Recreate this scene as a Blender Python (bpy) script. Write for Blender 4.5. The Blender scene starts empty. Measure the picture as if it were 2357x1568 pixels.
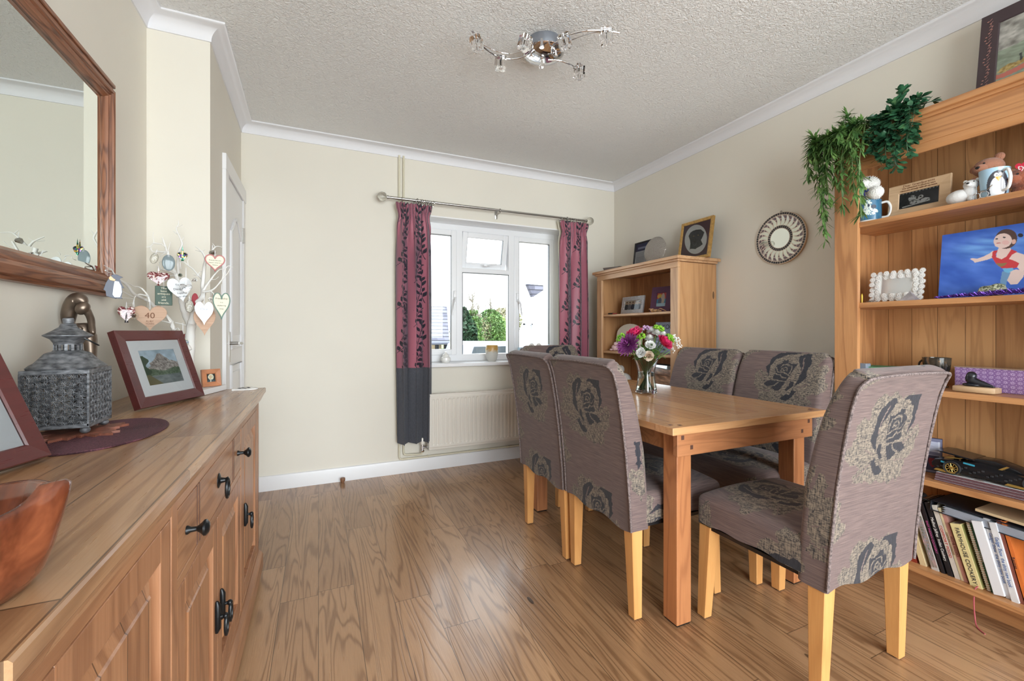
import bpy, bmesh, math, random
import numpy as np
from mathutils import Vector, Matrix, Euler

C = bpy.context.scene
COL = C.collection
PI = math.pi
random.seed(7)

# ---------------------------------------------------------------- camera
FPX, YAW, HY, CAMH = 997.5, math.radians(24.066), 762.0, 1.12
cam = bpy.data.cameras.new('camera'); camo = bpy.data.objects.new('camera', cam); COL.objects.link(camo)
cam.sensor_width = 36; cam.lens = FPX / 2357 * 36; cam.clip_start = 0.02; cam.clip_end = 400
cam.shift_y = -(784 - HY) / 2357
camo.location = (0, 0, CAMH); camo.rotation_euler = (PI / 2, 0, -YAW)
C.camera = camo

# ---------------------------------------------------------------- world, light, exposure
W = bpy.data.worlds.new('sky'); C.world = W; W.use_nodes = True
wn = W.node_tree; wn.nodes.clear()
wo = wn.nodes.new('ShaderNodeOutputWorld'); wb = wn.nodes.new('ShaderNodeBackground')
wb.inputs['Color'].default_value = (0.86, 0.93, 1.0, 1); wb.inputs['Strength'].default_value = 4.0
wn.links.new(wb.outputs[0], wo.inputs[0])
C.view_settings.view_transform = 'Standard'; C.view_settings.look = 'None'
C.view_settings.gamma = 1; C.view_settings.use_curve_mapping = False
C.view_settings.exposure = 0.58
C.cycles.use_denoising = True
C.cycles.max_bounces = 10; C.cycles.diffuse_bounces = 5; C.cycles.transmission_bounces = 8
C.cycles.sample_clamp_indirect = 6; C.cycles.caustics_refractive = False; C.cycles.caustics_reflective = False
C.cycles.blur_glossy = 0.5

def light(name, kind, loc, rot, energy, color=(1, 1, 1), **k):
    l = bpy.data.lights.new(name, kind); l.energy = energy; l.color = color
    for a, b in k.items(): setattr(l, a, b)
    o = bpy.data.objects.new(name, l); COL.objects.link(o); o.location = loc; o.rotation_euler = rot
    return o
sun = light('sun', 'SUN', (-3, -8, 12), (math.radians(30), 0, math.radians(-12)), 2.2, (1, .95, .87), angle=math.radians(1.5))
# sky portal in the window; added area lamp outside the patio doors fills the room
p1 = light('window_daylight', 'AREA', (1.38, 3.80, 1.46), (PI / 2, 0, PI), 100, shape='RECTANGLE', size=1.5, size_y=1.2)
p1.rotation_euler = (-PI / 2, 0, 0); p1.data.cycles.is_portal = True
p2 = light('patio_daylight_fill', 'AREA', (0.97, -1.86, 1.2), (PI / 2, 0, 0), 122, (.94, .97, 1.0), shape='RECTANGLE', size=3.05, size_y=2.25)

# ---------------------------------------------------------------- helpers
def srgb(r, g=None, b=None):
    if g is None: r, g, b = r
    f = lambda c: (c / 255) / 12.92 if c / 255 <= 0.04045 else ((c / 255 + 0.055) / 1.055) ** 2.4
    return (f(r), f(g), f(b), 1)
def lin(a):
    a = np.asarray(a, dtype=float) / 255.0
    return np.where(a <= .04045, a / 12.92, ((a + .055) / 1.055) ** 2.4)

# world point seen at photo pixel (u, v) on a known real plane
_s, _c = math.sin(YAW), math.cos(YAW)
def _ray(u): k = (u - 1178.5) / FPX; return (_s + k * _c, _c - k * _s)
def aX(u, v, X): r = _ray(u); d = X / r[0]; return Vector((X, r[1] * d, CAMH - (v - HY) * d / FPX))
def aY(u, v, Y): r = _ray(u); d = Y / r[1]; return Vector((r[0] * d, Y, CAMH - (v - HY) * d / FPX))
def aZ(u, v, Z): r = _ray(u); d = (CAMH - Z) * FPX / (v - HY); return Vector((r[0] * d, r[1] * d, Z))

MW = {}
def thing(name, label, cat, loc=(0, 0, 0), rot=0, group=None):
    o = bpy.data.objects.new(name, None); COL.objects.link(o); o.empty_display_size = .05
    o.location = loc
    e = rot if isinstance(rot, (tuple, list)) else (0, 0, rot)
    o.rotation_euler = e
    MW[o.name] = Matrix.Translation(Vector(loc)) @ Euler(e).to_matrix().to_4x4()
    o['label'] = label; o['category'] = cat
    if group: o['group'] = group
    return o
def tag(o, label=None, cat=None, group=None, kind=None):
    if label: o['label'] = label
    if cat: o['category'] = cat
    if group: o['group'] = group
    if kind: o['kind'] = kind
    return o
def copy_tree(o, parent=None):
    c = o.copy(); COL.objects.link(c); c.parent = parent
    for ch in list(o.children): copy_tree(ch, c)
    return c

class MB:
    def __init__(s): s.b = bmesh.new()
    def box(s, a, b, bev=0, seg=2, m=None):
        a = Vector(a); b = Vector(b)
        r = bmesh.ops.create_cube(s.b, size=1)
        vs = r['verts']
        for v in vs:
            v.co = Vector(((a[i] + b[i]) / 2 + v.co[i] * abs(b[i] - a[i]) for i in range(3)))
        if bev > 0:
            es = list({e for v in vs for e in v.link_edges})
            rb = bmesh.ops.bevel(s.b, geom=es, offset=bev, segments=seg, affect='EDGES', profile=.5)
            vs = list({v for f in rb['faces'] for v in f.verts} | {v for v in vs if v.is_valid})
        if m is not None: bmesh.ops.transform(s.b, matrix=m, verts=vs)
        return vs
    def quad(s, *p):
        vs = [s.b.verts.new(q) for q in p]; s.b.faces.new(vs); return vs
    def prism(s, pts, axis, lo, hi, bev=0):
        # pts: 2-D outline; axis: extrusion axis index; other two axes in order
        o = [i for i in range(3) if i != axis]
        def mk(p, h):
            v = [0, 0, 0]; v[o[0]] = p[0]; v[o[1]] = p[1]; v[axis] = h; return v
        A = [s.b.verts.new(mk(p, lo)) for p in pts]; B = [s.b.verts.new(mk(p, hi)) for p in pts]
        n = len(pts); fs = [s.b.faces.new(A), s.b.faces.new(B[::-1])]
        for i in range(n): fs.append(s.b.faces.new((A[i], B[i], B[(i + 1) % n], A[(i + 1) % n])))
        if bev:
            es = [e for f in fs[:2] for e in f.edges]
            bmesh.ops.bevel(s.b, geom=es, offset=bev, segments=2, affect='EDGES', profile=.5)
        return A + B
    def tube(s, pts, r, n=8, cap=True):
        pts = [Vector(p) for p in pts]; N = len(pts)
        rs = r if isinstance(r, (list, tuple)) else [r] * N
        rings = []; up = None
        for i, p in enumerate(pts):
            t = (pts[min(i + 1, N - 1)] - pts[max(i - 1, 0)])
            if t.length < 1e-9: t = Vector((0, 0, 1))
            t.normalize()
            if up is None:
                up = Vector((0, 0, 1)) if abs(t.z) < .9 else Vector((1, 0, 0))
            a = t.cross(up)
            if a.length < 1e-6: a = t.cross(Vector((1, .3, 0)))
            a.normalize(); b2 = a.cross(t).normalized(); up = b2
            rings.append([s.b.verts.new(p + (a * math.cos(2 * PI * k / n) + b2 * math.sin(2 * PI * k / n)) * rs[i]) for k in range(n)])
        for i in range(N - 1):
            for k in range(n):
                s.b.faces.new((rings[i][k], rings[i][(k + 1) % n], rings[i + 1][(k + 1) % n], rings[i + 1][k]))
        if cap:
            s.b.faces.new(rings[0][::-1]); s.b.faces.new(rings[-1])
        return [v for R in rings for v in R]
    def lathe(s, prof, n=32, c=(0, 0, 0), sx=1, sy=1, m=None, close=True):
        rings = []; c = Vector(c)
        for r, z in prof:
            if r < 1e-5: rings.append([s.b.verts.new(c + Vector((0, 0, z)))])
            else: rings.append([s.b.verts.new(c + Vector((r * sx * math.cos(2 * PI * k / n), r * sy * math.sin(2 * PI * k / n), z))) for k in range(n)])
        for i in range(len(rings) - 1):
            A, B = rings[i], rings[i + 1]
            for k in range(n):
                k2 = (k + 1) % n
                if len(A) == 1 and len(B) == 1: break
                if len(A) == 1: s.b.faces.new((A[0], B[k2], B[k]))
                elif len(B) == 1: s.b.faces.new((A[k], A[k2], B[0]))
                else: s.b.faces.new((A[k], A[k2], B[k2], B[k]))
        if close:
            if len(rings[0]) > 1: s.b.faces.new(rings[0][::-1])
            if len(rings[-1]) > 1: s.b.faces.new(rings[-1])
        vs = [v for R in rings for v in R]
        if m is not None: bmesh.ops.transform(s.b, matrix=m, verts=vs)
        return vs
    def ball(s, c, r, sc=(1, 1, 1), u=16, v=10, rot=None):
        m = Matrix.Translation(c) @ (Euler(rot).to_matrix().to_4x4() if rot else Matrix.Identity(4)) @ Matrix.Diagonal((sc[0] * r, sc[1] * r, sc[2] * r, 1))
        return bmesh.ops.create_uvsphere(s.b, u_segments=u, v_segments=v, radius=1, matrix=m)['verts']
    def torus(s, c, R, r, m=None, n=24, k=8, arc=2 * PI):
        c = Vector(c); full = abs(arc - 2 * PI) < 1e-6
        cnt = n if full else n + 1
        rg = []
        for i in range(cnt):
            a = arc * i / n
            rg.append([s.b.verts.new(Vector(((R + r * math.cos(2 * PI * j / k)) * math.cos(a), (R + r * math.cos(2 * PI * j / k)) * math.sin(a), r * math.sin(2 * PI * j / k)))) for j in range(k)])
        for i in range(n if full else n):
            A, B = rg[i], rg[(i + 1) % cnt] if full else rg[i + 1]
            for j in range(k): s.b.faces.new((A[j], B[j], B[(j + 1) % k], A[(j + 1) % k]))
        vs = [v for q in rg for v in q]
        mm = Matrix.Translation(c) @ (m if m is not None else Matrix.Identity(4))
        bmesh.ops.transform(s.b, matrix=mm, verts=vs); return vs
    def build(s, name, mat, parent=None, world=True, smooth=False, angle=35, label=None):
        me = bpy.data.meshes.new(name)
        if parent is not None and world:
            M = MW[parent.name] if parent.name in MW else Matrix.Identity(4)
            bmesh.ops.transform(s.b, matrix=M.inverted(), verts=s.b.verts[:])
        bmesh.ops.recalc_face_normals(s.b, faces=s.b.faces[:])
        if smooth:
            for f in s.b.faces: f.smooth = True
            ca = math.cos(math.radians(angle))
            for e in s.b.edges:
                if len(e.link_faces) == 2 and e.link_faces[0].normal.dot(e.link_faces[1].normal) < ca: e.smooth = False
        s.b.to_mesh(me); s.b.free()
        o = bpy.data.objects.new(name, me); COL.objects.link(o)
        for mt in (mat if isinstance(mat, (list, tuple)) else [mat]): me.materials.append(mt)
        if parent is not None: link(o, parent)
        if label: o['label'] = label
        return o
def link(o, parent):
    o.parent = parent
    root = parent
    if o.name not in MW: MW[o.name] = MW.get(parent.name, Matrix.Identity(4))
def one(name, mb, mat, label, cat, group=None, smooth=False, angle=35):
    o = mb.build(name, mat, None, smooth=smooth, angle=angle); return tag(o, label, cat, group)
def structure(name, mb, mat, parent=None, smooth=False):
    o = mb.build(name, mat, parent, smooth=smooth)
    if parent is None: o['kind'] = 'structure'
    return o
def np_mesh(name, V, F, mat, parent=None, cols=None, attr='Col', smooth=True, world=True, extra=None):
    V = np.asarray(V, dtype=float)
    if parent is not None and world:
        M = np.array(MW[parent.name].inverted()); V = V @ M[:3, :3].T + M[:3, 3]
    me = bpy.data.meshes.new(name); me.from_pydata(V.tolist(), [], F.tolist() if hasattr(F, 'tolist') else F)
    if cols is not None:
        ca = me.color_attributes.new(attr, 'FLOAT_COLOR', 'POINT')
        c4 = np.ones((len(V), 4)); c4[:, :cols.shape[1]] = cols
        ca.data.foreach_set('color', c4.ravel())
    if smooth: me.polygons.foreach_set('use_smooth', [True] * len(me.polygons))
    me.materials.append(mat); me.update()
    o = bpy.data.objects.new(name, me); COL.objects.link(o)
    if parent is not None: link(o, parent)
    return o
def grid_faces(nu, nv, wrap=False):
    i, j = np.meshgrid(np.arange(nu if wrap else nu - 1), np.arange(nv - 1), indexing='ij')
    i2 = (i + 1) % nu
    return np.stack([i * nv + j, i2 * nv + j, i2 * nv + j + 1, i * nv + j + 1], -1).reshape(-1, 4)
def frame_matrix(origin, xdir, ydir):
    x = Vector(xdir).normalized(); y = Vector(ydir).normalized(); z = x.cross(y).normalized(); y = z.cross(x)
    m = Matrix((x, y, z)).transposed().to_4x4(); m.translation = Vector(origin); return m
# numpy value noise
def vnoise(x, y, seed=0, oct=1):
    t = 0; a = 1; tot = 0
    for o in range(oct):
        xi = np.floor(x).astype(int); yi = np.floor(y).astype(int); fx = x - xi; fy = y - yi
        fx = fx * fx * (3 - 2 * fx); fy = fy * fy * (3 - 2 * fy)
        h = lambda a_, b_: (np.abs(np.sin(a_ * 127.1 + b_ * 311.7 + (seed + o) * 74.7) * 43758.5453) % 1.0)
        v = (h(xi, yi) * (1 - fx) + h(xi + 1, yi) * fx) * (1 - fy) + (h(xi, yi + 1) * (1 - fx) + h(xi + 1, yi + 1) * fx) * fy
        t = t + v * a; tot += a; a *= .5; x = x * 2.03; y = y * 2.03
    return t / tot
def inpoly(x, y, P):
    P = np.asarray(P, dtype=float); r = np.zeros(np.shape(x), bool); n = len(P)
    for i in range(n):
        x1, y1 = P[i]; x2, y2 = P[(i + 1) % n]
        if y1 == y2: continue
        c = ((y1 > y) != (y2 > y)) & (x < (x2 - x1) * (y - y1) / (y2 - y1) + x1); r ^= c
    return r
def instroke(x, y, L, w):
    r = np.zeros(np.shape(x), bool)
    for (x1, y1), (x2, y2) in zip(L[:-1], L[1:]):
        dx, dy = x2 - x1, y2 - y1; q = dx * dx + dy * dy + 1e-12
        t = np.clip(((x - x1) * dx + (y - y1) * dy) / q, 0, 1)
        r |= (x - x1 - t * dx) ** 2 + (y - y1 - t * dy) ** 2 < w * w
    return r
def inell(x, y, cx, cy, rx, ry, a=0):
    ca, sa = math.cos(a), math.sin(a); dx = x - cx; dy = y - cy
    return ((dx * ca + dy * sa) / rx) ** 2 + ((-dx * sa + dy * ca) / ry) ** 2 < 1
def text(parent, s, M, size, mat, name='lettering', ext=.0004, align='CENTER', xs=1.0, label=None):
    cu = bpy.data.curves.new(name, 'FONT'); cu.body = s; cu.size = size; cu.extrude = ext
    cu.align_x = align; cu.align_y = 'CENTER'; cu.materials.append(mat); cu.resolution_u = 3
    tmp = bpy.data.objects.new(name, cu); COL.objects.link(tmp)
    me = bpy.data.meshes.new_from_object(tmp); bpy.data.objects.remove(tmp); bpy.data.curves.remove(cu)
    me.name = name; me.materials.clear(); me.materials.append(mat)
    o = bpy.data.objects.new(name, me); COL.objects.link(o)
    Mp = MW[parent.name].inverted() @ M @ Matrix.Diagonal((xs, 1, 1, 1))
    link(o, parent); o.matrix_local = Mp
    return o
# ---------------------------------------------------------------- materials (all node based)
class NT:
    def __init__(s, name, rough=.5, base=(.5, .5, .5, 1), metal=0, spec=.5):
        s.m = bpy.data.materials.new(name); s.m.use_nodes = True; s.t = s.m.node_tree
        s.p = s.t.nodes['Principled BSDF']
        s.set('Base Color', base); s.set('Roughness', rough); s.set('Metallic', metal); s.set('Specular IOR Level', spec)
    def set(s, k, v):
        if hasattr(v, 'links') or isinstance(v, bpy.types.NodeSocket): s.t.links.new(v, s.p.inputs[k])
        else: s.p.inputs[k].default_value = v
        return s
    def inp(s, n, k, v):
        if v is None: return
        if isinstance(v, bpy.types.NodeSocket): s.t.links.new(v, n.inputs[k])
        else: n.inputs[k].default_value = v
    def coord(s, k='Object'): return s.t.nodes.new('ShaderNodeTexCoord').outputs[k]
    def attr(s, name, out='Color'):
        n = s.t.nodes.new('ShaderNodeAttribute'); n.attribute_name = name; return n.outputs[out]
    def sep(s, v):
        n = s.t.nodes.new('ShaderNodeSeparateXYZ'); s.inp(n, 0, v); return n.outputs
    def comb(s, x, y, z):
        n = s.t.nodes.new('ShaderNodeCombineXYZ'); s.inp(n, 0, x); s.inp(n, 1, y); s.inp(n, 2, z); return n.outputs[0]
    def math(s, op, a, b=None, c=None, clamp=False):
        n = s.t.nodes.new('ShaderNodeMath'); n.operation = op; n.use_clamp = clamp
        s.inp(n, 0, a); s.inp(n, 1, b); s.inp(n, 2, c); return n.outputs[0]
    def noise(s, vec, scale=5, detail=2, rough=.5, dist=0, out=0):
        n = s.t.nodes.new('ShaderNodeTexNoise'); s.inp(n, 'Vector', vec); s.inp(n, 'Scale', scale); s.inp(n, 'Detail', detail)
        s.inp(n, 'Roughness', rough); s.inp(n, 'Distortion', dist); return n.outputs[out]
    def voro(s, vec, scale, feat='F1', out='Distance'):
        n = s.t.nodes.new('ShaderNodeTexVoronoi'); n.feature = feat; s.inp(n, 'Vector', vec); s.inp(n, 'Scale', scale); return n.outputs[out]
    def white(s, v):
        n = s.t.nodes.new('ShaderNodeTexWhiteNoise'); n.noise_dimensions = '1D'; s.inp(n, 'W', v); return n.outputs['Value']
    def ramp(s, f, stops, interp='LINEAR'):
        n = s.t.nodes.new('ShaderNodeValToRGB'); n.color_ramp.interpolation = interp; e = n.color_ramp.elements
        while len(e) < len(stops): e.new(.5)
        for i, (p, c) in enumerate(stops):
            e[i].position = p; e[i].color = c if len(c) == 4 else (*c, 1)
        s.inp(n, 0, f); return n.outputs[0]
    def mix(s, f, a, b, mode='MIX'):
        n = s.t.nodes.new('ShaderNodeMix'); n.data_type = 'RGBA'; n.blend_type = mode
        s.inp(n, 'Factor', f); s.inp(n, 6, a); s.inp(n, 7, b); return n.outputs[2]
    def vscale(s, v, sc, add=None):
        n = s.t.nodes.new('ShaderNodeMapping'); s.inp(n, 'Vector', v); n.inputs['Scale'].default_value = sc
        if add is not None: s.inp(n, 'Location', add)
        return n.outputs[0]
    def bump(s, h, strength=.2, dist=.01):
        n = s.t.nodes.new('ShaderNodeBump'); s.inp(n, 'Height', h); n.inputs['Strength'].default_value = strength; n.inputs['Distance'].default_value = dist
        s.t.links.new(n.outputs[0], s.p.inputs['Normal']); return s
MATS = {}
def plain(name, rgb, rough=.5, metal=0, spec=.5, bump=None, var=0, **k):
    if name in MATS: return MATS[name]
    n = NT(name, rough, srgb(rgb), metal, spec)
    if var:
        f = n.noise(n.coord(), k.get('vs', 30), 4)
        c0 = srgb([max(0, x * (1 - var)) for x in rgb]); c1 = srgb([min(255, x * (1 + var)) for x in rgb])
        n.set('Base Color', n.ramp(f, [(.3, c0), (.7, c1)]))
    if bump: n.bump(n.noise(n.coord(), bump[0], 3), bump[1], bump[2])
    if 'coat' in k: n.set('Coat Weight', k['coat']); n.set('Coat Roughness', .08)
    if 'sheen' in k: n.set('Sheen Weight', k['sheen'])
    if 'trans' in k: n.set('Transmission Weight', k['trans']); n.set('IOR', k.get('ior', 1.45))
    if 'emit' in k: n.set('Emission Color', srgb(rgb)); n.set('Emission Strength', k['emit'])
    MATS[name] = n.m; return n.m

def wood(name, light, dark, axis=2, rough=.4, plank=None, ring=14, rs=1.0, contrast=1.0, coat=0, pw=3.0, knots=True, pvar=.35, seed=0, bump=.12, lenp=1.3):
    """oak: light/dark sRGB; axis = grain direction; plank = (across axis, width) splits the surface into boards"""
    if name in MATS: return MATS[name]
    n = NT(name, rough)
    x = n.sep(n.coord()); across = [i for i in range(3) if i != axis]
    A = x[axis]; rid = None
    if plank:
        w = plank[1]; row = n.math('FLOOR', n.math('DIVIDE', x[plank[0]], w)); r1 = n.white(n.math('ADD', row, .37 + seed))
        if lenp:
            yy = n.math('ADD', n.math('DIVIDE', A, lenp), n.math('MULTIPLY', r1, 7)); col = n.math('FLOOR', yy)
            rid = n.white(n.math('ADD', n.math('MULTIPLY', row, 13.71), n.math('MULTIPLY', col, 3.17)))
        else: rid = r1
    off = n.math('MULTIPLY', rid, 37) if rid is not None else seed * 3.3
    vx = n.comb(n.math('ADD', n.math('MULTIPLY', A, .55 * rs), off), n.math('MULTIPLY', x[across[0]], 7 * rs), n.math('MULTIPLY', x[across[1]], 7 * rs))
    base = n.noise(vx, 1.3, 2, .45, .6)
    wig = n.noise(n.vscale(vx, (8, 6, 6)), 1.0, 2)
    rr = n.math('SINE', n.math('ADD', n.math('MULTIPLY', base, ring * 6.283), n.math('MULTIPLY', wig, 2.2)))
    lines = n.math('POWER', n.math('MULTIPLY_ADD', rr, .5, .5), pw)
    fv = n.comb(n.math('ADD', n.math('MULTIPLY', A, 9), off), n.math('MULTIPLY', x[across[0]], 260), n.math('MULTIPLY', x[across[1]], 260))
    fine = n.noise(fv, 1, 3, .6)
    f = n.math('ADD', n.math('MULTIPLY', lines, .34 * contrast), n.math('MULTIPLY_ADD', fine, .42, .04))
    if rid is not None: f = n.math('ADD', f, n.math('MULTIPLY', n.math('SUBTRACT', rid, .5), pvar))
    mid = [(a + b) / 2 for a, b in zip(light, dark)]
    colr = n.ramp(f, [(.12, srgb(light)), (.5, srgb(mid)), (.95, srgb(dark))])
    big = n.noise(n.vscale(vx, (2, .6, .6)), 1.0, 2)
    colr = n.mix(n.math('MULTIPLY', big, .22), colr, srgb([c * .8 for c in mid]))
    if knots:
        kv = n.comb(n.math('ADD', n.math('MULTIPLY', A, 1.6), off), n.math('MULTIPLY', x[across[0]], 5), n.math('MULTIPLY', x[across[1]], 5))
        kd = n.voro(kv, 1.0)
        km = n.math('LESS_THAN', kd, .045)
        colr = n.mix(n.math('MULTIPLY', km, .75), colr, srgb([c * .35 for c in dark]))
    h = n.math('MULTIPLY', f, -1)
    if plank:
        e = n.math('ABSOLUTE', n.math('SUBTRACT', n.math('FRACT', n.math('DIVIDE', x[plank[0]], plank[1])), .5))
        j = n.math('GREATER_THAN', e, .5 - .0012 / plank[1])
        if lenp:
            e2 = n.math('ABSOLUTE', n.math('SUBTRACT', n.math('FRACT', yy), .5)); j = n.math('MAXIMUM', j, n.math('GREATER_THAN', e2, .5 - .0013 / lenp))
        colr = n.mix(n.math('MULTIPLY', j, .7), colr, srgb([c * .4 for c in dark]))
        h = n.math('SUBTRACT', h, n.math('MULTIPLY', j, 2))
    n.set('Base Color', colr)
    n.set('Roughness', n.math('MULTIPLY_ADD', fine, .16, rough - .08))
    n.bump(h, bump, .004)
    if coat: n.set('Coat Weight', coat); n.set('Coat Roughness', .12)
    MATS[name] = n.m; return n.m

def painted(name='painted_surface', rough=.55, coat=0, bump=None):
    """surface whose colours are printed / dyed on it (mesh colour attribute)"""
    if name in MATS: return MATS[name]
    n = NT(name, rough); n.set('Base Color', n.attr('Col'))
    if coat: n.set('Coat Weight', coat); n.set('Coat Roughness', .03)
    if bump: n.bump(n.noise(n.coord(), bump[0], 3), bump[1], .003)
    MATS[name] = n.m; return n.m

M = {}
n = NT('cream_wall_paint', .62, srgb(216, 214, 190), spec=.3)
f = n.noise(n.coord(), 1.3, 3); n.set('Base Color', n.ramp(f, [(.3, srgb(226, 221, 209)), (.7, srgb(220, 215, 204))]))
n.bump(n.noise(n.coord(), 160, 2), .05, .002); M['wall'] = n.m
n = NT('textured_white_ceiling', .8, srgb(234, 234, 234), spec=.25)
n.bump(n.noise(n.coord(), 62, 3, .6, 1.2), 1.0, .010); M['ceil'] = n.m
M['trim'] = plain('white_gloss_paint', (226, 226, 228), .28)
M['cove'] = plain('white_cornice_paint', (224, 224, 228), .6)
M['upvc'] = plain('white_upvc', (232, 233, 236), .22)
M['sill'] = plain('white_sill', (236, 236, 238), .25)
M['floor'] = wood('oak_floor_boards', (188, 148, 110), (106, 72, 46), 1, .30, (0, .1437), 15, 1.0, 1.0, .25, knots=True, pvar=.34, seed=3, bump=.22, lenp=1.25, pw=4.5)
TL, TD = (214, 164, 116), (160, 108, 68)
M['table_x'] = wood('table_oak_across', TL, TD, 0, .24, None, 8, 1, .45, .35, knots=False, seed=2, bump=.04)
M['table_y'] = wood('table_oak_long', TL, TD, 1, .24, (0, .125), 8, 1, .45, .35, knots=False, pvar=.2, seed=4, bump=.03, lenp=0)
M['table_z'] = wood('table_oak_upright', (196, 132, 86), (140, 84, 52), 2, .38, None, 8, 1, .8, coat=0, knots=False, seed=5)
M['apron_x'] = wood('table_apron_oak', (186, 126, 84), (134, 84, 54), 0, .38, None, 8, 1, .8, coat=0, knots=False, seed=6)
M['peg'] = plain('dark_walnut_peg', (86, 56, 44), .5)
SL, SD = (188, 148, 110), (124, 86, 58)
M['side_y'] = wood('sideboard_oak_long', SL, SD, 1, .3, (0, .115), 7, .9, 1.0, coat=.3, knots=True, pvar=.4, seed=7, bump=.1, lenp=.75)
M['side_ry'] = wood('sideboard_oak_rail', (182, 134, 96), (128, 84, 56), 1, .42, None, 8, 1, 1, coat=.1, knots=False, seed=8)
M['side_z'] = wood('sideboard_oak_upright', (184, 134, 96), (124, 80, 52), 2, .42, (1, .085), 6, 1, 1, coat=.1, knots=False, pvar=.3, seed=9, bump=.1, lenp=0)
M['side_zs'] = wood('sideboard_oak_stile', (178, 128, 92), (128, 84, 56), 2, .42, None, 6, 1, 1, coat=.1, knots=False, seed=10)
BL, BD = (205, 150, 100), (142, 92, 56)
M['book_y'] = wood('bookcase_oak_long', BL, BD, 1, .4, None, 8, 1, .9, coat=.1, knots=True, seed=11)
M['book_z'] = wood('bookcase_oak_upright', BL, BD, 2, .4, None, 7, 1, .9, coat=.1, knots=True, seed=12)
M['book_x'] = wood('bookcase_oak_deep', BL, BD, 0, .4, None, 7, 1, .9, coat=.1, knots=False, seed=13)
M['back_z'] = wood('bookcase_back_boards', (208, 160, 110), (150, 104, 66), 2, .45, (1, .094), 9, 1.1, .9, coat=0, knots=True, pvar=.5, seed=14, bump=.12, lenp=0)
M['sb_z'] = wood('small_bookcase_upright', (206, 158, 110), (150, 104, 66), 2, .4, None, 5, 1, .7, coat=.1, knots=True, seed=15)
M['sb_zf'] = wood('small_bookcase_front', (214, 172, 130), (160, 114, 78), 2, .4, None, 6, 1, .8, coat=.1, knots=False, seed=16)
M['sb_y'] = wood('small_bookcase_long', (214, 172, 130), (160, 114, 78), 1, .4, None, 6, 1, .8, coat=.1, knots=False, seed=17)
M['sb_b'] = wood('small_bookcase_back', (196, 142, 96), (138, 90, 56), 2, .45, None, 5, 1, .8, coat=0, knots=False, seed=18)
M['leg'] = wood('beech_chair_leg', (226, 168, 104), (186, 124, 68), 2, .35, None, 5, 1, .5, coat=.1, knots=False, seed=19, bump=.04)
M['pine'] = wood('waxed_pine_frame', (158, 104, 72), (84, 46, 28), 1, .38, None, 16, 1.5, 1.4, coat=.15, knots=True, seed=20)
M['pine_z'] = wood('waxed_pine_frame_side', (158, 104, 72), (84, 46, 28), 2, .38, None, 16, 1.5, 1.4, coat=.15, knots=True, seed=21)
M['chrome'] = plain('chrome', (225, 226, 230), .06, 1)
M['steel'] = plain('brushed_steel', (180, 178, 174), .28, 1)
M['satin'] = plain('satin_silver', (150, 155, 165), .35, .8)
M['iron'] = plain('black_cast_iron', (34, 36, 38), .3, .5)
M['dark'] = plain('dark_void', (22, 20, 20), .8)
n = NT('clear_glass', 0.0, (1, 1, 1, 1)); n.set('Transmission Weight', 1.0); n.set('IOR', 1.45); M['glass'] = n.m
# window glass: thin clear sheet
m = bpy.data.materials.new('window_glass'); m.use_nodes = True; t = m.node_tree; t.nodes.clear()
o_ = t.nodes.new('ShaderNodeOutputMaterial'); mx = t.nodes.new('ShaderNodeMixShader'); tr = t.nodes.new('ShaderNodeBsdfTransparent'); gl = t.nodes.new('ShaderNodeBsdfGlossy')
gl.inputs['Roughness'].default_value = .0; fr = t.nodes.new('ShaderNodeFresnel'); fr.inputs[0].default_value = 1.35
tr.inputs[0].default_value = (.97, .985, .98, 1)
t.links.new(fr.outputs[0], mx.inputs[0]); t.links.new(tr.outputs[0], mx.inputs[1]); t.links.new(gl.outputs[0], mx.inputs[2]); t.links.new(mx.outputs[0], o_.inputs[0])
M['pane'] = m
M['mirror'] = plain('mirror_silver', (232, 238, 234), .0, 1)
M['paint'] = painted('printed_paper', .6)
M['gloss_paint'] = painted('glazed_print', .35, .5)
M['white'] = plain('white_matt', (230, 230, 230), .5)
M['black'] = plain('black_plastic', (24, 24, 26), .35)
M['cherry'] = wood('cherry_frame_wood', (92, 42, 40), (62, 28, 28), 0, .3, None, 5, 1, .4, coat=.3, knots=False, seed=22, bump=.02)
M['ink'] = plain('dark_ink', (40, 40, 48), .7)
M['brown_ink'] = plain('brown_ink', (110, 66, 40), .7)
# ---------------------------------------------------------------- room shell
XL, XR, YB, YN, ZC = -.706, 2.65, 3.475, -1.7, 2.552
BX0, BY, BX1 = -.467, 2.45, -.485       # projecting wall beside the sideboard: face at Y=BY, door wall from X=BX0 to BX1
WX0, WX1, WZ0, WZ1, WD = .627, 2.132, .855, 2.056, 3.66
b = MB(); b.box((XL - .6, YN - .4, -.12), (XR + .3, YB + .35, 0)); structure('floor', b, M['floor'])
b = MB(); b.box((XL - .6, YN - .4, ZC), (XR + .3, YB + .35, ZC + .15)); structure('ceiling', b, M['ceil'])
b = MB()
T = YB + .30
b.box((XL - .5, YB, 0), (WX0, T, ZC)); b.box((WX1, YB, 0), (XR + .2, T, ZC))
b.box((WX0, YB, 0), (WX1, T, WZ0 - .02)); b.box((WX0, YB, WZ1), (WX1, T, ZC))
structure('wall_back', b, M['wall'])
b = MB(); b.box((XR, YN - .2, 0), (XR + .2, YB, ZC)); structure('wall_right', b, M['wall'])
b = MB(); b.box((XL - .3, YN - .2, 0), (XL, BY, ZC)); structure('wall_left', b, M['wall'])
b = MB(); DY0, DY1, DZ = 2.85, 3.40, 1.995
def wx(y): return BX0 + (BX1 - BX0) * (y - BY) / (YB - BY)
b.prism([(XL - .3, BY), (BX0, BY), (wx(DY0), DY0), (XL - .3, DY0)], 2, 0, ZC)
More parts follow.
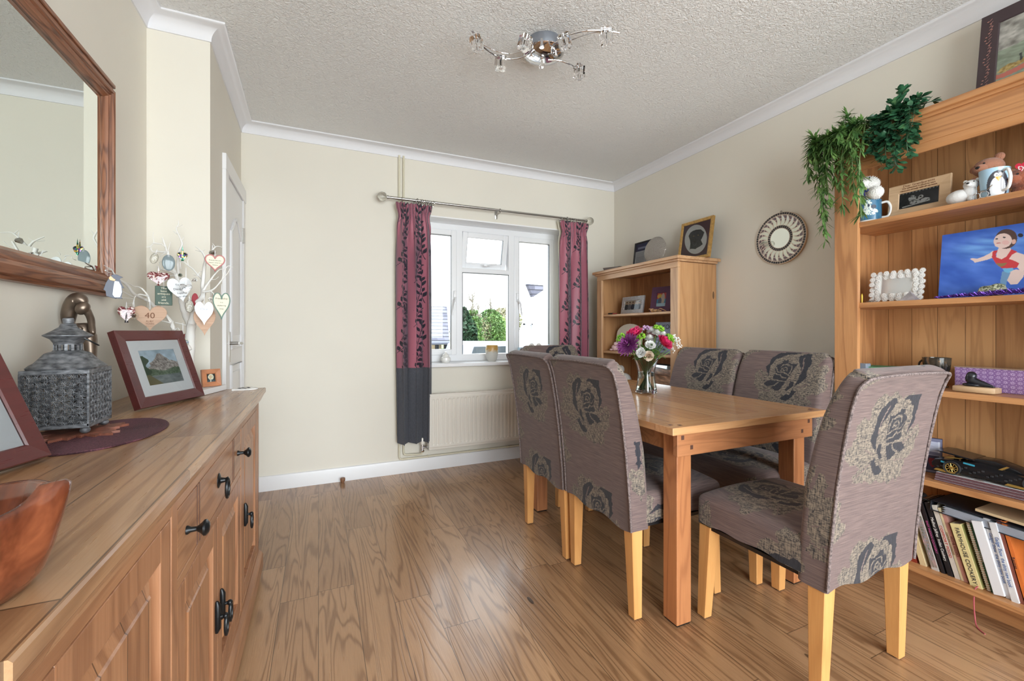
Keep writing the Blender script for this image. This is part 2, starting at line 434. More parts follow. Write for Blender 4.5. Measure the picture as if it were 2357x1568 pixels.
b.prism([(XL - .3, DY1), (wx(DY1), DY1), (BX1, YB), (XL - .3, YB)], 2, 0, ZC)
b.prism([(XL - .3, DY0), (wx(DY0), DY0), (wx(DY1), DY1), (XL - .3, DY1)], 2, DZ, ZC)
structure('wall_door_side', b, M['wall'])
# near wall behind the camera with glazed patio doors
PX0, PX1, PZ0, PZ1 = -.58, 2.52, .05, 2.35
b = MB(); b.box((XL - .3, YN - .2, 0), (PX0, YN, ZC)); b.box((PX1, YN - .2, 0), (XR + .2, YN, ZC)); b.box((PX0, YN - .2, PZ1), (PX1, YN, ZC)); b.box((PX0, YN - .2, 0), (PX1, YN, PZ0))
structure('wall_near', b, M['wall'])
w2 = bpy.data.objects.new('window_2', None); COL.objects.link(w2); w2['kind'] = 'structure'; MW['window_2'] = Matrix.Identity(4)
b = MB()
for x in (PX0, (PX0 + PX1) / 2 - .03, PX1 - .06): b.box((x, YN - .14, PZ0), (x + .06, YN - .08, PZ1), .005)
for z in (PZ0, PZ1 - .07): b.box((PX0, YN - .14, z), (PX1, YN - .08, z + .07), .005)
b.build('window_frame', M['upvc'], w2)
b = MB(); b.box((PX0, YN - .112, PZ0), (PX1, YN - .108, PZ1)); b.build('pane', M['pane'], w2)

# cornice swept round the visible walls (room side to the right of the path)
def sweep(path, prof, name, mat, closed=False):
    b = MB(); P = [Vector((x, y)) for x, y in path]; N = len(P); rings = []
    for i in range(N):
        d0 = (P[i] - P[i - 1]).normalized() if i > 0 else (P[1] - P[0]).normalized()
        d1 = (P[i + 1] - P[i]).normalized() if i < N - 1 else d0
        if i == 0: d0 = d1
        n0 = Vector((d0.y, -d0.x)); n1 = Vector((d1.y, -d1.x)); m = (n0 + n1); m /= max(m.length_squared / 2, .3)
        rings.append([b.b.verts.new((P[i].x + m.x * o, P[i].y + m.y * o, z)) for o, z in prof])
    K = len(prof)
    for i in range(N - 1):
        for k in range(K - 1): b.b.faces.new((rings[i][k], rings[i + 1][k], rings[i + 1][k + 1], rings[i][k + 1]))
    return structure(name, b, mat, smooth=True)
room = [(XL, YN), (XL, BY), (BX0, BY), (BX1, YB), (XR, YB), (XR, YN)]
cz = 2.485; prof = [(-.002, cz - .002), (.006, cz - .002), (.006, cz + .004)]
for k in range(9):
    a = k / 8 * PI / 2; prof.append((.006 + .056 * (1 - math.cos(a)), cz + .004 + .052 * math.sin(a)))
prof += [(.068, cz + .058), (.070, cz + .060), (.070, ZC + .002)]
sweep(room, prof, 'trim_1', M['cove'])
sk = [(0, .103), (.008, .103), (.014, .098), (.016, .09), (.016, 0)]
sweep([(BX1 + .03, YB), (XR, YB)], sk, 'baseboard_back', M['trim'])
sweep([(XR, YB), (XR, YN)], sk, 'baseboard_right', M['trim'])
sweep([(XL, YN), (XL, BY), (BX0, BY), (wx(DY0) , DY0 - .08)], sk, 'baseboard_left', M['trim'])

# door with casing in the left corner
d = bpy.data.objects.new('door_1', None); COL.objects.link(d); d['kind'] = 'structure'; MW['door_1'] = Matrix.Identity(4)
b = MB(); dx = -.478
lx = -.466
b.box((lx - .035, DY0 + .004, .01), (lx, DY1 - .004, DZ - .004))
b.build('door_leaf', M['trim'], d)
def panel(y0, y1, z0, z1, arch):
    pts = [(y0, z0), (y1, z0), (y1, z1)]
    if arch:
        for k in range(1, 12):
            t = k / 12; pts.append((y1 + (y0 - y1) * t, z1 + .10 * math.sin(PI * t) ** 1.5))
    pts.append((y0, z1))
    return pts
b = MB()
for pp in (panel(DY0 + .10, DY1 - .10, 1.02, 1.70, True), panel(DY0 + .10, DY1 - .10, .2, .92, False)):
    loop = [Vector((lx + .004, y, z)) for y, z in pp]; b.tube(loop + [loop[0]], .009, 6)
    cy = sum(p[0] for p in pp) / len(pp); cz_ = sum(p[1] for p in pp) / len(pp)
    b.prism([(cy + (y - cy) * .78, cz_ + (z - cz_) * .88) for y, z in pp], 0, lx - .01, lx + .006, .004)
b.build('door_moulding', M['trim'], d, smooth=True)
b = MB(); hz = 1.03
b.box((lx, DY0 + .035, hz - .09), (lx + .007, DY0 + .075, hz + .085), .003)
b.tube([(lx + .005, DY0 + .055, hz + .02), (lx + .05, DY0 + .055, hz + .02)], .009, 12)
b.tube([(lx + .048, DY0 + .05, hz + .02), (lx + .05, DY0 + .11, hz + .018), (lx + .048, DY0 + .165, hz + .016)], [.009, .007, .009], 12)
b.build('door_handle', M['steel'], d, smooth=True)
b = MB()
for z in (1.76, .25): b.box((lx - .002, DY1 - .016, z - .05), (lx + .008, DY1 + .004, z + .05), .002); b.tube([(lx + .008, DY1 - .006, z - .05), (lx + .008, DY1 - .006, z + .05)], .006, 8)
b.build('hinge', M['steel'], d)
b = MB(); cx0 = dx - .012; cx1 = -.455
b.box((cx0 - .02, DY0 - .085, 0), (cx1, DY0, DZ + .001), .003); b.box((cx0 - .02, DY1, 0), (cx1 - .004, YB - .001, DZ + .001), .003); b.box((cx0 - .02, DY0 - .085, DZ), (cx1 + .001, YB - .001, DZ + .087), .003)
structure('trim_2', b, M['trim'])

# window with three lights
w = bpy.data.objects.new('window_1', None); COL.objects.link(w); w['kind'] = 'structure'; MW['window_1'] = Matrix.Identity(4)
def frame4(b, x0, x1, z0, z1, wd, y0, y1, bev=.006, m=None):
    b.box((x0, y0, z0), (x0 + wd, y1, z1), bev, 2, m); b.box((x1 - wd, y0, z0), (x1, y1, z1), bev, 2, m)
    b.box((x0 + wd - .004, y0, z0), (x1 - wd + .004, y1, z0 + wd), bev, 2, m); b.box((x0 + wd - .004, y0, z1 - wd), (x1 - wd + .004, y1, z1), bev, 2, m)
b = MB(); frame4(b, WX0, WX1, WZ0, WZ1, .06, WD, WD + .07)
MU = [(1.100, 1.158), (1.601, 1.659)]
for a, c in MU: b.box((a, WD, WZ0 + .05), (c, WD + .07, WZ1 - .05), .006)
b.box((1.15, WD, 1.636), (1.61, WD + .07, 1.68), .006)
b.build('window_frame', M['upvc'], w)
for i, (a, c) in enumerate(((WX0 + .055, 1.105), (1.655, WX1 - .055))):
    b = MB(); frame4(b, a, c, WZ0 + .055, WZ1 - .055, .052, WD - .008, WD + .05, .008); s_ = b.build('casement', M['upvc'], w)
    b = MB(); b.box((a + .045, WD + .02, WZ0 + .1), (c - .045, WD + .024, WZ1 - .1)); b.build('pane', M['pane'], s_)
    hx = 1.085 if i == 0 else 1.685; sgn = -1 if i == 0 else 1
    b = MB(); b.box((hx - .012, WD - .022, 1.39), (hx + .012, WD - .006, 1.47), .005)
    b.tube([(hx, WD - .03, 1.41), (hx + sgn * .01, WD - .055, 1.37), (hx + sgn * .022, WD - .05, 1.30), (hx + sgn * .03, WD - .048, 1.26)], [.009, .009, .008, .006], 8)
    b.build('window_handle', M['upvc'], s_, smooth=True)
    b = MB()
    g = .0022
    for (p, q) in (((a + .050, WD - .004, WZ0 + .105), (a + .053, WD + .02, WZ1 - .105)), ((c - .053, WD - .004, WZ0 + .105), (c - .050, WD + .02, WZ1 - .105)), ((a + .05, WD - .004, WZ1 - .108), (c - .05, WD + .02, WZ1 - .105))): b.box(p, q)
    b.build('glazing_gasket', M['black'], s_)
# open fanlight, hinged at the top
fa = math.radians(-13); mt = Matrix.Translation((0, WD + .02, 2.0)) @ Matrix.Rotation(-fa, 4, 'X') @ Matrix.Translation((0, -WD - .02, -2.0))
b = MB(); frame4(b, 1.16, 1.60, 1.684, 2.0, .05, WD - .006, WD + .05, .008, mt); s_ = b.build('fanlight', M['upvc'], w)
b = MB(); b.box((1.2, WD + .02, 1.73), (1.56, WD + .024, 1.96), 0, 2, mt); b.build('pane', M['pane'], s_)
b = MB(); b.box((1.208, WD - .003, 1.732), (1.2105, WD + .02, 1.952), 0, 2, mt); b.box((1.5495, WD - .003, 1.732), (1.552, WD + .02, 1.952), 0, 2, mt); b.build('glazing_gasket', M['black'], s_)
b = MB(); b.box((1.35, WD - .03, 1.70), (1.41, WD - .005, 1.716), .004); b.tube([(1.37, WD - .02, 1.70), (1.40, WD - .045, 1.715), (1.46, WD - .05, 1.718)], .007, 8); b.build('window_handle', M['upvc'], s_, smooth=True)
b = MB(); b.box((1.15, WD + .01, WZ0 + .055), (1.61, WD + .014, 1.64)); b.build('pane', M['pane'], w)
b = MB()
for (p, q) in (((1.598, WD - .002, WZ0 + .06), (1.6005, WD + .01, 1.636)), ((1.1585, WD - .002, WZ0 + .06), (1.1605, WD + .01, 1.636)), ((1.16, WD - .002, 1.632), (1.6, WD + .01, 1.635))): b.box(p, q)
b.build('glazing_gasket', M['black'], w)
b = MB(); b.box((WX0 - .03, YB - .045, WZ0 - .03), (WX1 + .03, WD + .02, WZ0), .008, 3); structure('trim_3', b, M['sill'])
# white painted reveal lining
b = MB(); b.box((WX0 - .001, YB - .001, WZ1 - .008), (WX1 + .001, WD + .02, WZ1 + .002)); b.box((WX0 - .002, YB - .001, WZ0), (WX0 + .006, WD + .02, WZ1)); b.box((WX1 - .006, YB - .001, WZ0), (WX1 + .002, WD + .02, WZ1))
structure('trim_4', b, M['sill'])
# ---------------------------------------------------------------- dining table
t = thing('dining_table', 'rectangular oak dining table with pegged corners and a flower vase on it', 'table', (1.608, 1.84, 0))
TX0, TX1, TY0, TY1, TZ = 1.161, 2.055, 1.184, 2.50, .770
b = MB(); b.box((TX0 + .002, TY0 + .09, TZ - .027), (TX1 - .002, TY1 - .09, TZ - .0004), .001); b.build('tabletop', M['table_y'], t)
for y_ in (TY0, TY1 - .0905): b = MB(); b.box((TX0, y_, TZ - .028), (TX1, y_ + .0905, TZ), .002); b.build('breadboard_end', M['table_x'], t)
LG = .072
for lx_, ly_ in ((1.232, 1.236), (1.912, 1.236), (1.232, 2.376), (1.912, 2.376)):
    b = MB(); b.box((lx_, ly_, .006), (lx_ + LG, ly_ + LG, TZ - .028), .003); o = b.build('leg', M['table_z'], t)
    b = MB(); b.box((lx_ + .004, ly_ + .004, 0), (lx_ + LG - .004, ly_ + LG - .004, .007)); b.build('foot_pad', M['iron'], o)
for y0, y1 in ((1.214, 1.236), (2.448, 2.470)):
    b = MB(); b.box((1.212, y0, .652), (2.004, y1, TZ - .028), .002); o = b.build('apron', M['apron_x'], t)
    yy = y0 - .0006 if y0 < 2 else y1
    b = MB()
    for x, z in ((1.238, .722), (1.283, .682), (1.978, .722), (1.933, .682)): b.box((x - .007, yy, z - .008), (x + .007, yy + .0012, z + .008))
    b.build('peg', M['peg'], o)
for x0 in (1.245, 1.955):
    b = MB(); b.box((x0, 1.236 + LG, .655), (x0 + .02, 2.376, TZ - .028), .002); b.build('apron', M['apron_x'], t)
b = MB()
for x, y in ((1.195, 1.232), (1.225, 1.215), (2.02, 1.232), (1.99, 1.215)): b.box((x - .007, y - .007, TZ - .001), (x + .007, y + .007, TZ + .0004))
b.build('peg', M['peg'], t)

# ---------------------------------------------------------------- damask fabric
U = .00032
BLK = [[(880,225),(940,265),(830,400),(760,470),(740,540),(720,620),(750,745),(690,700),(640,640),(615,590),(650,540),(670,460),(655,390),(700,320),(780,270)],
       [(1050,270),(1120,210),(1345,215),(1330,290),(1340,370),(1320,430),(1345,470),(1300,540),(1200,650),(1250,560),(1275,450),(1255,330),(1200,310),(1180,270),(1110,250)],
       [(870,400),(950,400),(1020,380),(1050,345),(1110,350),(1105,410),(1170,420),(1175,500),(1130,560),(1140,600),(1130,660),(1000,675),(905,690),(880,560)],
       [(910,695),(1060,690),(1160,685),(1210,710),(1260,760),(1180,790),(1110,770),(1110,790),(1040,840),(960,845)],
       [(690,820),(760,810),(780,880),(860,900),(910,950),(880,980),(810,985),(740,930)],
       [(770,680),(830,670),(835,750),(880,810),(840,830),(800,790),(770,740)]]
LNS = [[(885,590),(960,560),(1020,540),(1100,545),(1160,480)], [(925,632),(1000,620),(1040,580),(1080,592),(1140,566)], [(900,690),(1000,680),(1150,682)],
       [(960,520),(975,480),(1010,462),(1050,480),(1070,520),(1040,535)], [(900,560),(905,480),(930,440),(990,430),(1010,415),(1080,420),(1090,470)], [(1015,710),(1060,760),(1120,785)], [(830,300),(770,400),(738,480),(735,560)],
       [(985,500),(1010,520),(1030,500)]]
TAN = [(560,250),(640,180),(760,200),(880,170),(1000,230),(1180,200),(1290,240),(1290,400),(1230,600),(1300,560),(1370,535),(1440,540),(1485,620),(1450,690),(1420,740),(1430,790),(1380,830),(1300,880),(1290,980),(1260,1060),(1230,1040),(1190,1095),(1130,1050),(1060,1110),(980,1060),(900,1075),(820,1030),(740,1060),(640,1010),(560,1030),(430,1000),(440,940),(500,905),(560,900),(470,850),(390,830),(320,790),(250,740),(255,700),(300,660),(350,640),(370,600),(375,540),(370,470),(400,420),(450,395),(520,410),(550,360),(540,300)]
def rose(x, y):
    """x, y in motif units (y down); returns tan mask, black mask"""
    wx_ = x + 14 * (vnoise(x / 30, y / 30, 3) - .5); wy_ = y + 14 * (vnoise(x / 30, y / 30, 9) - .5)
    sc = 16 * np.sin(x / 26.) * np.sin(y / 23.)
    tan = inpoly(wx_ + sc, wy_ + sc, TAN)
    blk = np.zeros(np.shape(x), bool)
    for P in BLK: blk |= inpoly(wx_, wy_, P)
    for L in LNS: blk &= ~instroke(x, y, L, 9)
    edge = np.zeros(np.shape(x), bool)
    for L in (LNS[-2], [(560,700),(640,740),(700,760)], [(430,1000),(600,900),(690,850)], [(1200,700),(1330,640),(1440,560)], [(1290,880),(1180,860),(1100,870)]): edge |= instroke(x, y, L, 6)
    return tan & ~edge, blk
def fabric(u, v):
    """u across, v up, metres on the cloth; half-drop repeat of roses"""
    PU, PV = .40, .46
    t = np.zeros(np.shape(u), bool); k = np.zeros(np.shape(u), bool)
    for col in range(-3, 4):
        uc = col * PU; du = u - uc
        m = np.abs(du) < .24
        if not m.any(): continue
        vv = v[m] - (PV / 2 if col % 2 else 0)
        vv = (vv + PV / 2) % PV - PV / 2
        x = du[m] / U + 960; y = -vv / U + 600
        if col % 2: x = 1920 - x
        a, c = rose(x, y); t[m] |= a; k[m] |= c
    return t, k
def fab_cols(u, v):
    t, k = fabric(u, v); c = np.zeros((len(u), 4)); c[:, 0] = t & ~k; c[:, 1] = k; c[:, 3] = 1
    return c
n = NT('rose_damask_fabric', .8, spec=.25)
at = n.sep(n.attr('Col')); oc = n.coord()
streak = n.noise(n.vscale(oc, (14, 14, 520)), 1, 2); streak2 = n.noise(n.vscale(oc, (420, 420, 30)), 1, 2)
basec = n.ramp(streak, [(.3, srgb(92, 77, 76)), (.55, srgb(112, 95, 92)), (.75, srgb(128, 108, 103))])
wv = n.math('MULTIPLY', n.math('ADD', n.noise(n.vscale(oc, (380, 380, 45)), 1, 1), n.noise(n.vscale(oc, (70, 70, 480)), 1, 1)), .5)
tanc = n.ramp(wv, [(.38, srgb(54, 52, 54)), (.48, srgb(104, 95, 87)), (.60, srgb(142, 129, 114))])
blkc = n.ramp(streak2, [(.35, srgb(38, 38, 44)), (.65, srgb(54, 54, 60))])
tm = n.math('GREATER_THAN', n.math('ADD', at[0], n.math('MULTIPLY', n.math('SUBTRACT', wv, .5), .5)), .5); km = n.math('GREATER_THAN', at[1], .5)
colr = n.mix(km, n.mix(tm, basec, tanc), blkc); n.set('Base Color', colr)
n.bump(n.math('ADD', wv, n.math('MULTIPLY', streak, .6)), .25, .002); n.set('Sheen Weight', .15)
M['fabric'] = n.m
M['piping'] = plain('fabric_piping', (112, 100, 98), .8, 0, .2, (400, .5, .002), .3, vs=160)

# ---------------------------------------------------------------- chair (local: x across, +y = seat front, rear of cover at y=0)
REAR = [(.345, 0), (.45, -.006), (.56, -.016), (.668, -.027), (.785, -.044), (.859, -.057), (.918, -.069), (.964, -.084), (.989, -.10)]
FRONT = [(.345, .095), (.48, .085), (.655, .067), (.737, .05), (.804, .035), (.87, .016), (.923, -.004), (.967, -.027), (1.006, -.048)]
def chair_backrest(parent):
    HWb, HWt = .238, .238
    S = 240
    zs = list(np.linspace(.345, .985, 150)) + [None] * 14
    rows_u, V, UV = [], [], []
    def section(yr, yf, hw, z_r, z_f, corner=.022):
        yr_, yf_ = yr, yf; mid = (yr_ + yf_) / 2; hd = abs(yf_ - yr_) / 2
        pts = []; per = []
        # rounded rectangle by superellipse-like path: rear(+x to -x) ... use arc length
        cr = min(corner, hd * .9)
        seg = [((-hw + .004, yr_), (hw - .004, yr_)), ((hw, yr_ + .006), (hw, yf_ - cr)), ((hw - cr, yf_), (-hw + cr, yf_)), ((-hw, yf_ - cr), (-hw, yr_ + .006))]
        poly = []
        poly += [seg[0][0], seg[0][1], seg[1][0], seg[1][1]]
        for k in range(1, 6):
            a = k / 6 * PI / 2; poly.append((hw - cr + cr * math.cos(a), yf_ - cr + cr * math.sin(a)))
        poly += [seg[2][0], seg[2][1]]
        for k in range(1, 6):
            a = PI / 2 + k / 6 * PI / 2; poly.append((-hw + cr + cr * math.cos(a), yf_ - cr + cr * math.sin(a)))
        poly += [seg[3][0], seg[3][1]]
        P = np.array(poly + [poly[0]]); L = np.concatenate([[0], np.cumsum(np.linalg.norm(np.diff(P, axis=0), axis=1))])
        tt = np.linspace(0, L[-1], S, endpoint=False)
        X = np.interp(tt, L, P[:, 0]); Y = np.interp(tt, L, P[:, 1])
        f = np.clip((Y - yr_) / (yf_ - yr_ + 1e-9), 0, 1)
        return X, Y, z_r + (z_f - z_r) * f, tt
    rz = [p[0] for p in REAR]; ry = [p[1] for p in REAR]; fz = [p[0] for p in FRONT]; fy = [p[1] for p in FRONT]
    for i in range(150):
        t_ = i / 149; zr = .345 + (.985 - .345) * t_; zf = .345 + (1.004 - .345) * t_
        hw = .236 + .004 * math.sin(t_ * PI); crn = .0
        if t_ > .94: hw -= .022 * (1 - math.sqrt(max(0, 1 - ((t_ - .94) / .06) ** 2)))
        X, Y, Z, tt = section(np.interp(zr, rz, ry), np.interp(zf, fz, fy), hw, zr, zf)
        if t_ < .12: Z = Z + .008 * np.sin(X * 28) * (1 - t_ / .12) - .0
        bul = .010 * math.sin(PI * min(1, t_ * 1.02)); Y = np.where(Y > (Y.min() + Y.max()) / 2 + .02, Y + bul * np.cos(X / .26 * PI / 2), Y)
        V.append(np.stack([X, Y, Z], -1)); UV.append(np.stack([tt, Z], -1))
    X0, Y0, Z0 = V[-1].T; cx_, cy_ = 0, (Y0.min() + Y0.max()) / 2
    for k in range(1, 15):
        s_ = 1 - k / 14.0; q = math.sqrt(1 - s_ * s_)
        X = X0 * (.965 * s_ + .035) if False else np.sign(X0) * np.minimum(np.abs(X0), .236 * (1 - (1 - s_) * .0)) * (1 - .08 * (1 - s_)) * (s_ if s_ < .02 else 1) ; Y = cy_ + (Y0 - cy_) * s_
        X = X0 * (1 - .12 * (1 - s_) ** 2)
        Z = Z0 * s_ + (1 - s_) * (Z0.mean()) + .014 * q
        V.append(np.stack([X, Y, Z], -1)); UV.append(np.stack([UV[-1][:, 0], UV[-1][:, 1] + .006], -1))
    V = np.array(V); UV = np.array(UV); R_, S_ = V.shape[:2]
    # cloth coordinates: shift so that a rose is centred on the rear and on the front
    tt = UV[..., 0]; per = tt.max() + .005; Z = UV[..., 1]
    rear_c = .236; front_c = rear_c + .236 + .09 + .236
    isf = (tt > .49) & (tt < per - .03)
    u = np.where(tt < .52, tt - rear_c, np.where(tt > front_c + .26, tt - per - rear_c, -(tt - front_c) + .02))
    v = np.where((tt > .545) & (tt < front_c + .25), Z - .885, Z - .80)
    cols = fab_cols(u.ravel(), v.ravel())
    i, j = np.meshgrid(np.arange(R_ - 1), np.arange(S_), indexing='ij')
    F = np.stack([i * S_ + j, i * S_ + (j + 1) % S_, (i + 1) * S_ + (j + 1) % S_, (i + 1) * S_ + j], -1).reshape(-1, 4)
    o = np_mesh('backrest', V.reshape(-1, 3), F, M['fabric'], parent, cols)
    b = MB(); pts = []
    for z in np.linspace(.35, .955, 24): pts.append((-.238, np.interp(z, rz, ry) - .002, z))
    for a in np.linspace(0, PI / 2, 7)[1:]: pts.append((-.238 + .03 * (1 - math.cos(a)), np.interp(.955 + .032 * math.sin(a), rz, ry) - .003, .955 + .032 * math.sin(a)))
    for x in np.linspace(-.19, .19, 12): pts.append((x, -.103, .989 + .004 * math.cos(x / .2 * PI / 2)))
    pts += [(-x, y, z) for x, y, z in pts[:30][::-1]]
    b.tube(pts, .0045, 7); b.build('piping', M['piping'], o, smooth=True)
    return o
def chair_seat(parent):
    NX, NY = 120, 118
    V, UVs, F = [], [], []
    hw = .236; y0, y1 = .05, .482; zb, zt = .362, .482
    # wrap sheet: side skirt -> top -> side skirt (x direction), front skirt in y direction
    sx = np.linspace(-1, 1, 190); sy = np.linspace(0, 1, 150)
    Wd = hw + .10; Ld = (y1 - y0) + .115
    u = sx * Wd; v = sy * Ld
    Ug, Vg = np.meshgrid(u, v, indexing='ij')
    r = .03
    def wrap(d, lim):
        # d distance from centre along cloth, lim = half width ; returns (outward, down)
        a = d - (lim - r); o = np.where(a < 0, d, np.where(a < r * PI / 2, lim - r + r * np.sin(np.clip(a, 0, r * PI / 2) / r), lim))
        dn = np.where(a < 0, 0, np.where(a < r * PI / 2, r - r * np.cos(np.clip(a, 0, r * PI / 2) / r), r + a - r * PI / 2)); return o, dn
    ox, dx_ = wrap(np.abs(Ug), hw); oy, dy_ = wrap(Vg, y1 - y0)
    X = np.sign(Ug) * ox; Y = y0 + oy
    dn = np.maximum(dx_, dy_)
    inc = np.minimum(dx_, dy_)
    crown = .022 * (1 - (X / hw) ** 2) * np.clip(1 - ((Y - .27) / .3) ** 2, 0, 1)
    # corners pulled in
    kx = np.clip(inc / .05, 0, 1)
    X = X - np.sign(X) * .010 * kx; Y = Y - .010 * kx
    hem = .362 + .014 * np.sin(PI * np.clip((Y - .05) / .43, 0, 1)) * (dx_ >= dy_) + .004 * np.sin(Ug * 50 + Vg * 37)
    Z = np.maximum(zt + crown - dn, hem)
    P = np.stack([X, Y, Z], -1).reshape(-1, 3)
    cols = fab_cols((Ug + .01).ravel(), (Vg - .27).ravel())
    o = np_mesh('seat', P, grid_faces(190, 150), M['fabric'], parent, cols)
    b = MB(); b.box((-.225, .03, .352), (.225, .47, .366)); b.build('seat_base', M['black'], parent)
    return o
def leg_mesh(cx_, cy_, top, bot, dx_, dy_):
    b = MB(); V = []
    for z, h, sx_, sy_ in ((.362, top, 0, 0), (.004, bot, dx_, dy_)):
        V.append([b.b.verts.new((cx_ + sx_ + a * h, cy_ + sy_ + c * h, z)) for a, c in ((-1, -1), (1, -1), (1, 1), (-1, 1))])
    b.b.faces.new(V[0]); b.b.faces.new(V[1][::-1])
    for k in range(4): b.b.faces.new((V[1][k], V[1][(k + 1) % 4], V[0][(k + 1) % 4], V[0][k]))
    bmesh.ops.bevel(b.b, geom=b.b.edges[:], offset=.002, segments=1, affect='EDGES')
    return b
def make_chair(label, group):
    t = thing('dining_chair', label, 'chair', (0, 0, 0), 0, group)
    chair_backrest(t); chair_seat(t)
    for sx_ in (-1, 1):
        o = leg_mesh(sx_ * .205, .034, .026, .0185, sx_ * .008, .004).build('leg', M['leg'], t)
        b = MB(); b.lathe([(.014, 0), (.014, .005)], 12, (sx_ * .213, .038, 0)); b.build('glide', M['iron'], o)
        o = leg_mesh(sx_ * .205, .448, .026, .0185, sx_ * .014, .012).build('leg', M['leg'], t)
        b = MB(); b.lathe([(.014, 0), (.014, .005)], 12, (sx_ * .219, .460, 0)); b.build('glide', M['iron'], o)
    return t
CG = 'rose damask dining chairs round the oak table'
chair0 = make_chair('rose damask chair at the near table end, back turned to the camera', CG)
spots = [((1.604, .787), 0, None),
         ((1.092, 1.563), -90, 'rose damask chair left of the table, the nearer of that pair'),
         ((1.084, 2.054), -90, 'rose damask chair left of the table, the one closer to the radiator'),
         ((2.235, 1.535), 90, 'rose damask chair on the wall side of the table, nearer the tall bookcase'),
         ((2.215, 2.015), 90, 'rose damask chair on the wall side of the table, before the small bookcase'),
         ((1.62, 2.86), 180, 'rose damask chair at the far table end, only its back showing')]
for i, ((x, y), a, lab) in enumerate(spots):
    c_ = chair0 if i == 0 else copy_tree(chair0)
    c_.location = (x, y, 0); c_.rotation_euler = (0, 0, math.radians(a))
    if lab: c_['label'] = lab

# ---------------------------------------------------------------- sideboard
t = thing('sideboard', 'long oak sideboard with raised-panel doors and black iron pulls under the large mirror', 'sideboard', (-.46, 1.4, 0))
SY0, SY1, SF, SBk, ST = .51, 2.29, -.25, XL + .006, .857
b = MB(); pr = [(SBk, ST), (SBk, ST - .03), (SF - .005, ST - .057), (SF + .006, ST - .057), (SF + .022, ST - .024), (SF + .0265, ST - .020), (SF + .0265, ST - .003), (SF + .0235, ST)]
b.prism(pr, 1, SY0 - .03, SY1 + .02, 0); b.build('worktop', M['side_y'], t)
b = MB()
b.box((SBk, SY0, .10), (SF - .018, SY0 + .02, .80)); b.box((SBk, SY1 - .02, .10), (SF - .018, SY1, .80)); b.box((SBk, SY0, .1), (SBk + .01, SY1, .80)); b.box((SBk, SY0, .10), (SF - .02, SY1, .12)); 
b.build('carcass', M['side_zs'], t)
b = MB()
b.box((SBk + .02, SY0 + .02, .12), (SF - .055, SY1 - .02, .79)); b.build('interior', M['dark'], t)
# frame stiles and rails
for y0, y1 in ((SY0, .55), (.998, 1.034), (1.792, 1.812), (2.235, SY1)): b = MB(); b.box((SF - .04, y0, .10), (SF, y1, .802), .002); b.build('stile', M['side_zs'], t)
for q_ in (((SF - .04, SY0, .772), (SF - .0005, SY1, .803)), ((SF - .04, 1.034, .612), (SF - .001, 1.792, .634)), ((SF - .04, SY0, .10), (SF - .0005, SY1, .13))): b = MB(); b.box(*q_, .002); b.build('rail', M['side_ry'], t)
b = MB(); pr = [(SF - .03, .03), (SF + .016, .03), (SF + .016, .09), (SF + .012, .098), (SF + .004, .108), (SF, .112), (SF - .03, .112)]
b.prism(pr, 1, SY0 - .012, SY1 + .012); b.box((SBk, SY1 - .02, .03), (SF - .03, SY1 + .012, .10)); b.box((SBk, SY0 - .012, .03), (SF - .03, SY0 + .02, .10)); b.build('plinth', M['side_ry'], t)
for x, y in ((SF - .06, SY0 + .05), (SF - .06, SY1 - .05), (SBk + .06, SY0 + .05), (SBk + .06, SY1 - .05)):
    b = MB(); b.box((x - .03, y - .03, 0), (x + .03, y + .03, .032)); b.build('foot', M['iron'], t)
def sb_door(y0, y1, z0, z1, hy=None):
    f0, f1 = SF - .022, SF - .001; sw = .055
    b = MB(); b.box((f0, y0, z0), (f1, y0 + sw, z1), .002); b.box((f0, y1 - sw, z0), (f1, y1, z1), .002)
    b.box((f0, y0 + sw, z0), (f1, y1 - sw, z0 + sw), .002); b.box((f0, y0 + sw, z1 - sw), (f1, y1 - sw, z1), .002)
    o = b.build('door', M['side_zs'], t)
    # raised panel: bevelled field
    b = MB(); a0, a1, c0, c1 = y0 + sw, y1 - sw, z0 + sw, z1 - sw; g = .035
    outer = [b.b.verts.new((f0 + .004, y, z)) for y, z in ((a0, c0), (a1, c0), (a1, c1), (a0, c1))]
    inn = [b.b.verts.new((f1 - .006, y, z)) for y, z in ((a0 + g, c0 + g), (a1 - g, c0 + g), (a1 - g, c1 - g), (a0 + g, c1 - g))]
    in2 = [b.b.verts.new((f1 - .003, y, z)) for y, z in ((a0 + g + .003, c0 + g + .003), (a1 - g - .003, c0 + g + .003), (a1 - g - .003, c1 - g - .003), (a0 + g + .003, c1 - g - .003))]
    for A, B in ((outer, inn), (inn, in2)):
        for k in range(4): b.b.faces.new((A[k], A[(k + 1) % 4], B[(k + 1) % 4], B[k]))
    b.b.faces.new(in2); b.build('raised_panel', M['side_z'], o)
    if hy is not None:
        b = MB(); zc = .385 if hy[1] is None else hy[1]; y = hy[0]
        b.tube([(SF + .002, y, zc - .042), (SF + .004, y, zc - .03), (SF + .004, y, zc + .03), (SF + .002, y, zc + .042)], [.004, .008, .008, .004], 10)
        b.tube([(SF, y, zc), (SF + .02, y, zc)], .0045, 8); b.ball((SF + .022, y, zc), .0075)
        b.torus((SF + .024, y, zc - .026), .021, .0042, Matrix.Rotation(PI / 2, 4, 'Y') @ Matrix.Diagonal((1.15, .62, 1, 1)), 24, 8)
        b.build('drop_handle', M['iron'], o, smooth=True)
    return o
sb_door(.553, .995, .133, .770, (.965, .43))
sb_door(1.037, 1.408, .133, .610, (1.378, .355))
sb_door(1.412, 1.789, .133, .610, (1.44, .355))
sb_door(1.815, 2.232, .133, .770, (1.868, .44))
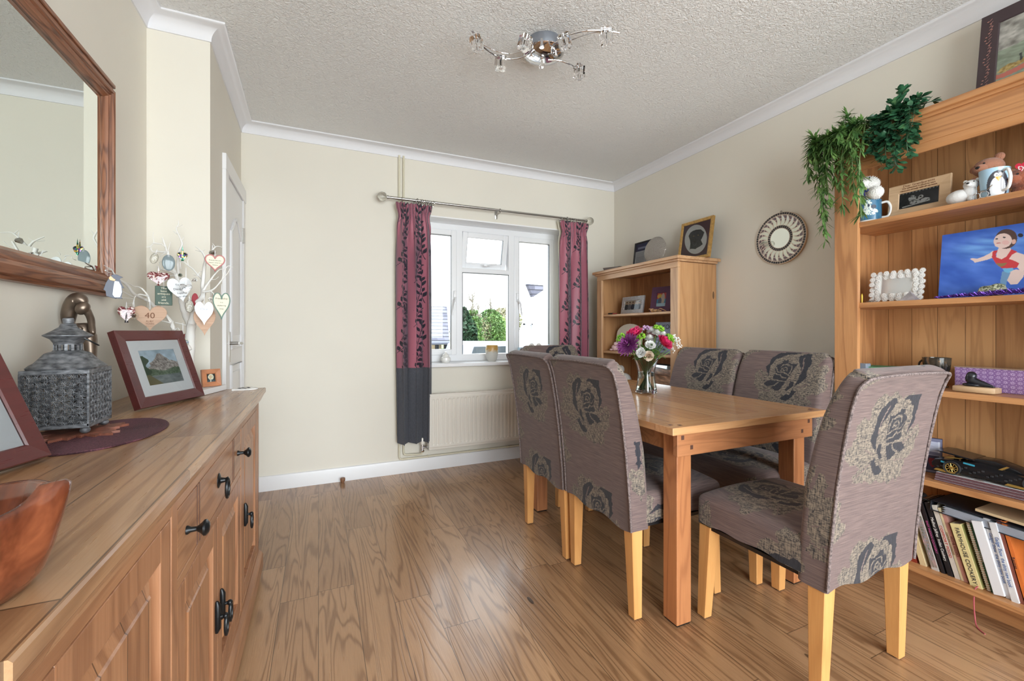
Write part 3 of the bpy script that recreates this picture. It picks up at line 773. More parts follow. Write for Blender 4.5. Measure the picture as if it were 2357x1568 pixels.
b = MB(); b.box((SF - .02, 1.037, .637), (SF - .001, 1.789, .770), .002); dr = b.build('drawer', M['side_ry'], t)
for y in (1.185, 1.207, 1.63, 1.652): b = MB(); b.box((SF - .004, y - .001, .637), (SF + .0004, y + .001, .770)); b.build('board_joint', M['peg'], dr)
for y in (1.10, 1.722):
    b = MB(); b.lathe([(.009, 0), (.009, .003), (.0055, .008), (.005, .018), (.011, .026), (.0165, .031), (.0165, .035), (.010, .040), (0, .0415)], 20, (0, 0, 0), m=Matrix.Translation((SF - .001, y, .705)) @ Matrix.Rotation(PI / 2, 4, 'Y'))
    b.build('knob', M['iron'], dr, smooth=True)
b = MB(); b.lathe([(.020, 0), (.020, .002), (.008, .006), (.006, .016), (.009, .022), (0, .027)], 20, (0, 0, 0), m=Matrix.Translation((SF - .001, 1.418, .708)) @ Matrix.Rotation(PI / 2, 4, 'Y') @ Matrix.Diagonal((1, 1, 1, 1)))
b.torus((SF + .02, 1.418, .684), .022, .004, Matrix.Rotation(PI / 2, 4, 'Y') @ Matrix.Diagonal((1.1, .75, 1, 1)), 24, 8)
b.build('ring_pull', M['iron'], dr, smooth=True)

# ---------------------------------------------------------------- bookcases
SHELF_A = [.123, .499, .876, 1.252, 1.628]
t = thing('bookcase', 'tall oak bookcase against the right wall filled with ornaments and books', 'bookcase', (2.46, .74, 0))
BY0, BY1, BF, BB = .20, 1.29, 2.30, 2.612
for y_ in (BY0, BY1 - .022): b = MB(); b.box((BF + .02, y_, 0), (BB, y_ + .022, 2.0)); b.build('side_panel', M['book_z'], t)
b = MB(); b.box((BB - .012, BY0 + .02, .10), (BB, BY1 - .02, 1.98)); b.build('back_panel', M['back_z'], t)
for y_ in (BY0, BY1 - .10): b = MB(); b.box((BF, y_, .02), (BF + .021, y_ + .10, 1.905), .002); b.build('face_stile', M['book_z'], t)
b = MB(); b.box((BF, BY0, 1.905), (BF + .021, BY1, 2.005), .002); pr = [(BF + .022, 1.87), (BF + .012, 1.87), (BF + .006, 1.885), (BF + .004, 1.907), (BF + .022, 1.907)]
b.prism(pr, 1, BY0 + .1, BY1 - .1); b.build('frieze', M['book_y'], t)
b = MB(); b.box((BF - .028, BY0 - .03, 2.012), (BB + .012, BY1 + .03, 2.038), .003); b.box((BF - .012, BY0 - .014, 2.0), (BB, BY1 + .014, 2.013)); b.build('cornice', M['book_y'], t)
for i, z in enumerate(SHELF_A):
    b = MB(); x0 = BF + (.0 if i == 0 else .012); b.box((x0 if i else BF + .001, BY0 + (.022 if i else .1), z - .024), (BB - .012, BY1 - (.022 if i else .1), z), .002); b.build('shelf', M['book_y'], t)
b = MB(); b.box((BF + .10, BY0 + .02, 0), (BF + .12, BY1 - .02, .10)); b.build('plinth', M['book_y'], t)

t = thing('bookcase', 'small oak bookcase in the far corner with a dog portrait on top', 'bookcase', (2.45, 2.74, 0))
CF, CB, CY0, CY1 = 2.264, 2.632, 2.264, 3.215
for y_ in (CY0, CY1 - .02): b = MB(); b.box((CF + .02, y_, 0), (CB, y_ + .02, 1.60)); b.build('side_panel', M['sb_z'], t)
b = MB(); b.box((CB - .01, CY0 + .02, .06), (CB, CY1 - .02, 1.60)); b.build('back_panel', M['sb_b'], t)
for y_ in (CY0, CY1 - .07): b = MB(); b.box((CF, y_, 0), (CF + .021, y_ + .07, 1.562), .002); b.build('face_stile', M['sb_zf'], t)
b = MB(); b.box((CF, CY0, 1.5625), (CF + .021, CY1, 1.606), .002); b.build('rail', M['sb_y'], t)
b = MB(); b.box((CF, CY0 + .07, .03), (CF + .021, CY1 - .07, .09), .002); b.build('rail', M['sb_y'], t)
b = MB(); b.box((CF - .03, CY0 - .03, 1.618), (CB + .012, CY1 + .03, 1.640), .003); b.box((CF - .014, CY0 - .014, 1.603), (CB, CY1 + .014, 1.619), .004); b.build('cornice', M['sb_y'], t)
SHELF_B = [1.262, .946, .63, .32, .1]
for z in SHELF_B:
    b = MB(); b.box((CF + .022, CY0 + .02, z - .02), (CB - .01, CY1 - .02, z), .006, 3); b.build('shelf', M['sb_y'], t)
# ---------------------------------------------------------------- curtains, pole
YC = 3.385
def vines(s, z):
    """dark leaf sprays woven on the cloth: s across, z up (m)"""
    PS, PZ = .20, .34
    m = np.zeros(np.shape(s), bool)
    xs = (s % PS); zs = (z + np.floor(s / PS) * .13) % PZ
    for ox in (-PS, 0, PS):
        for oz in (-PZ, 0, PZ):
            x = xs - ox; y = zs - oz
            for (bx, by, ang, ln, bend) in ((.03, .02, 1.15, .30, .5), (.15, .10, 1.9, .26, -.6), (.20, .25, .8, .2, .7)):
                pts = []; a = ang; px_, py_ = bx, by; n_ = 12
                for k in range(n_):
                    pts.append((px_, py_)); px_ += ln / n_ * math.cos(a); py_ += ln / n_ * math.sin(a); a += bend / n_ * (1 if k < 7 else -2.2)
                m |= instroke(x, y, pts, .0020)
                for k in range(2, n_, 2):
                    aa = math.atan2(pts[k][1] - pts[k - 1][1], pts[k][0] - pts[k - 1][0])
                    for sg in (-1, 1):
                        th_ = aa + sg * (.75 + .15 * math.sin(k * 3 + bx * 40)); L_ = .046 + .008 * math.sin(k * 5 + by * 30)
                        cx_, cy_ = pts[k][0] + math.cos(th_) * L_ * .62, pts[k][1] + math.sin(th_) * L_ * .62
                        dx_ = x - cx_; dy_ = y - cy_
                        p = (dx_ * math.cos(th_) + dy_ * math.sin(th_)) / (L_ / 2); q = (-dx_ * math.sin(th_) + dy_ * math.cos(th_)) / .0100
                        m |= (np.abs(p) < 1) & (np.abs(q) < (1 - p * p) * (1 - .3 * p))
    return m
n = NT('leaf_taffeta', .42, spec=.4)
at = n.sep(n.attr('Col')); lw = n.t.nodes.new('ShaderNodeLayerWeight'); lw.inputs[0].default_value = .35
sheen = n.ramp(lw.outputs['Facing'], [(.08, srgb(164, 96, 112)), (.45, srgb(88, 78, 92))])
fine = n.noise(n.vscale(n.coord(), (500, 500, 60)), 1, 1)
gr = n.ramp(fine, [(.3, srgb(62, 64, 72)), (.7, srgb(82, 84, 92))])
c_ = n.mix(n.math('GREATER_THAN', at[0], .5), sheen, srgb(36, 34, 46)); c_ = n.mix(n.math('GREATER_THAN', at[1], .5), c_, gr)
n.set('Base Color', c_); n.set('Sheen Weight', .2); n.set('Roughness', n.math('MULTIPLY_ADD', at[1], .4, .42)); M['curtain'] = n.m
n = NT('curtain_lining', .9, srgb(226, 220, 200)); M['lining'] = n.m
def curtain(x0, x1, label, folds, seed, ztop, zbot=.25):
    rs = np.random.RandomState(seed)
    NU, NV = 210, 470
    u = np.linspace(0, 1, NU); z = np.linspace(ztop, zbot, NV)
    U_, Z_ = np.meshgrid(u, z, indexing='ij'); w = x1 - x0
    zz = (ztop - Z_)
    hd = np.clip(1 - zz / .085, 0, 1)                      # header
    neck = np.exp(-((zz - .10) / .05) ** 2)
    xx = x0 + w * U_ + w * .02 * np.sin(U_ * 9 + seed)
    body = np.clip((zz - .05) / .35, 0, 1)
    low = np.clip((zz - 1.3) / .6, 0, 1)
    xc = (x0 + x1) / 2
    xx = xc + (xx - xc) * (1 - .10 * neck + .05 * body * np.sin(np.clip(zz / 1.9, 0, 1) * PI) - .02 * low + .04 * hd)
    ph = U_ * folds * 2 * PI + .9 * np.sin(U_ * 5 + seed) + .25 * np.sin(zz * 2.3 + seed)
    A = .004 + body * (.030 + .006 * np.sin(U_ * 7 + seed))
    y = YC + A * np.sin(ph) * (1 - .0 * hd) + .006 * (1 - body) * np.sin(U_ * 46 * PI / 2 + 1.2 * np.sin(U_ * 11)) + .006 * np.sin(U_ * 31 + zz * 3) * (1 - low) * body
    xx = xx + .011 * body * np.sin(2 * ph)
    Zf = Z_ + .006 * np.sin(ph) * low - .012 * U_ * hd * 0 + .004 * hd * np.sin(U_ * 60)
    P = np.stack([xx, y, Zf], -1)
    s = U_ * w * 1.75 + seed * .37
    m = vines(s.ravel(), Z_.ravel() + .07 * seed); cols = np.zeros((NU * NV, 4)); cols[:, 3] = 1
    zcut = .835 + .0 * U_
    dk = (Z_ < zcut).ravel(); cols[:, 0] = m & ~dk; cols[:, 1] = dk
    t = thing('curtain', label, 'curtain', ((x0 + x1) / 2, YC, zbot), 0, 'curtains at the window')
    o = np_mesh('drape', P.reshape(-1, 3), grid_faces(NU, NV), M['curtain'], t, cols)
    md = o.modifiers.new('thick', 'SOLIDIFY'); md.thickness = .0015
    P2 = P.copy(); P2[..., 1] = np.minimum(P2[..., 1] + .006, 3.44); xm = (x0 + x1) / 2
    P2[..., 1] = YC + .046; P2[..., 0] = xm + (P2[..., 0] - xm) * .97 - .006; P2 = P2[::3, ::6].copy(); P2[..., 2] = np.maximum(P2[..., 2], zbot + .06)
    np_mesh('lining', P2.reshape(-1, 3), grid_faces(P2.shape[0], P2.shape[1]), M['lining'], t)
    return t
curtain(.540, .822, 'plum leaf-patterned curtain with grey hem, hanging full length left of the window', 3.4, 1, 2.108)
curtain(1.985, 2.300, 'plum leaf-patterned curtain hanging right of the window, beside the small bookcase', 3.2, 2, 2.118)
t = thing('curtain_pole', 'brushed steel curtain pole with crackle glass ball ends above the window', 'curtain pole', (1.36, YC, 2.135))
b = MB(); b.tube([(.475, YC, 2.135), (1.38, YC, 2.138)], .0105, 16); b.build('pole', M['steel'], t, smooth=True)
b = MB(); b.tube([(1.35, YC, 2.138), (2.275, YC, 2.141)], .0088, 16); b.build('pole', M['steel'], t, smooth=True)
n = NT('crackle_glass', .12, (1, 1, 1, 1)); n.set('Transmission Weight', .85); n.set('Base Color', srgb(240, 238, 228)); n.bump(n.voro(n.coord(), 120, 'DISTANCE_TO_EDGE'), .5, .003); M['crackle'] = n.m
for x, z in ((.440, 2.135), (2.305, 2.141)):
    b = MB(); b.ball((x, YC, z), .036, u=28, v=18); b.build('finial', M['crackle'], t, smooth=True)
    b = MB(); q = .033 if x < 1 else -.045; b.tube([(x + q, YC, z), (x + q + .012, YC, z)], .014, 16); b.build('collar', M['steel'], t, smooth=True)
for x in (.705, 1.40, 2.06):
    b = MB(); b.box((x - .012, YB - .006, 2.085), (x + .012, YB, 2.165), .002); b.tube([(x, YB, 2.12), (x, YC, 2.12)], .007, 10); b.torus((x, YC, 2.137), .014, .004, Matrix.Rotation(PI / 2, 4, 'Y')); b.build('bracket', M['steel'], t, smooth=True)
b = MB()
ringobj = None
RG = [.585, .700, .712, .730, .742, .764, .784, .800, .812, .828, 1.99, 2.005, 2.03, 2.06, 2.085, 2.11, 2.135, 2.16, 2.25]
b.torus((0, 0, 0), .0175, .0022, Matrix.Rotation(PI / 2, 4, 'Y'), 24, 6); b.tube([(0, 0, -.0175), (0, 0, -.026), (.004, 0, -.03)], .0012, 5)
r0 = b.build('curtain_ring', M['steel'], None, smooth=True)
for i, x in enumerate(RG):
    o = r0 if i == 0 else r0.copy()
    if i: COL.objects.link(o)
    o.location = (x, YC, 2.130); o.rotation_euler = (0, 0, .5 * math.sin(i * 5.1)); tag(o, 'small steel ring on the curtain pole', 'curtain ring', 'steel rings on the curtain pole')
    if i >= 10: o['group'] = 'steel rings over the right curtain'; o['label'] = 'small steel ring on the pole over the right curtain'
    else: o['group'] = 'steel rings over the left curtain'; o['label'] = 'small steel ring on the pole over the left curtain'

# ---------------------------------------------------------------- radiator and pipes
M['rad'] = plain('cream_white_enamel', (228, 222, 212), .3)
t = thing('radiator', 'white fluted panel radiator on the wall below the window', 'radiator', (1.38, YB - .06, .18))
RX0, RX1, RZ0, RZ1, RY = .786, 1.965, .180, .612, 3.385
nx = 430; xs = np.linspace(RX0, RX1, nx); zs = np.array([RZ0, RZ0 + .012, RZ0 + .018, RZ0 + .030, RZ0 + .040, RZ0 + .052] + list(np.linspace(RZ0 + .06, RZ1 - .06, 8)) + [RZ1 - .052, RZ1 - .042, RZ1 - .03, RZ1 - .018, RZ1 - .012, RZ1])
X_, Z_ = np.meshgrid(xs, zs, indexing='ij')
pt = ((X_ - RX0 - .028) / .0335) % 1.0; tri = np.clip(1.6 - np.abs(pt - .5) * 5.2, 0, 1)
inx = ((X_ > RX0 + .028) & (X_ < RX1 - .028)); fz_ = np.clip(np.minimum(Z_ - RZ0 - .036, RZ1 - .034 - Z_) / .016, 0, 1)
edge = (np.clip(np.minimum(Z_ - RZ0 - .011, RZ1 - .011 - Z_) / .007, 0, 1) * np.clip(np.minimum(X_ - RX0 - .009, RX1 - .009 - X_) / .006, 0, 1))
Y_ = RY + .003 - edge * .004 + tri * inx * fz_ * .011
np_mesh('front_panel', np.stack([X_, Y_, Z_], -1).reshape(-1, 3), grid_faces(nx, len(zs)), M['rad'], t, smooth=False)
b = MB(); b.box((RX0, RY + .003, RZ0), (RX1, RY + .012, RZ1)); b.box((RX0 + .01, YB - .035, RZ0), (RX1 - .01, YB - .025, RZ1)); b.box((RX0, RY, RZ0 + .002), (RX0 + .003, YB - .022, RZ1 + .006)); b.box((RX1 - .003, RY, RZ0 + .002), (RX1, YB - .022, RZ1 + .006)); b.build('casing', M['rad'], t)
b = MB()
b.box((RX0, RY, RZ1), (RX1, RY + .006, RZ1 + .008)); b.box((RX0, YB - .03, RZ1), (RX1, YB - .022, RZ1 + .008))
for k in range(110):
    x = RX0 + .008 + k * .01075; b.box((x, RY + .006, RZ1 + .001), (x + .006, YB - .03, RZ1 + .006))
b.build('top_grille', M['rad'], t)
b = MB(); b.tube([(RX0 - .035, RY + .03, .20), (RX0, RY + .03, .20)], .009, 12); b.tube([(RX0 - .035, RY + .03, .17), (RX0 - .035, RY + .03, .225)], .010, 12); b.lathe([(.014, 0), (.015, .01), (.012, .014)], 8, (RX0 - .035, RY + .03, .165)); b.build('valve', M['chrome'], t, smooth=True)
b = MB(); b.lathe([(.013, 0), (.018, .006), (.019, .05), (.015, .056), (0, .057)], 20, (RX0 - .035, RY + .03, .222)); b.build('valve_cap', M['rad'], t, smooth=True)
M['pipe'] = plain('cream_painted_pipe', (214, 208, 186), .4)
t = thing('heating_pipe', 'pair of cream painted pipes running down the wall beside the window and along the skirting', 'pipe', (.6, YB - .02, .1))
py = YB - .018
b = MB(); b.tube([(.578, py, cz + .01), (.578, py, .135), (.584, py - .002, .118), (.60, py - .004, .112), (2.4, py - .004, .118)], .0075, 12); b.build('pipe', M['pipe'], t, smooth=True)
b = MB(); b.tube([(.612, py, cz + .01), (.612, py, .165), (.617, py - .004, .150), (.632, py - .006, .145), (.725, py - .03, .145), (.746, RY + .032, .150), (.751, RY + .03, .175)], .0075, 12); b.build('pipe', M['pipe'], t, smooth=True)
for x in (.80, 1.155, 1.5):
    b = MB(); b.torus((x, py - .004, .114), .009, .003, Matrix.Rotation(PI / 2, 4, 'Y')); b.build('pipe_clip', M['pipe'], t, smooth=True)
b = MB(); p = aZ(789, 1112, 0); b.lathe([(.010, 0), (.010, .012), (.016, .014), (.017, .02), (.017, .034), (.015, .037), (0, .037)], 20, (p.x, p.y, 0))
one('door_stop', b, plain('brown_wood_stop', (124, 84, 56), .5), 'small round brown wooden door stop on the floor by the skirting', 'door stop', smooth=True)

# ---------------------------------------------------------------- ceiling light
LC = Vector((1.021, 1.899, ZC))
t = thing('ceiling_light', 'chrome ceiling light with curved arms and ice-cube glass shades', 'ceiling light', LC)
b = MB(); b.lathe([(.084, ZC - .056), (.086, ZC - .052), (.086, ZC)], 48, (LC.x, LC.y, 0)); b.build('canopy', M['satin'], t, smooth=True)
b = MB(); b.lathe([(0, ZC - .086), (.03, ZC - .084), (.062, ZC - .076), (.085, ZC - .066), (.098, ZC - .060), (.100, ZC - .057), (.098, ZC - .055), (0, ZC - .055)], 56, (LC.x, LC.y, 0)); b.build('chrome_dish', M['chrome'], t, smooth=True, angle=60)
for p in ((1222, 128), (1279, 124), (1247, 104)):
    q = aZ(p[0], p[1], ZC - .085); b = MB(); b.lathe([(.011, -.012), (.012, -.010), (.006, .004), (.006, .03)], 16, q); b.build('arm_mount', M['chrome'], t, smooth=True)
RZ_ = 2.452
def rodp(pp, z=RZ_, lift=()):
    return [aZ(u, v, z + (lift[i] if i < len(lift) else 0)) for i, (u, v) in enumerate(pp)]
def smooth_path(P, n=6):
    out = []
    for i in range(len(P) - 1):
        p0 = P[max(i - 1, 0)]; p1 = P[i]; p2 = P[i + 1]; p3 = P[min(i + 2, len(P) - 1)]
        for k in range(n):
            t_ = k / n; out.append(.5 * ((2 * p1) + (p2 - p0) * t_ + (2 * p0 - 5 * p1 + 4 * p2 - p3) * t_ * t_ + (3 * p1 - p0 - 3 * p2 + p3) * t_ ** 3))
    out.append(P[-1]); return out
for pp, r in (([(1087, 70), (1097, 92), (1112, 108), (1145, 130), (1180, 136), (1212, 127), (1227, 108), (1223, 94), (1214, 88)], .0042), ([(1108, 100), (1135, 115), (1165, 123), (1190, 121), (1212, 112)], .0022),
              ([(1282, 128), (1271, 122), (1271, 108), (1281, 97), (1305, 82), (1345, 71), (1395, 71), (1425, 76)], .0042), ([(1312, 94), (1335, 84), (1362, 76), (1390, 72)], .0022), ([(1262, 138), (1285, 139), (1308, 146), (1331, 159)], .0042)):
    b = MB(); b.tube(smooth_path(rodp(pp)), r, 8); b.build('arm', M['chrome'], t, smooth=True)
n = NT('ice_glass', .02, (1, 1, 1, 1)); n.set('Transmission Weight', 1.0); n.set('IOR', 1.4); M['ice'] = n.m
for k, (u_, v_) in enumerate(((1097, 101), (1152, 146), (1208, 99), (1300, 96), (1395, 84), (1333, 166))):
    q = aZ(u_, v_, 2.430); b = MB()
    mm = Matrix.Translation(q) @ Matrix.Rotation(.5 * k, 4, 'Z') @ Matrix.Rotation(.25 * (k % 3 - 1), 4, 'X')
    prof = []
    for i in range(24):
        a = 2 * PI * i / 24; r = .0265 * (1 + .16 * math.cos(4 * a)) + (.0025 if i % 2 else 0); prof.append((r * math.cos(a), r * math.sin(a)))
    hole = [(.010 * math.cos(2 * PI * i / 24), .010 * math.sin(2 * PI * i / 24)) for i in range(24)]
    R1 = [[b.b.verts.new((x, y, z)) for x, y in P_] for P_, z in ((prof, .026), (prof, -.026), (hole, -.026), (hole, .012))]
    for A, B in ((R1[0], R1[1]), (R1[1], R1[2]), (R1[2], R1[3])):
        for i in range(24): b.b.faces.new((A[i], A[(i + 1) % 24], B[(i + 1) % 24], B[i]))
    b.b.faces.new(R1[0]); b.b.faces.new(R1[3]); bmesh.ops.transform(b.b, matrix=mm, verts=b.b.verts[:])
    sh = b.build('glass_shade', M['ice'], t, smooth=True, angle=20)
    b = MB(); b.lathe([(.0035, -.014), (.004, -.004), (.004, .008)], 10, (0, 0, 0), m=mm); b.build('halogen_capsule', plain('warm_bulb_glass', (236, 204, 150), .2), sh, smooth=True)
    b = MB(); b.lathe([(.005, .012), (.005, .034)], 10, (0, 0, 0), m=mm); b.build('lamp_holder', M['chrome'], sh, smooth=True)
q = aZ(1247, 150, 2.44); b = MB(); b.lathe([(0, -.02), (.012, -.012), (.014, 0), (.008, .01), (.004, .04)], 16, q); b.build('centre_finial', M['ice'], t, smooth=True)

# ---------------------------------------------------------------- big mirror on the left wall
t = thing('wall_mirror', 'large mirror in a brown pine frame on the left wall over the sideboard', 'mirror', (XL, 1.5, 1.6))
MY1, MY0, MZ0, MZ1 = 2.035, .78, 1.243, 2.006
def rail_prof(w, side):   # (distance from outer edge, depth from wall)
    pr = [(0, 0), (0, .020), (.006, .024), (.010, .020), (.014, .026), (w * .42, .036), (w * .55, .034), (w * .60, .027), (w * .70, .030), (w * .76, .024), (w * .86, .024), (w * .9, .018), (w, .012), (w, 0)]
    return pr
def rail(side, w, mat):
    b = MB(); pr = rail_prof(w, side)
    # mitred ends: run along the rail, ends shifted by distance from outer edge
    WT, WB, WS = .058, .080, .052
    V = []
    for end in (0, 1):
        row = []
        for d_, h_ in pr:
            f_ = d_ / w
            if side == 'right': row.append((XL + .001 + h_, MY1 - d_, (MZ0 + f_ * WB) if end == 0 else (MZ1 - f_ * WT)))
            elif side == 'left': row.append((XL + .001 + h_, MY0 + d_, (MZ0 + f_ * WB) if end == 0 else (MZ1 - f_ * WT)))
            elif side == 'top': row.append((XL + .001 + h_, (MY0 + f_ * WS) if end == 0 else (MY1 - f_ * WS), MZ1 - d_))
            else: row.append((XL + .001 + h_ * 1.25, (MY0 + f_ * WS) if end == 0 else (MY1 - f_ * WS), MZ0 + d_))
        V.append([b.b.verts.new(p) for p in row])
    for k in range(len(pr) - 1): b.b.faces.new((V[0][k], V[0][k + 1], V[1][k + 1], V[1][k]))
    return b.build('frame_rail', mat, t, smooth=True, angle=25)
rail('right', .052, M['pine_z']); rail('left', .052, M['pine_z']); rail('top', .058, M['pine']); rail('bottom', .080, M['pine'])
b = MB(); b.box((XL + .001, MY0 + .01, MZ1 - .004), (XL + .030, MY1 + .002, MZ1 + .010), .003); b.build('top_cap', M['pine'], t)
b = MB(); gy0, gy1, gz0, gz1 = MY0 + .05, MY1 - .05, MZ0 + .076, MZ1 - .054; g = .024; gx = XL + .012
A = [b.b.verts.new((gx - .0035, y, z)) for y, z in ((gy0, gz0), (gy1, gz0), (gy1, gz1), (gy0, gz1))]
B = [b.b.verts.new((gx, y, z)) for y, z in ((gy0 + g, gz0 + g), (gy1 - g, gz0 + g), (gy1 - g, gz1 - g), (gy0 + g, gz1 - g))]
for k in range(4): b.b.faces.new((A[k], A[(k + 1) % 4], B[(k + 1) % 4], B[k]))
b.b.faces.new(B); b.build('mirror_glass', M['mirror'], t)

# ---------------------------------------------------------------- round mosaic mirror on the right wall
mc = Vector((XR - .002, 1.790, 1.700)); MR = .162
t = thing('mosaic_mirror', 'round mosaic mirror with black tiles and sunburst rays on the right wall', 'mirror', mc)
FM = frame_matrix(mc, (0, -1, 0), (0, 0, 1))      # local x -> -Y, y -> Z, z -> -X (into the room)
def disc(r0, r1, z0, z1, n=64):
    b = MB(); b.lathe([(r0, z0), (r1, z0), (r1, z1), (r0, z1)] if r0 else [(0, z0), (r1, z0), (r1, z1), (0, z1)], n, m=FM, close=False)
    if r0:
        pass
    return b
b = MB(); b.lathe([(0, 0), (MR, 0), (MR, .012), (MR - .002, .014), (0, .014)], 72, m=FM, close=False); b.build('backing_disc', plain('pale_wood_rim', (200, 168, 132), .6), t, smooth=True, angle=50)
NR = 240; NA = 720
rr_ = np.linspace(.060, MR - .001, 110); aa_ = np.linspace(0, 2 * PI, NA, endpoint=False)
Rg, Ag = np.meshgrid(rr_, aa_, indexing='ij'); x = Rg * np.cos(Ag); y = Rg * np.sin(Ag)
rho = Rg
ray = (Ag / (2 * PI) * 24) % 1.0
wv_ = ray + .25 * np.sin((rho - .08) * 60)
tt_ = (rho - .082) / (.143 - .082)
rayw = .5 * (1 - np.clip(tt_, 0, 1)) ** .6 * 1.0 + .0
d_ = np.abs(((wv_) % 1.0) - .5)
isray = (tt_ > 0) & (tt_ < 1) & (d_ < rayw)
grout_ray = (tt_ > 0) & (tt_ < 1) & (np.abs(d_ - rayw) < .05)
outer = rho > .144; inner = rho < .081
seg_o = ((Ag / (2 * PI) * 64) % 1 < .10) | (rho < .146) | (rho > MR - .003); seg_i = ((Ag / (2 * PI) * 34) % 1 < .12) | (rho > .079) | (rho < .063)
cols = np.zeros((Rg.size, 4)); cols[:, 3] = 1
gro = lin([222, 206, 190]); blk_ = lin([34, 34, 38]); mir = lin([206, 208, 198]); pur = lin([96, 84, 98])
kind = np.zeros(Rg.shape, int)      # 0 grout,1 black,2 mirror,3 purple
kind[outer & ~seg_o] = 1; kind[inner & ~seg_i] = 1; kind[isray & ~grout_ray] = 2
tri_ = (tt_ > 0) & (tt_ < 1) & ~isray & ~grout_ray & (((Ag / (2 * PI) * 96 + tt_ * 3) % 1) > .14) & (((tt_ * 3.2) % 1) > .12); kind[tri_] = 3
for k, c_ in enumerate((gro, blk_, mir, pur)): cols[(kind == k).ravel(), :3] = c_
cols[:, 3] = 1
V = np.stack([x, y, np.full_like(x, .0155)], -1).reshape(-1, 3); Mf = np.array(FM); V = V @ Mf[:3, :3].T + Mf[:3, 3]
n = NT('mosaic_tiles', .3); n.set('Base Color', n.attr('Col')); msk = n.attr('Mir', 'Fac'); n.set('Metallic', msk); n.set('Roughness', n.math('MULTIPLY_ADD', msk, -.25, .3)); M['mosaic'] = n.m
i, j = np.meshgrid(np.arange(109), np.arange(NA), indexing='ij'); F = np.stack([i * NA + j, i * NA + (j + 1) % NA, (i + 1) * NA + (j + 1) % NA, (i + 1) * NA + j], -1).reshape(-1, 4)
o = np_mesh('mosaic_band', V, F, M['mosaic'], t, cols, smooth=False)
fa_ = o.data.attributes.new('Mir', 'FLOAT', 'POINT'); fa_.data.foreach_set('value', ((kind == 2) | (kind == 3)).ravel().astype(float) * np.where((kind == 2).ravel(), 1.0, .7))
b = MB(); b.lathe([(0, .0158), (.0605, .0158)], 64, m=FM, close=False); b.build('mirror_glass', M['mirror'], t)
b = MB(); b.torus(FM @ Vector((0, MR + .004, .004)), .005, .0015, Matrix.Rotation(PI / 2, 4, 'Y')); b.build('hanging_loop', M['iron'], t)
# ---------------------------------------------------------------- pictures, frames, hearts: shared builders
def thing_m(name, label, cat, Mx, group=None):
    return thing(name, label, cat, Mx.to_translation(), tuple(Mx.to_euler()), group)
def local_build(b, name, mat, t, smooth=False, angle=35): return b.build(name, mat, t, world=False, smooth=smooth, angle=angle)
def paint_panel(parent, name, x0, y0, x1, y1, z, nx, ny, fn, mat=None, thick=.0015, Mx=None):
    """flat printed panel in the parent's own frame; fn(U, V) with U,V in 0..1 -> rgb 0..255 arrays"""
    U_, V_ = np.meshgrid(np.linspace(0, 1, nx), np.linspace(0, 1, ny), indexing='ij')
    c = np.zeros((nx * ny, 4)); c[:, 3] = 1; col = fn(U_.ravel(), V_.ravel()); c[:, :3] = lin(np.clip(col, 0, 255))
    P = np.stack([x0 + (x1 - x0) * U_, y0 + (y1 - y0) * V_, np.full_like(U_, z)], -1).reshape(-1, 3)
    return np_mesh(name, P, grid_faces(nx, ny), mat or M['paint'], parent, c, smooth=False, world=False)
def rgb(n, c): return np.tile(np.array(c, dtype=float), (n, 1))
def put(c, m, col): c[m] = col; return c
def mitred(t, w, h, fw, dep, mat, back=0, name='frame_rail', prof=None):
    """four mitred rails round 0..w, 0..h ; front at z=dep"""
    pr = prof or [(0, 0), (0, dep), (.0015, dep + .001), (fw - .003, dep - .001), (fw, dep - .004), (fw, 0)]
    C0 = [(0, 0), (w, 0), (w, h), (0, h)]; dr = [(1, 1), (-1, 1), (-1, -1), (1, -1)]
    for k in range(4):
        a, b2 = k, (k + 1) % 4; B = MB(); R = []
        for e in (a, b2): R.append([B.b.verts.new((C0[e][0] + dr[e][0] * d, C0[e][1] + dr[e][1] * d, z + back)) for d, z in pr])
        for i in range(len(pr) - 1): B.b.faces.new((R[0][i], R[0][i + 1], R[1][i + 1], R[1][i]))
        B.b.faces.new((R[0][-1], R[0][0], R[1][0], R[1][-1]))
        o = local_build(B, name, mat[k % 2] if isinstance(mat, (list, tuple)) else mat, t)
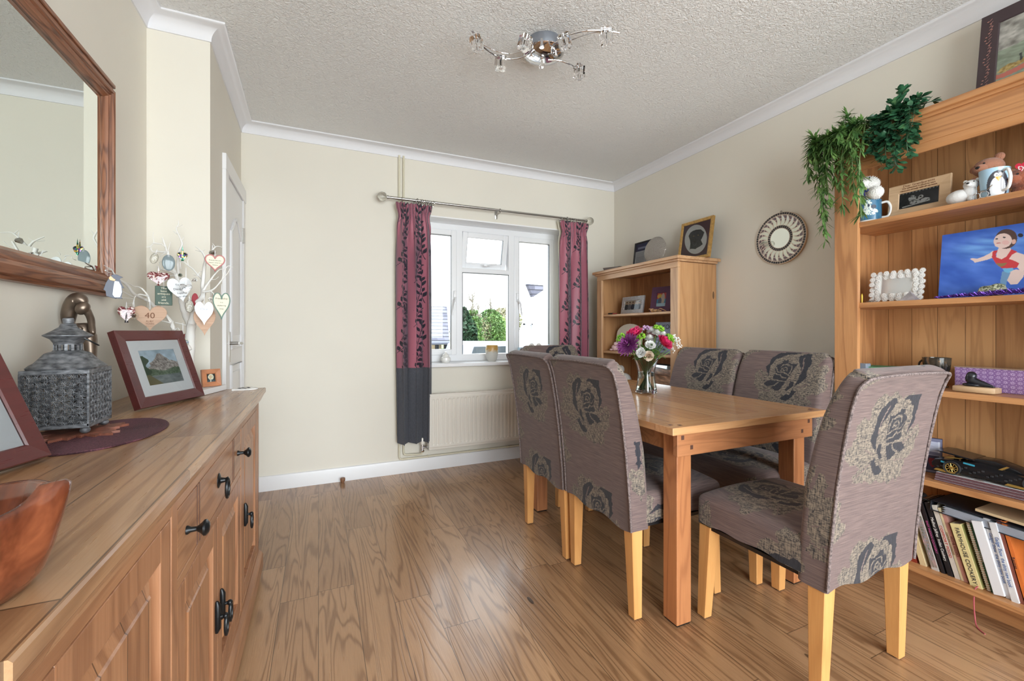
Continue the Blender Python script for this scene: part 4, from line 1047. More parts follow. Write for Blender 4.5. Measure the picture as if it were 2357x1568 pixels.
def picture_frame(name, label, Mx, w, h, fw, dep, mat, fn, nx=110, ny=80, mount=0, mountcol=(228, 230, 234), cat='picture frame', glass=True, easel=True, group=None):
    t = thing_m(name, label, cat, Mx, group)
    mitred(t, w, h, fw, dep, mat)
    b = MB(); b.box((.003, .003, .0), (w - .003, h - .003, .003)); local_build(b, 'backboard', plain('black_backboard', (38, 34, 34), .8), t)
    z = dep - .006
    if mount:
        b = MB(); i0 = fw - .002
        for (p, q) in (((i0, i0), (w - i0, i0 + mount)), ((i0, h - i0 - mount), (w - i0, h - i0)), ((i0, i0 + mount), (i0 + mount, h - i0 - mount)), ((w - i0 - mount, i0 + mount), (w - i0, h - i0 - mount))): b.box((p[0], p[1], z), (q[0], q[1], z + .0012))
        local_build(b, 'mount', plain('mount_%d_%d_%d' % tuple(mountcol), mountcol, .8), t)
    if fn: paint_panel(t, 'picture', fw - .002 + mount, fw - .002 + mount, w - fw + .002 - mount, h - fw + .002 - mount, z - .0005, nx, ny, fn)
    if glass:
        b = MB(); b.quad((fw, fw, z + .002), (w - fw, fw, z + .002), (w - fw, h - fw, z + .002), (fw, h - fw, z + .002)); local_build(b, 'glazing', M['pane'], t)
    if easel:
        lean = math.atan2(abs((Mx.to_3x3() @ Vector((0, 1, 0))).xy.length), (Mx.to_3x3() @ Vector((0, 1, 0))).z)
        L = h * .62; off = L * math.sin(lean * 2 + .12)
        b = MB(); b.prism([(w * .4, 0), (w * .6, 0), (w * .56, 1), (w * .44, 1)], 2, 0, .003)
        for v in b.b.verts:
            tt = v.co.y; v.co.y = .012 + L * .98 * tt if False else L * tt; v.co.z = v.co.z - .003 - (1 - tt) * off * .0
        local_build(b, 'easel_back', plain('black_backboard', (38, 34, 34), .8), t)
    return t
def standM(p, xdir, lean):
    """frame standing at p (bottom-left front), running along xdir, leaning back by lean"""
    x = Vector(xdir).normalized(); n = x.cross(Vector((0, 0, 1)))
    y = Vector((0, 0, math.cos(lean))) - n * math.sin(lean)
    return frame_matrix(p, x, y)
def heart_pts(w, h, n=36, pointy=1.0):
    out = []
    for k in range(n):
        a = 2 * PI * k / n; x = 16 * math.sin(a) ** 3; y = 13 * math.cos(a) - 5 * math.cos(2 * a) - 2 * math.cos(3 * a) - math.cos(4 * a)
        out.append((x / 32 * w, (y + 2.5) / 29 * h))
    return out

ST_ = .857
CB = None
def seen(Mx, x, y, z=.016):
    P = np.stack([x, y, np.full_like(x, z)], -1) @ np.array(Mx)[:3, :3].T + np.array(Mx)[:3, 3]
    d_ = P[:, 0] * _s + P[:, 1] * _c
    return 1178.5 + FPX * (P[:, 0] * _c - P[:, 1] * _s) / d_, HY - FPX * (P[:, 2] - CAMH) / d_
# --- mountain picture
Mx = standM((-.547, 1.789, ST_ + .002), (.385, .923, 0), .33)
def mountain(u, v):
    c = rgb(len(u), (176, 196, 212)); n1 = vnoise(u * 6, v * 6, 5, 3)
    c += (n1[:, None] - .5) * 60
    ridge = .60 + .28 * np.exp(-((u - .55) / .22) ** 2) + .10 * (vnoise(u * 14, u * 0, 4, 3) - .5) - .1 * (u < .2)
    m = v < ridge; rk = vnoise(u * 26, v * 30 + u * 20, 8, 3); c[m] = (np.array([150, 142, 138]) + (rk[m, None] - .5) * 150)
    m = v < .42 + .04 * np.sin(u * 9); c[m] = np.array([96, 112, 92]) + (vnoise(u[m] * 30, v[m] * 40, 2, 2)[:, None] - .5) * 60
    m = v < .26; c[m] = np.array([122, 130, 132]) + (vnoise(u[m] * 8, v[m] * 30, 6, 2)[:, None] - .5) * 50
    m = (u < .14 + .06 * np.sin(v * 20)) & (v < .85) & (v > .3); c[m] = (58, 76, 58); m = (v < .3) & (u < .4 - v); c[m] = (110, 104, 76)
    return c
picture_frame('picture_frame', 'cherry wood frame with a white-mounted mountain lake print, leaning back on the sideboard', Mx, .304, .270, .036, .022, [M['cherry'], M['cherry']], mountain, 150, 110, .038)
# --- left frame, only its right end in view
Mx = standM((-.575, .955, ST_ + .002), (.55, .84, 0), .42)
Mx = standM(Vector((-.515, 1.19, ST_ + .002)) - Vector((.30, .95, 0)).normalized() * .30, (.30, .95, 0), .42)
def grey_photo(u, v):
    c = rgb(len(u), (196, 200, 206)); m = (u < .55) & (v > .3) & (v < .8); c[m] = (np.array([110, 118, 124]) + (vnoise(u[m] * 20, v[m] * 20, 2, 3)[:, None] - .5) * 120); return c
picture_frame('picture_frame', 'dark cherry frame cut off by the left photo edge, standing beside the lantern', Mx, .300, .235, .034, .024, [M['cherry'], M['cherry']], grey_photo, 80, 60, 0)
# --- woven oval mat
n = NT('woven_plum_mat', .75); oc = n.coord(); x_ = n.sep(oc)
rr = n.math('SQRT', n.math('ADD', n.math('POWER', n.math('MULTIPLY', x_[0], 1.55), 2), n.math('POWER', x_[1], 2)))
w_ = n.math('SINE', n.math('MULTIPLY', rr, 1400)); w2_ = n.noise(n.vscale(oc, (300, 300, 300)), 1, 1)
n.set('Base Color', n.ramp(n.math('ADD', n.math('MULTIPLY', w_, .25), w2_), [(.35, srgb(60, 26, 38)), (.75, srgb(128, 76, 88))])); n.bump(n.math('ADD', w_, w2_), .6, .003); M['mat'] = n.m
b = MB(); b.lathe([(0, 0), (.19, 0), (.192, .002), (.19, .004), (0, .0045)], 72, (0, 0, 0), sx=.66, sy=1.08)
mt_ = one('place_mat', b, M['mat'], 'oval woven plum place mat under the metal lantern', 'place mat', smooth=True); mt_.location = (-.50, 1.425, ST_)
# --- maple-leaf trivet (flat wooden leaf) under the lantern
b = MB(); pts = []
for k in range(44):
    a = 2 * PI * k / 44; r = .088 * (1 + .22 * math.sin(a * 5) + (.16 if k % 2 else -.10)); pts.append((r * math.cos(a) * .85, r * math.sin(a)))
b.prism(pts, 2, 0, .006)
tr_ = one('leaf_trivet', b, plain('stained_leaf_wood', (128, 78, 62), .5, var=.25, vs=40), 'flat jagged wooden leaf trivet lying between lantern and plum mat', 'trivet'); tr_.location = (-.555, 1.455, ST_ + .0045); tr_.rotation_euler = (0, 0, .4)
# --- filigree lantern
LZ = ST_ + .0105
lx0, lx1, ly0, ly1 = -.640, -.513, 1.392, 1.519; lcx, lcy = (lx0 + lx1) / 2, (ly0 + ly1) / 2
t = thing('lantern', 'square grey metal filigree lantern with a domed lid and ring handle', 'lantern', (lcx, lcy, LZ), 0)
n = NT('weathered_pewter', .55, metal=.55); n.set('Base Color', n.ramp(n.noise(n.vscale(n.coord(), (60, 60, 160)), 1, 4), [(.3, srgb(66, 68, 72)), (.7, srgb(140, 142, 146))])); M['pewter'] = n.m
for x in (lx0 + .012, lx1 - .012):
    for y in (ly0 + .012, ly1 - .012):
        b = MB(); b.ball((x, y, LZ + .009), .0095, (1.1, 1.1, .9), 12, 8); b.build('foot', M['pewter'], t, smooth=True)
b = MB(); b.box((lx0, ly0, LZ + .016), (lx1, ly1, LZ + .026), .001)
b.box((lx0, ly0, LZ + .148), (lx1, ly1, LZ + .158), .001)
for x in (lx0, lx1 - .004):
    for y in (ly0, ly1 - .004): b.box((x, y, LZ + .02), (x + .004, y + .004, LZ + .15))
b.build('lantern_frame', M['pewter'], t)
rs = random.Random(3)
for side in range(4):
    b = MB(); Lw = .127
    def PT(p, q):   # p along the side, q up
        return [(lx0 + p, ly0 + .001, LZ + .022 + q), (lx1 - .001, ly0 + p, LZ + .022 + q), (lx0 + p, ly1 - .001, LZ + .022 + q), (lx0 + .001, ly0 + p, LZ + .022 + q)][side]
    H_ = .128; st = .0159
    for i in range(8):
        for j in range(8):
            cx_, cy_ = (i + .5) * st, (j + .5) * st + (0 if i % 2 else st * .0)
            for R_, a0, a1, ph in ((.0072, 0, 2 * PI, 0), (.0045, .4, 5.2, i + j), (.0022, 0, 2 * PI, 0)):
                n_ = 12 if R_ > .003 else 6
                pts = [PT(cx_ + R_ * math.cos(a0 + ph + (a1 - a0) * k / n_), cy_ + R_ * math.sin(a0 + ph + (a1 - a0) * k / n_)) for k in range(n_ + 1)]
                b.tube(pts, .0009, 4, cap=False)
            for dx_, dy_ in ((.5, .5),):
                q = [PT(cx_ + st * (.5 + .17 * math.cos(a)), cy_ + st * (.5 + .17 * math.sin(a))) for a in [k * PI / 3 for k in range(7)]]
                if i < 7 and j < 7: b.tube(q, .001, 4, cap=False)
                b.tube([PT(cx_ + st * .32, cy_ + st * .32), PT(cx_ + st * .5, cy_ + st * .45), PT(cx_ + st * .68 if i < 7 else cx_ + st * .5, cy_ + st * .3)], .0009, 4, cap=False)
    b.build('filigree_panel', M['pewter'], t, smooth=True)
b = MB(); prof = [(.062, .157), (.064, .162), (.060, .168), (.054, .174), (.047, .186), (.041, .196), (.036, .199), (.030, .201), (.027, .204)]
vs = b.lathe(prof, 64, (lcx, lcy, LZ))
for v in vs:
    d_ = Vector((v.co.x - lcx, v.co.y - lcy)); a = math.atan2(d_.y, d_.x); f = 1 + .22 * max(0, (d_.length - .03) / .034) * math.sin(2 * a) ** 2; v.co.x = lcx + d_.x * f; v.co.y = lcy + d_.y * f
b.build('lid', M['pewter'], t, smooth=True, angle=50)
b = MB()
for k in range(14):
    a = 2 * PI * k / 14; m_ = Matrix.Translation((lcx, lcy, 0)) @ Matrix.Rotation(a, 4, 'Z'); b.box((.0245, -.0028, LZ + .203), (.0265, .0028, LZ + .220), 0, 2, m_)
b.lathe([(.0262, .218), (.027, .222), (.033, .232), (.046, .240), (.046, .242), (.030, .252), (.017, .262), (.014, .270), (.010, .272), (.011, .282), (.009, .285), (0, .285)], 40, (lcx, lcy, LZ), close=False)
b.build('chimney_cap', M['pewter'], t, smooth=True)
b = MB(); hm = Matrix.Translation((lcx + .026, lcy + .006, LZ + .236)) @ Matrix.Rotation(.35, 4, 'Z') @ Matrix.Rotation(.62, 4, 'Y') @ Matrix.Diagonal((1.15, .62, 1, 1))
b.torus((0, 0, 0), .031, .0019, None, 40, 8); bmesh.ops.transform(b.b, matrix=hm, verts=b.b.verts[:]); b.build('ring_handle', M['iron'], t, smooth=True)

# --- bronze figures
n = NT('bronze_resin', .32, metal=.75); n.set('Base Color', n.ramp(n.noise(n.coord(), 14, 3), [(.3, srgb(74, 62, 54)), (.7, srgb(132, 116, 102))])); M['bronze'] = n.m
def figure(label, pos, mirror=1, lean=0):
    t_ = thing('bronze_statue', label, 'statue', pos)
    x0, y0, z0 = pos; R_ = Vector((_c, -_s, 0)) * mirror; F_ = Vector((-_s, -_c, 0))
    P = lambda a, f, z: Vector((x0, y0, z0)) + R_ * a + F_ * f + Vector((0, 0, z))
    b = MB(); m_ = Matrix.Translation((x0, y0, z0)); b.lathe([(0, 0), (.042, 0), (.043, .004), (.036, .010), (.022, .014)], 28, m=m_); b.build('base', M['bronze'], t_, smooth=True)
    b = MB()
    b.tube(smooth_path([P(0, 0, .008), P(.004, 0, .07), P(.008, 0, .14), P(.006, 0, .20), P(0, 0, .25), P(-.004, 0, .285)], 4), [.024, .0245, .025, .0253, .0256, .0256, .0256, .0255, .0252, .0248, .0245, .024, .0238, .0238, .024, .025, .0262, .027, .0268, .025, .020], 20)
    b.tube(smooth_path([P(.020, .004, .02), P(.024, .004, .12), P(.022, .002, .2), P(.016, 0, .26)], 4), [.013, .013, .013, .0135, .014, .014, .0145, .015, .016, .017, .018, .018, .015], 16)
    b.build('body', M['bronze'], t_, smooth=True, angle=80)
    b = MB(); b.tube(smooth_path([P(-.036, .004, .262), P(-.038, .006, .30), P(-.030, .006, .335), P(-.012, .006, .356), P(.004, .006, .352), P(.012, .004, .335)], 4), [.006, .010, .013, .015, .017, .018, .0185, .019, .0195, .020, .0205, .021, .021, .020, .019, .017, .015, .012, .009, .006, .003], 14)
    b.ball(P(.010, .012, .330), .0165, (1, 1, 1.25), rot=(0, .5, 0)); b.build('head', M['bronze'], t_, smooth=True, angle=80)
    b = MB()
    b.tube(smooth_path([P(-.036, .006, .275), P(-.022, .022, .258), P(.010, .028, .250), P(.040, .018, .256)], 4), [.010, .010, .0098, .0096, .0094, .0092, .009, .0088, .0085, .008, .0072, .006, .004], 12)
    b.tube(smooth_path([P(.010, .0, .325), P(.028, .006, .300), P(.038, .012, .272), P(.046, .016, .254)], 4), [.010, .010, .0095, .009, .009, .0088, .0085, .008, .008, .0078, .007, .006, .004], 12)
    b.tube(smooth_path([P(-.030, .010, .30), P(-.010, .024, .282), P(.020, .024, .268)], 4), [.009, .009, .009, .0088, .0085, .008, .007, .006, .004], 12)
    b.build('arm', M['bronze'], t_, smooth=True, angle=80)
    return t_
figure('slim bronze statue of an embracing couple standing behind the metal lantern', (-.640, 1.70, ST_))
figure('bronze statue at the far left edge of the photo, an arm reaching right', (-.635, 1.235, ST_), -1)

# --- carved wooden bowl
n = NT('polished_burr_wood', .22); oc = n.coord(); nn = n.noise(n.vscale(oc, (9, 9, 5)), 1, 4, .6, 1.8)
n.set('Base Color', n.ramp(nn, [(.3, srgb(58, 26, 16)), (.48, srgb(104, 54, 34)), (.62, srgb(138, 78, 50)), (.8, srgb(170, 108, 74))])); n.set('Coat Weight', .4); M['burr'] = n.m
t = thing('wooden_bowl', 'thick polished reddish burr wood bowl at the near end of the sideboard', 'bowl', (-.340, .600, ST_))
NA, NP = 96, 26; a = np.linspace(0, 2 * PI, NA, endpoint=False)
prof_o = [(0, 0), (.060, 0), (.070, .003), (.077, .014), (.0815, .035), (.084, .060), (.0855, .082), (.085, .090), (.081, .093)]; prof_i = [(.075, .091), (.071, .075), (.064, .045), (.050, .028), (.03, .021), (0, .02)]
pr = prof_o + prof_i; b = MB(); vs = b.lathe(pr, NA, (0, 0, 0), close=False)
for v in vs:
    r = math.hypot(v.co.x, v.co.y)
    if r < 1e-6: continue
    an = math.atan2(v.co.y, v.co.x); k = v.co.z / .093
    lip = math.exp(-((((an - .10 + PI) % (2 * PI)) - PI) / .20) ** 2); wob = .03 * math.sin(an * 3 + 1) + .02 * math.sin(an * 7)
    outer_ = r > .104 * k or v.co.z < .02
    f = 1 + wob * k + (.15 * lip * k ** .9 if r > .0762 and v.co.z > .004 else .0)
    v.co.x *= f; v.co.y *= f; v.co.z += (.010 * lip * k + .005 * math.sin(an * 2 + .6) * k)
local_build(b, 'bowl_body', M['burr'], t, smooth=True, angle=60)
b = None

# --- white block, small frame, card, white heart
TB = frame_matrix((-.378, 2.296, ST_ + .012), (.0, 1, 0), (0, 0, 1))
b = MB(); q0 = Vector((-.447, 2.075, ST_)); b.prism([(-.450, 2.03), (-.376, 2.288), (-.470, 2.305), (-.60, 2.30), (-.60, 2.06)], 2, ST_ + .001, ST_ + .023, .001)
one('display_block', b, M['white'], 'low white block on the sideboard carrying the little portrait frame', 'block')
def portrait(u, v):
    c = rgb(len(u), (34, 38, 36)); c += (vnoise(u * 14, v * 14, 3, 3)[:, None] - .5) * 50
    m = inell(u, v, .5, .60, .30, .34); c[m] = np.array([214, 206, 180]) + (vnoise(u[m] * 18, v[m] * 18, 3, 2)[:, None] - .5) * 80
    m = inell(u, v, .46, .60, .15, .21); c[m] = (206, 176, 140); m = inell(u, v, .5, .08, .45, .24); c[m] = (64, 78, 84); m = inpoly(u, v, [(.42, .3), (.52, .38), (.5, .02), (.38, .02)]); c[m] = (200, 196, 180); return c
picture_frame('picture_frame', 'tiny square tan wood frame with a white-haired portrait, on the white block', standM((-.452, 2.212, ST_ + .0235), (.83, .56, 0), .17), .072, .074, .020, .012, [plain('tan_frame_wood', (178, 118, 82), .4, var=.08)] * 2, portrait, 60, 60, 0, easel=False)
def card(u, v):
    c = rgb(len(u), (232, 234, 238)); m = (((v * 26) % 1) < .35) & (u > .3) & (u < .3 + .6 * vnoise(v * 26 // 1, v * 0, 3)); c[m] = (120, 122, 132); m = inell(u, v, .7, .5, .10, .05); c[m] = (200, 90, 90); return c
t = thing_m('verse_card', 'white printed card propped between the mountain picture and the tree trunk', 'card', standM((-.512, 2.16, ST_ + .0235), (.72, .70, 0), .12)); b = MB(); b.box((0, 0, 0), (.052, .086, .0012), .0004); local_build(b, 'card', M['white'], t); paint_panel(t, 'print', .001, .001, .051, .085, .0015, 60, 110, card)
Mh = Matrix.Translation((-.305, 2.262, ST_)) @ Matrix.Rotation(math.radians(-62), 4, 'Z')
t = thing_m('heart_plaque', 'white ceramic heart lying flat at the far end of the sideboard', 'plaque', Mh)
b = MB(); b.prism(heart_pts(.095, .098), 2, 0, .007, .002); local_build(b, 'heart', plain('white_ceramic', (232, 232, 230), .2), t, smooth=True)
for i_, s_ in enumerate(('Mum', 'you are', 'loved')): text(t, s_, MW[t.name] @ Matrix.Translation((0, .02 - .018 * i_, .0074)), .015, M['ink'])

# --- white twig tree
n = NT('white_twig_paint', .6, srgb(232, 230, 226)); n.bump(n.noise(n.coord(), 60, 3), .3, .004); M['twig'] = n.m
def zt(x, y): return 230 + x / 4.9, 480 + y / 4.9
def dep(u, base):
    k = (u - 1178.5) / FPX; q = _s + k * _c
    return min(base, -.668 / q) if q < 0 else base
def atD(u, v, d): r = _ray(u); return Vector((r[0] * d, r[1] * d, CAMH - (v - HY) * d / FPX))
def TP(pts, base): return [atD(*zt(x, y), dep(zt(x, y)[0], base)) for x, y in pts]
t = thing('twig_tree', 'white painted twig tree hung with hearts and glass ornaments', 'twig tree', (-.50, 2.245, ST_))
tb = atD(437, 893, 1.84)
BR = [([(1015, 2035), (1005, 1800), (1015, 1560), (1020, 1400), (1035, 1290)], 1.84, .0205, .0165), ([(1015, 1760), (960, 1720), (920, 1650), (905, 1560), (890, 1480)], 1.84, .008, .004),
      ([(1025, 1330), (975, 1220), (940, 1120), (915, 1010), (900, 880), (850, 740), (815, 650), (775, 540), (755, 480), (728, 400), (705, 330)], 1.87, .0155, .0025),
      ([(905, 900), (885, 740), (880, 600), (888, 500), (918, 430), (925, 385), (885, 290), (860, 230), (885, 180), (886, 128)], 1.90, .0075, .0012), ([(920, 370), (950, 320)], 1.9, .002, .001), ([(868, 285), (826, 252)], 1.9, .003, .001), ([(862, 215), (930, 186)], 1.9, .002, .0009),
      ([(755, 490), (700, 490), (640, 485), (592, 483), (572, 430), (606, 385), (598, 320), (603, 268)], 1.86, .0045, .001), ([(604, 388), (660, 398), (700, 405), (742, 440)], 1.86, .0035, .0016), ([(574, 430), (520, 438)], 1.85, .002, .0008), ([(770, 470), (785, 410), (795, 375)], 1.86, .002, .0008), ([(740, 500), (705, 520), (670, 550)], 1.86, .003, .001),
      ([(850, 735), (780, 705), (710, 690), (670, 680), (640, 650)], 1.86, .006, .0012), ([(700, 690), (670, 620), (700, 590)], 1.85, .002, .0008), ([(850, 750), (800, 760), (740, 770)], 1.87, .005, .002),
      ([(1035, 1300), (1060, 1180), (1070, 1080), (1130, 1035), (1165, 970), (1160, 880), (1168, 760), (1180, 640), (1190, 570), (1160, 500), (1130, 470), (1078, 430)], 1.79, .0155, .0015), ([(1145, 490), (1190, 462)], 1.79, .0018, .0008), ([(1135, 485), (1075, 470)], 1.79, .0018, .0008),
      ([(1185, 590), (1240, 510), (1300, 436), (1340, 428), (1388, 440)], 1.80, .0042, .0009), ([(1300, 436), (1270, 392)], 1.8, .0018, .0008),
      ([(1165, 930), (1215, 850), (1290, 750), (1350, 690), (1400, 690)], 1.77, .006, .001), ([(1165, 940), (1240, 930), (1300, 895), (1380, 800), (1440, 730), (1480, 655)], 1.76, .0055, .0009), ([(1380, 800), (1400, 720), (1440, 650), (1500, 662)], 1.76, .003, .0009), ([(1250, 800), (1300, 800), (1340, 770)], 1.77, .002, .0008), ([(1240, 930), (1280, 960), (1300, 1060)], 1.76, .003, .001),
      ([(1165, 810), (1105, 750), (1045, 680), (995, 645), (940, 600), (895, 605)], 1.80, .0045, .0012), ([(995, 640), (990, 590), (1005, 568)], 1.8, .002, .0008), ([(1110, 755), (1060, 750), (1045, 735)], 1.8, .002, .0008), ([(1050, 1060), (1020, 1030), (1000, 1000)], 1.79, .004, .0015), ([(1168, 720), (1135, 705)], 1.79, .002, .001),
      ([(1010, 1600), (940, 1480), (870, 1420), (835, 1380), (805, 1290), (740, 1205), (690, 1160), (620, 1110), (565, 1055), (500, 1020), (430, 990), (370, 950), (320, 880), (260, 830), (200, 795)], 1.82, .010, .0040), ([(205, 800), (160, 740), (130, 690), (90, 670), (45, 640)], 1.8, .004, .001), ([(130, 690), (60, 695)], 1.8, .002, .0009), ([(60, 700), (100, 720), (150, 730)], 1.8, .0018, .001),
      ([(560, 1055), (540, 985), (480, 910), (435, 885), (385, 880), (330, 850), (270, 830)], 1.78, .0045, .0009), ([(540, 990), (450, 968), (400, 990), (372, 1060), (310, 1075)], 1.77, .0035, .0009), ([(385, 1020), (300, 1010), (215, 1008)], 1.76, .002, .0008), ([(372, 1060), (375, 1095)], 1.76, .002, .001), ([(300, 870), (230, 820), (215, 900), (300, 960), (380, 1000)], 1.78, .002, .002),
      ([(800, 1290), (750, 1210), (700, 1110), (655, 1030)], 1.80, .004, .001), ([(790, 1290), (700, 1270), (645, 1275)], 1.79, .0028, .0009), ([(830, 1370), (800, 1330), (830, 1270)], 1.8, .0028, .0012), ([(835, 1380), (880, 1350), (905, 1400)], 1.79, .0024, .0012), ([(1000, 1330), (930, 1305), (850, 1290)], 1.84, .004, .002)]
b = MB()
for pts, base, r0_, r1_ in BR:
    P = smooth_path(TP(pts, base), 4); N_ = len(P); rr2 = [(r0_ + (r1_ - r0_) * (k / (N_ - 1)) ** .8) * (1 + .08 * math.sin(k * 1.9)) for k in range(N_)]
    b.tube(P, rr2, 8)
b.build('branches', M['twig'], t, smooth=True, angle=70)
b = MB(); b.lathe([(.0, 0), (.045, 0), (.047, .004), (.030, .009), (.018, .012)], 24, (tb.x, tb.y, ST_ + .0)); b.build('base', M['twig'], t, smooth=True)
M['ribbon'] = plain('white_ribbon', (236, 236, 238), .6)
OG = 'ornaments hanging on the white twig tree'
def orn(name, label, u, v, wpx, hpx, base, shape, mat, cat='ornament', thick=.004, texts=(), string=10, tm=None, tilt=0, yaw=0, rim=None, ts=.2):
    d = dep(u, base) - .02; p = atD(u, v, d); w_, h_ = wpx * d / FPX, hpx * d / FPX
    r = _ray(u); n_ = Vector((-r[0], -r[1], 0)).normalized(); x_ = Vector((-n_.y, n_.x, 0)); x_ = Matrix.Rotation(yaw, 3, 'Z') @ x_
    Mx = frame_matrix(p, x_, (0, 0, 1)) @ Matrix.Rotation(tilt, 4, 'Z')
    t_ = thing_m(name, label, cat, Mx)
    b = MB()
    if shape == 'heart': b.prism(heart_pts(w_, h_), 2, 0, thick, thick * .3)
    elif shape == 'fat': b.prism(heart_pts(w_, h_), 2, -thick, thick, thick * .8)
    elif shape == 'rect': b.box((-w_ / 2, -h_ / 2, 0), (w_ / 2, h_ / 2, thick), .0015)
    elif shape == 'ball': b.ball((0, 0, 0), w_ / 2, u=20, v=14)
    elif shape == 'drop': b.lathe([(0, -h_ / 2), (w_ * .3, -h_ * .32), (w_ / 2, -h_ * .08), (w_ * .34, h_ * .25), (w_ * .08, h_ * .46), (0, h_ / 2)], 8)
    elif shape == 'oval': b.ball((0, 0, 0), 1, (w_ / 2, h_ / 2, thick), 20, 12)
    local_build(b, name + '_body', mat, t_, smooth=shape in ('ball', 'oval', 'fat'), angle=40)
    if rim:
        b = MB(); pts = heart_pts(w_ * .97, h_ * .97); b.tube([Vector((x, y, thick)) for x, y in pts + [pts[0]]], w_ * .035, 6); local_build(b, 'rim', rim, t_, smooth=True)
    if string:
        b = MB(); L_ = string * d / FPX; b.tube([(-.002, h_ * .36, thick), (0, h_ * .5 + L_, 0)], .0006, 5); b.tube([(.002, h_ * .36, thick), (0, h_ * .5 + L_, 0)], .0006, 5); local_build(b, 'hanger', M['ribbon'], t_)
    for i_, (s_, sz, dy) in enumerate(texts): text(t_, s_, MW[t_.name] @ Matrix.Translation((0, dy * h_, thick + .0002)), sz * w_, tm or M['ink'])
    return t_
M['swirl'] = None
n = NT('swirled_red_glass', .1); n.set('Base Color', n.ramp(n.noise(n.vscale(n.coord(), (60, 60, 60)), 1, 2, .5, 2.5), [(.38, srgb(96, 22, 34)), (.5, srgb(150, 80, 80)), (.58, srgb(226, 214, 208))])); n.set('Coat Weight', .6); M['swirl'] = n.m
n = NT('iridescent_crystal', .05, metal=.4); n.set('Base Color', n.ramp(n.voro(n.coord(), 160, out='Color'), [(.2, srgb(30, 30, 40)), (.45, srgb(60, 150, 110)), (.6, srgb(220, 170, 60)), (.8, srgb(120, 80, 170))])); M['irid'] = n.m
pale = plain('pale_painted_wood', (226, 228, 230), .5); creamh = plain('cream_painted_heart', (226, 220, 196), .6); pearl = plain('pearl_shell', (236, 236, 240), .15, 0, .8)
hwood = wood('laser_cut_wood', (196, 158, 128), (160, 120, 92), 0, .5, None, 6, 2, .8, 0, knots=False, seed=31); crystal = M['glass']
orn('glass_heart', 'red and white swirled glass heart hanging left of the green sign', 365, 642, 42, 32, 1.82, 'fat', M['swirl'], thick=.007, string=14)
orn('slogan_sign', 'small green sign reading The best antiques are old friends', 377, 681, 31, 44, 1.80, 'rect', plain('dark_green_tin', (44, 72, 56), .5), thick=.002, string=18,
    texts=(('The', .22, .38), ('best', .22, .24), ('antiques', .22, .10), ('are', .19, -.06), ('old', .22, -.22), ('friends.', .22, -.38)), tm=creamh)
orn('crystal_heart', 'small multicoloured crystal heart near the top of the twig tree', 420, 591, 20, 20, 1.86, 'fat', M['irid'], thick=.006, string=6)
orn('heart_tag', 'white heart tag addressed to a daughter on the twig tree', 416, 668, 46, 57, 1.78, 'heart', pale, thick=.003, tilt=.18, texts=(('To my', .13, .22), ('Daughter', .15, .05), ('happily', .12, -.12), ('ever after', .12, -.26)))
orn('glass_drop', 'clear patterned oval glass drop on the twig tree’s upper left', 355, 595, 15, 25, 1.80, 'oval', M['crackle'], thick=.003, tilt=-.25)
orn('glass_drop', 'grey blue glass drop on the twig tree, left of the tall middle branch', 388, 605, 24, 37, 1.80, 'oval', plain('grey_blue_glass', (150, 166, 172), .1, trans=.4), thick=.004)
orn('glass_drop', 'slim dark green glass drop in the middle of the twig tree', 415, 633, 9, 38, 1.82, 'drop', plain('bottle_green_glass', (30, 76, 52), .1))
orn('heart_tag', 'white heart with red checked edge reading Friends like you', 495, 606, 38, 38, 1.76, 'heart', creamh, thick=.003, rim=plain('red_check_edge', (190, 120, 120), .6), texts=(('Friends like you', .095, .16), ('happen once in a', .095, .02), ('lifetime', .095, -.12)))
orn('heart_tag', 'long cream heart with a green rim reading Friendship, rightmost on the tree', 510, 705, 33, 62, 1.74, 'heart', creamh, thick=.004, rim=plain('sage_rim', (92, 124, 112), .5), texts=(('Friendship', .17, .28), ('is a', .13, .14), ('sheltering', .13, .02), ('tree', .14, -.1)), string=20)
orn('heart_tag', 'brown wooden fretwork heart behind the pearly white heart', 471, 742, 42, 64, 1.77, 'heart', hwood, thick=.003, string=16)
orn('heart_tag', 'pearly white shell heart with blue lettering in front of the wooden heart', 470, 722, 36, 55, 1.745, 'heart', pearl, thick=.004, texts=(('One', .22, .18), ('who loves', .12, .02), ('you is', .12, -.1), ('here', .12, -.22)), tm=plain('blue_ink', (70, 90, 130), .6), string=22)
orn('heart_tag', 'wide wooden heart marked 40 ruby years on the lower left branch', 345, 733, 62, 58, 1.74, 'heart', hwood, thick=.003, texts=(('40', .30, .10), ('RUBY', .09, -.12), ('YEARS', .09, -.22)), tm=M['brown_ink'], string=14)
orn('glass_heart', 'dark red swirled glass heart beside the long crystal drop', 291, 724, 32, 38, 1.7, 'fat', M['swirl'], thick=.007)
orn('crystal_drop', 'long faceted clear crystal drop on the lower left branch', 308, 727, 17, 54, 1.68, 'drop', crystal)
orn('crystal_heart', 'clear glass heart hanging on a white ribbon in the middle of the tree', 428, 665, 24, 22, 1.74, 'fat', crystal, thick=.004, string=38)
orn('glass_bird', 'clear glass bird ornament right of the middle hearts', 447, 645, 12, 26, 1.76, 'drop', crystal, tilt=-.5)
orn('glass_leaf', 'clear crinkled glass leaf hanging below the middle hearts', 436, 705, 17, 30, 1.76, 'oval', M['crackle'], thick=.003)
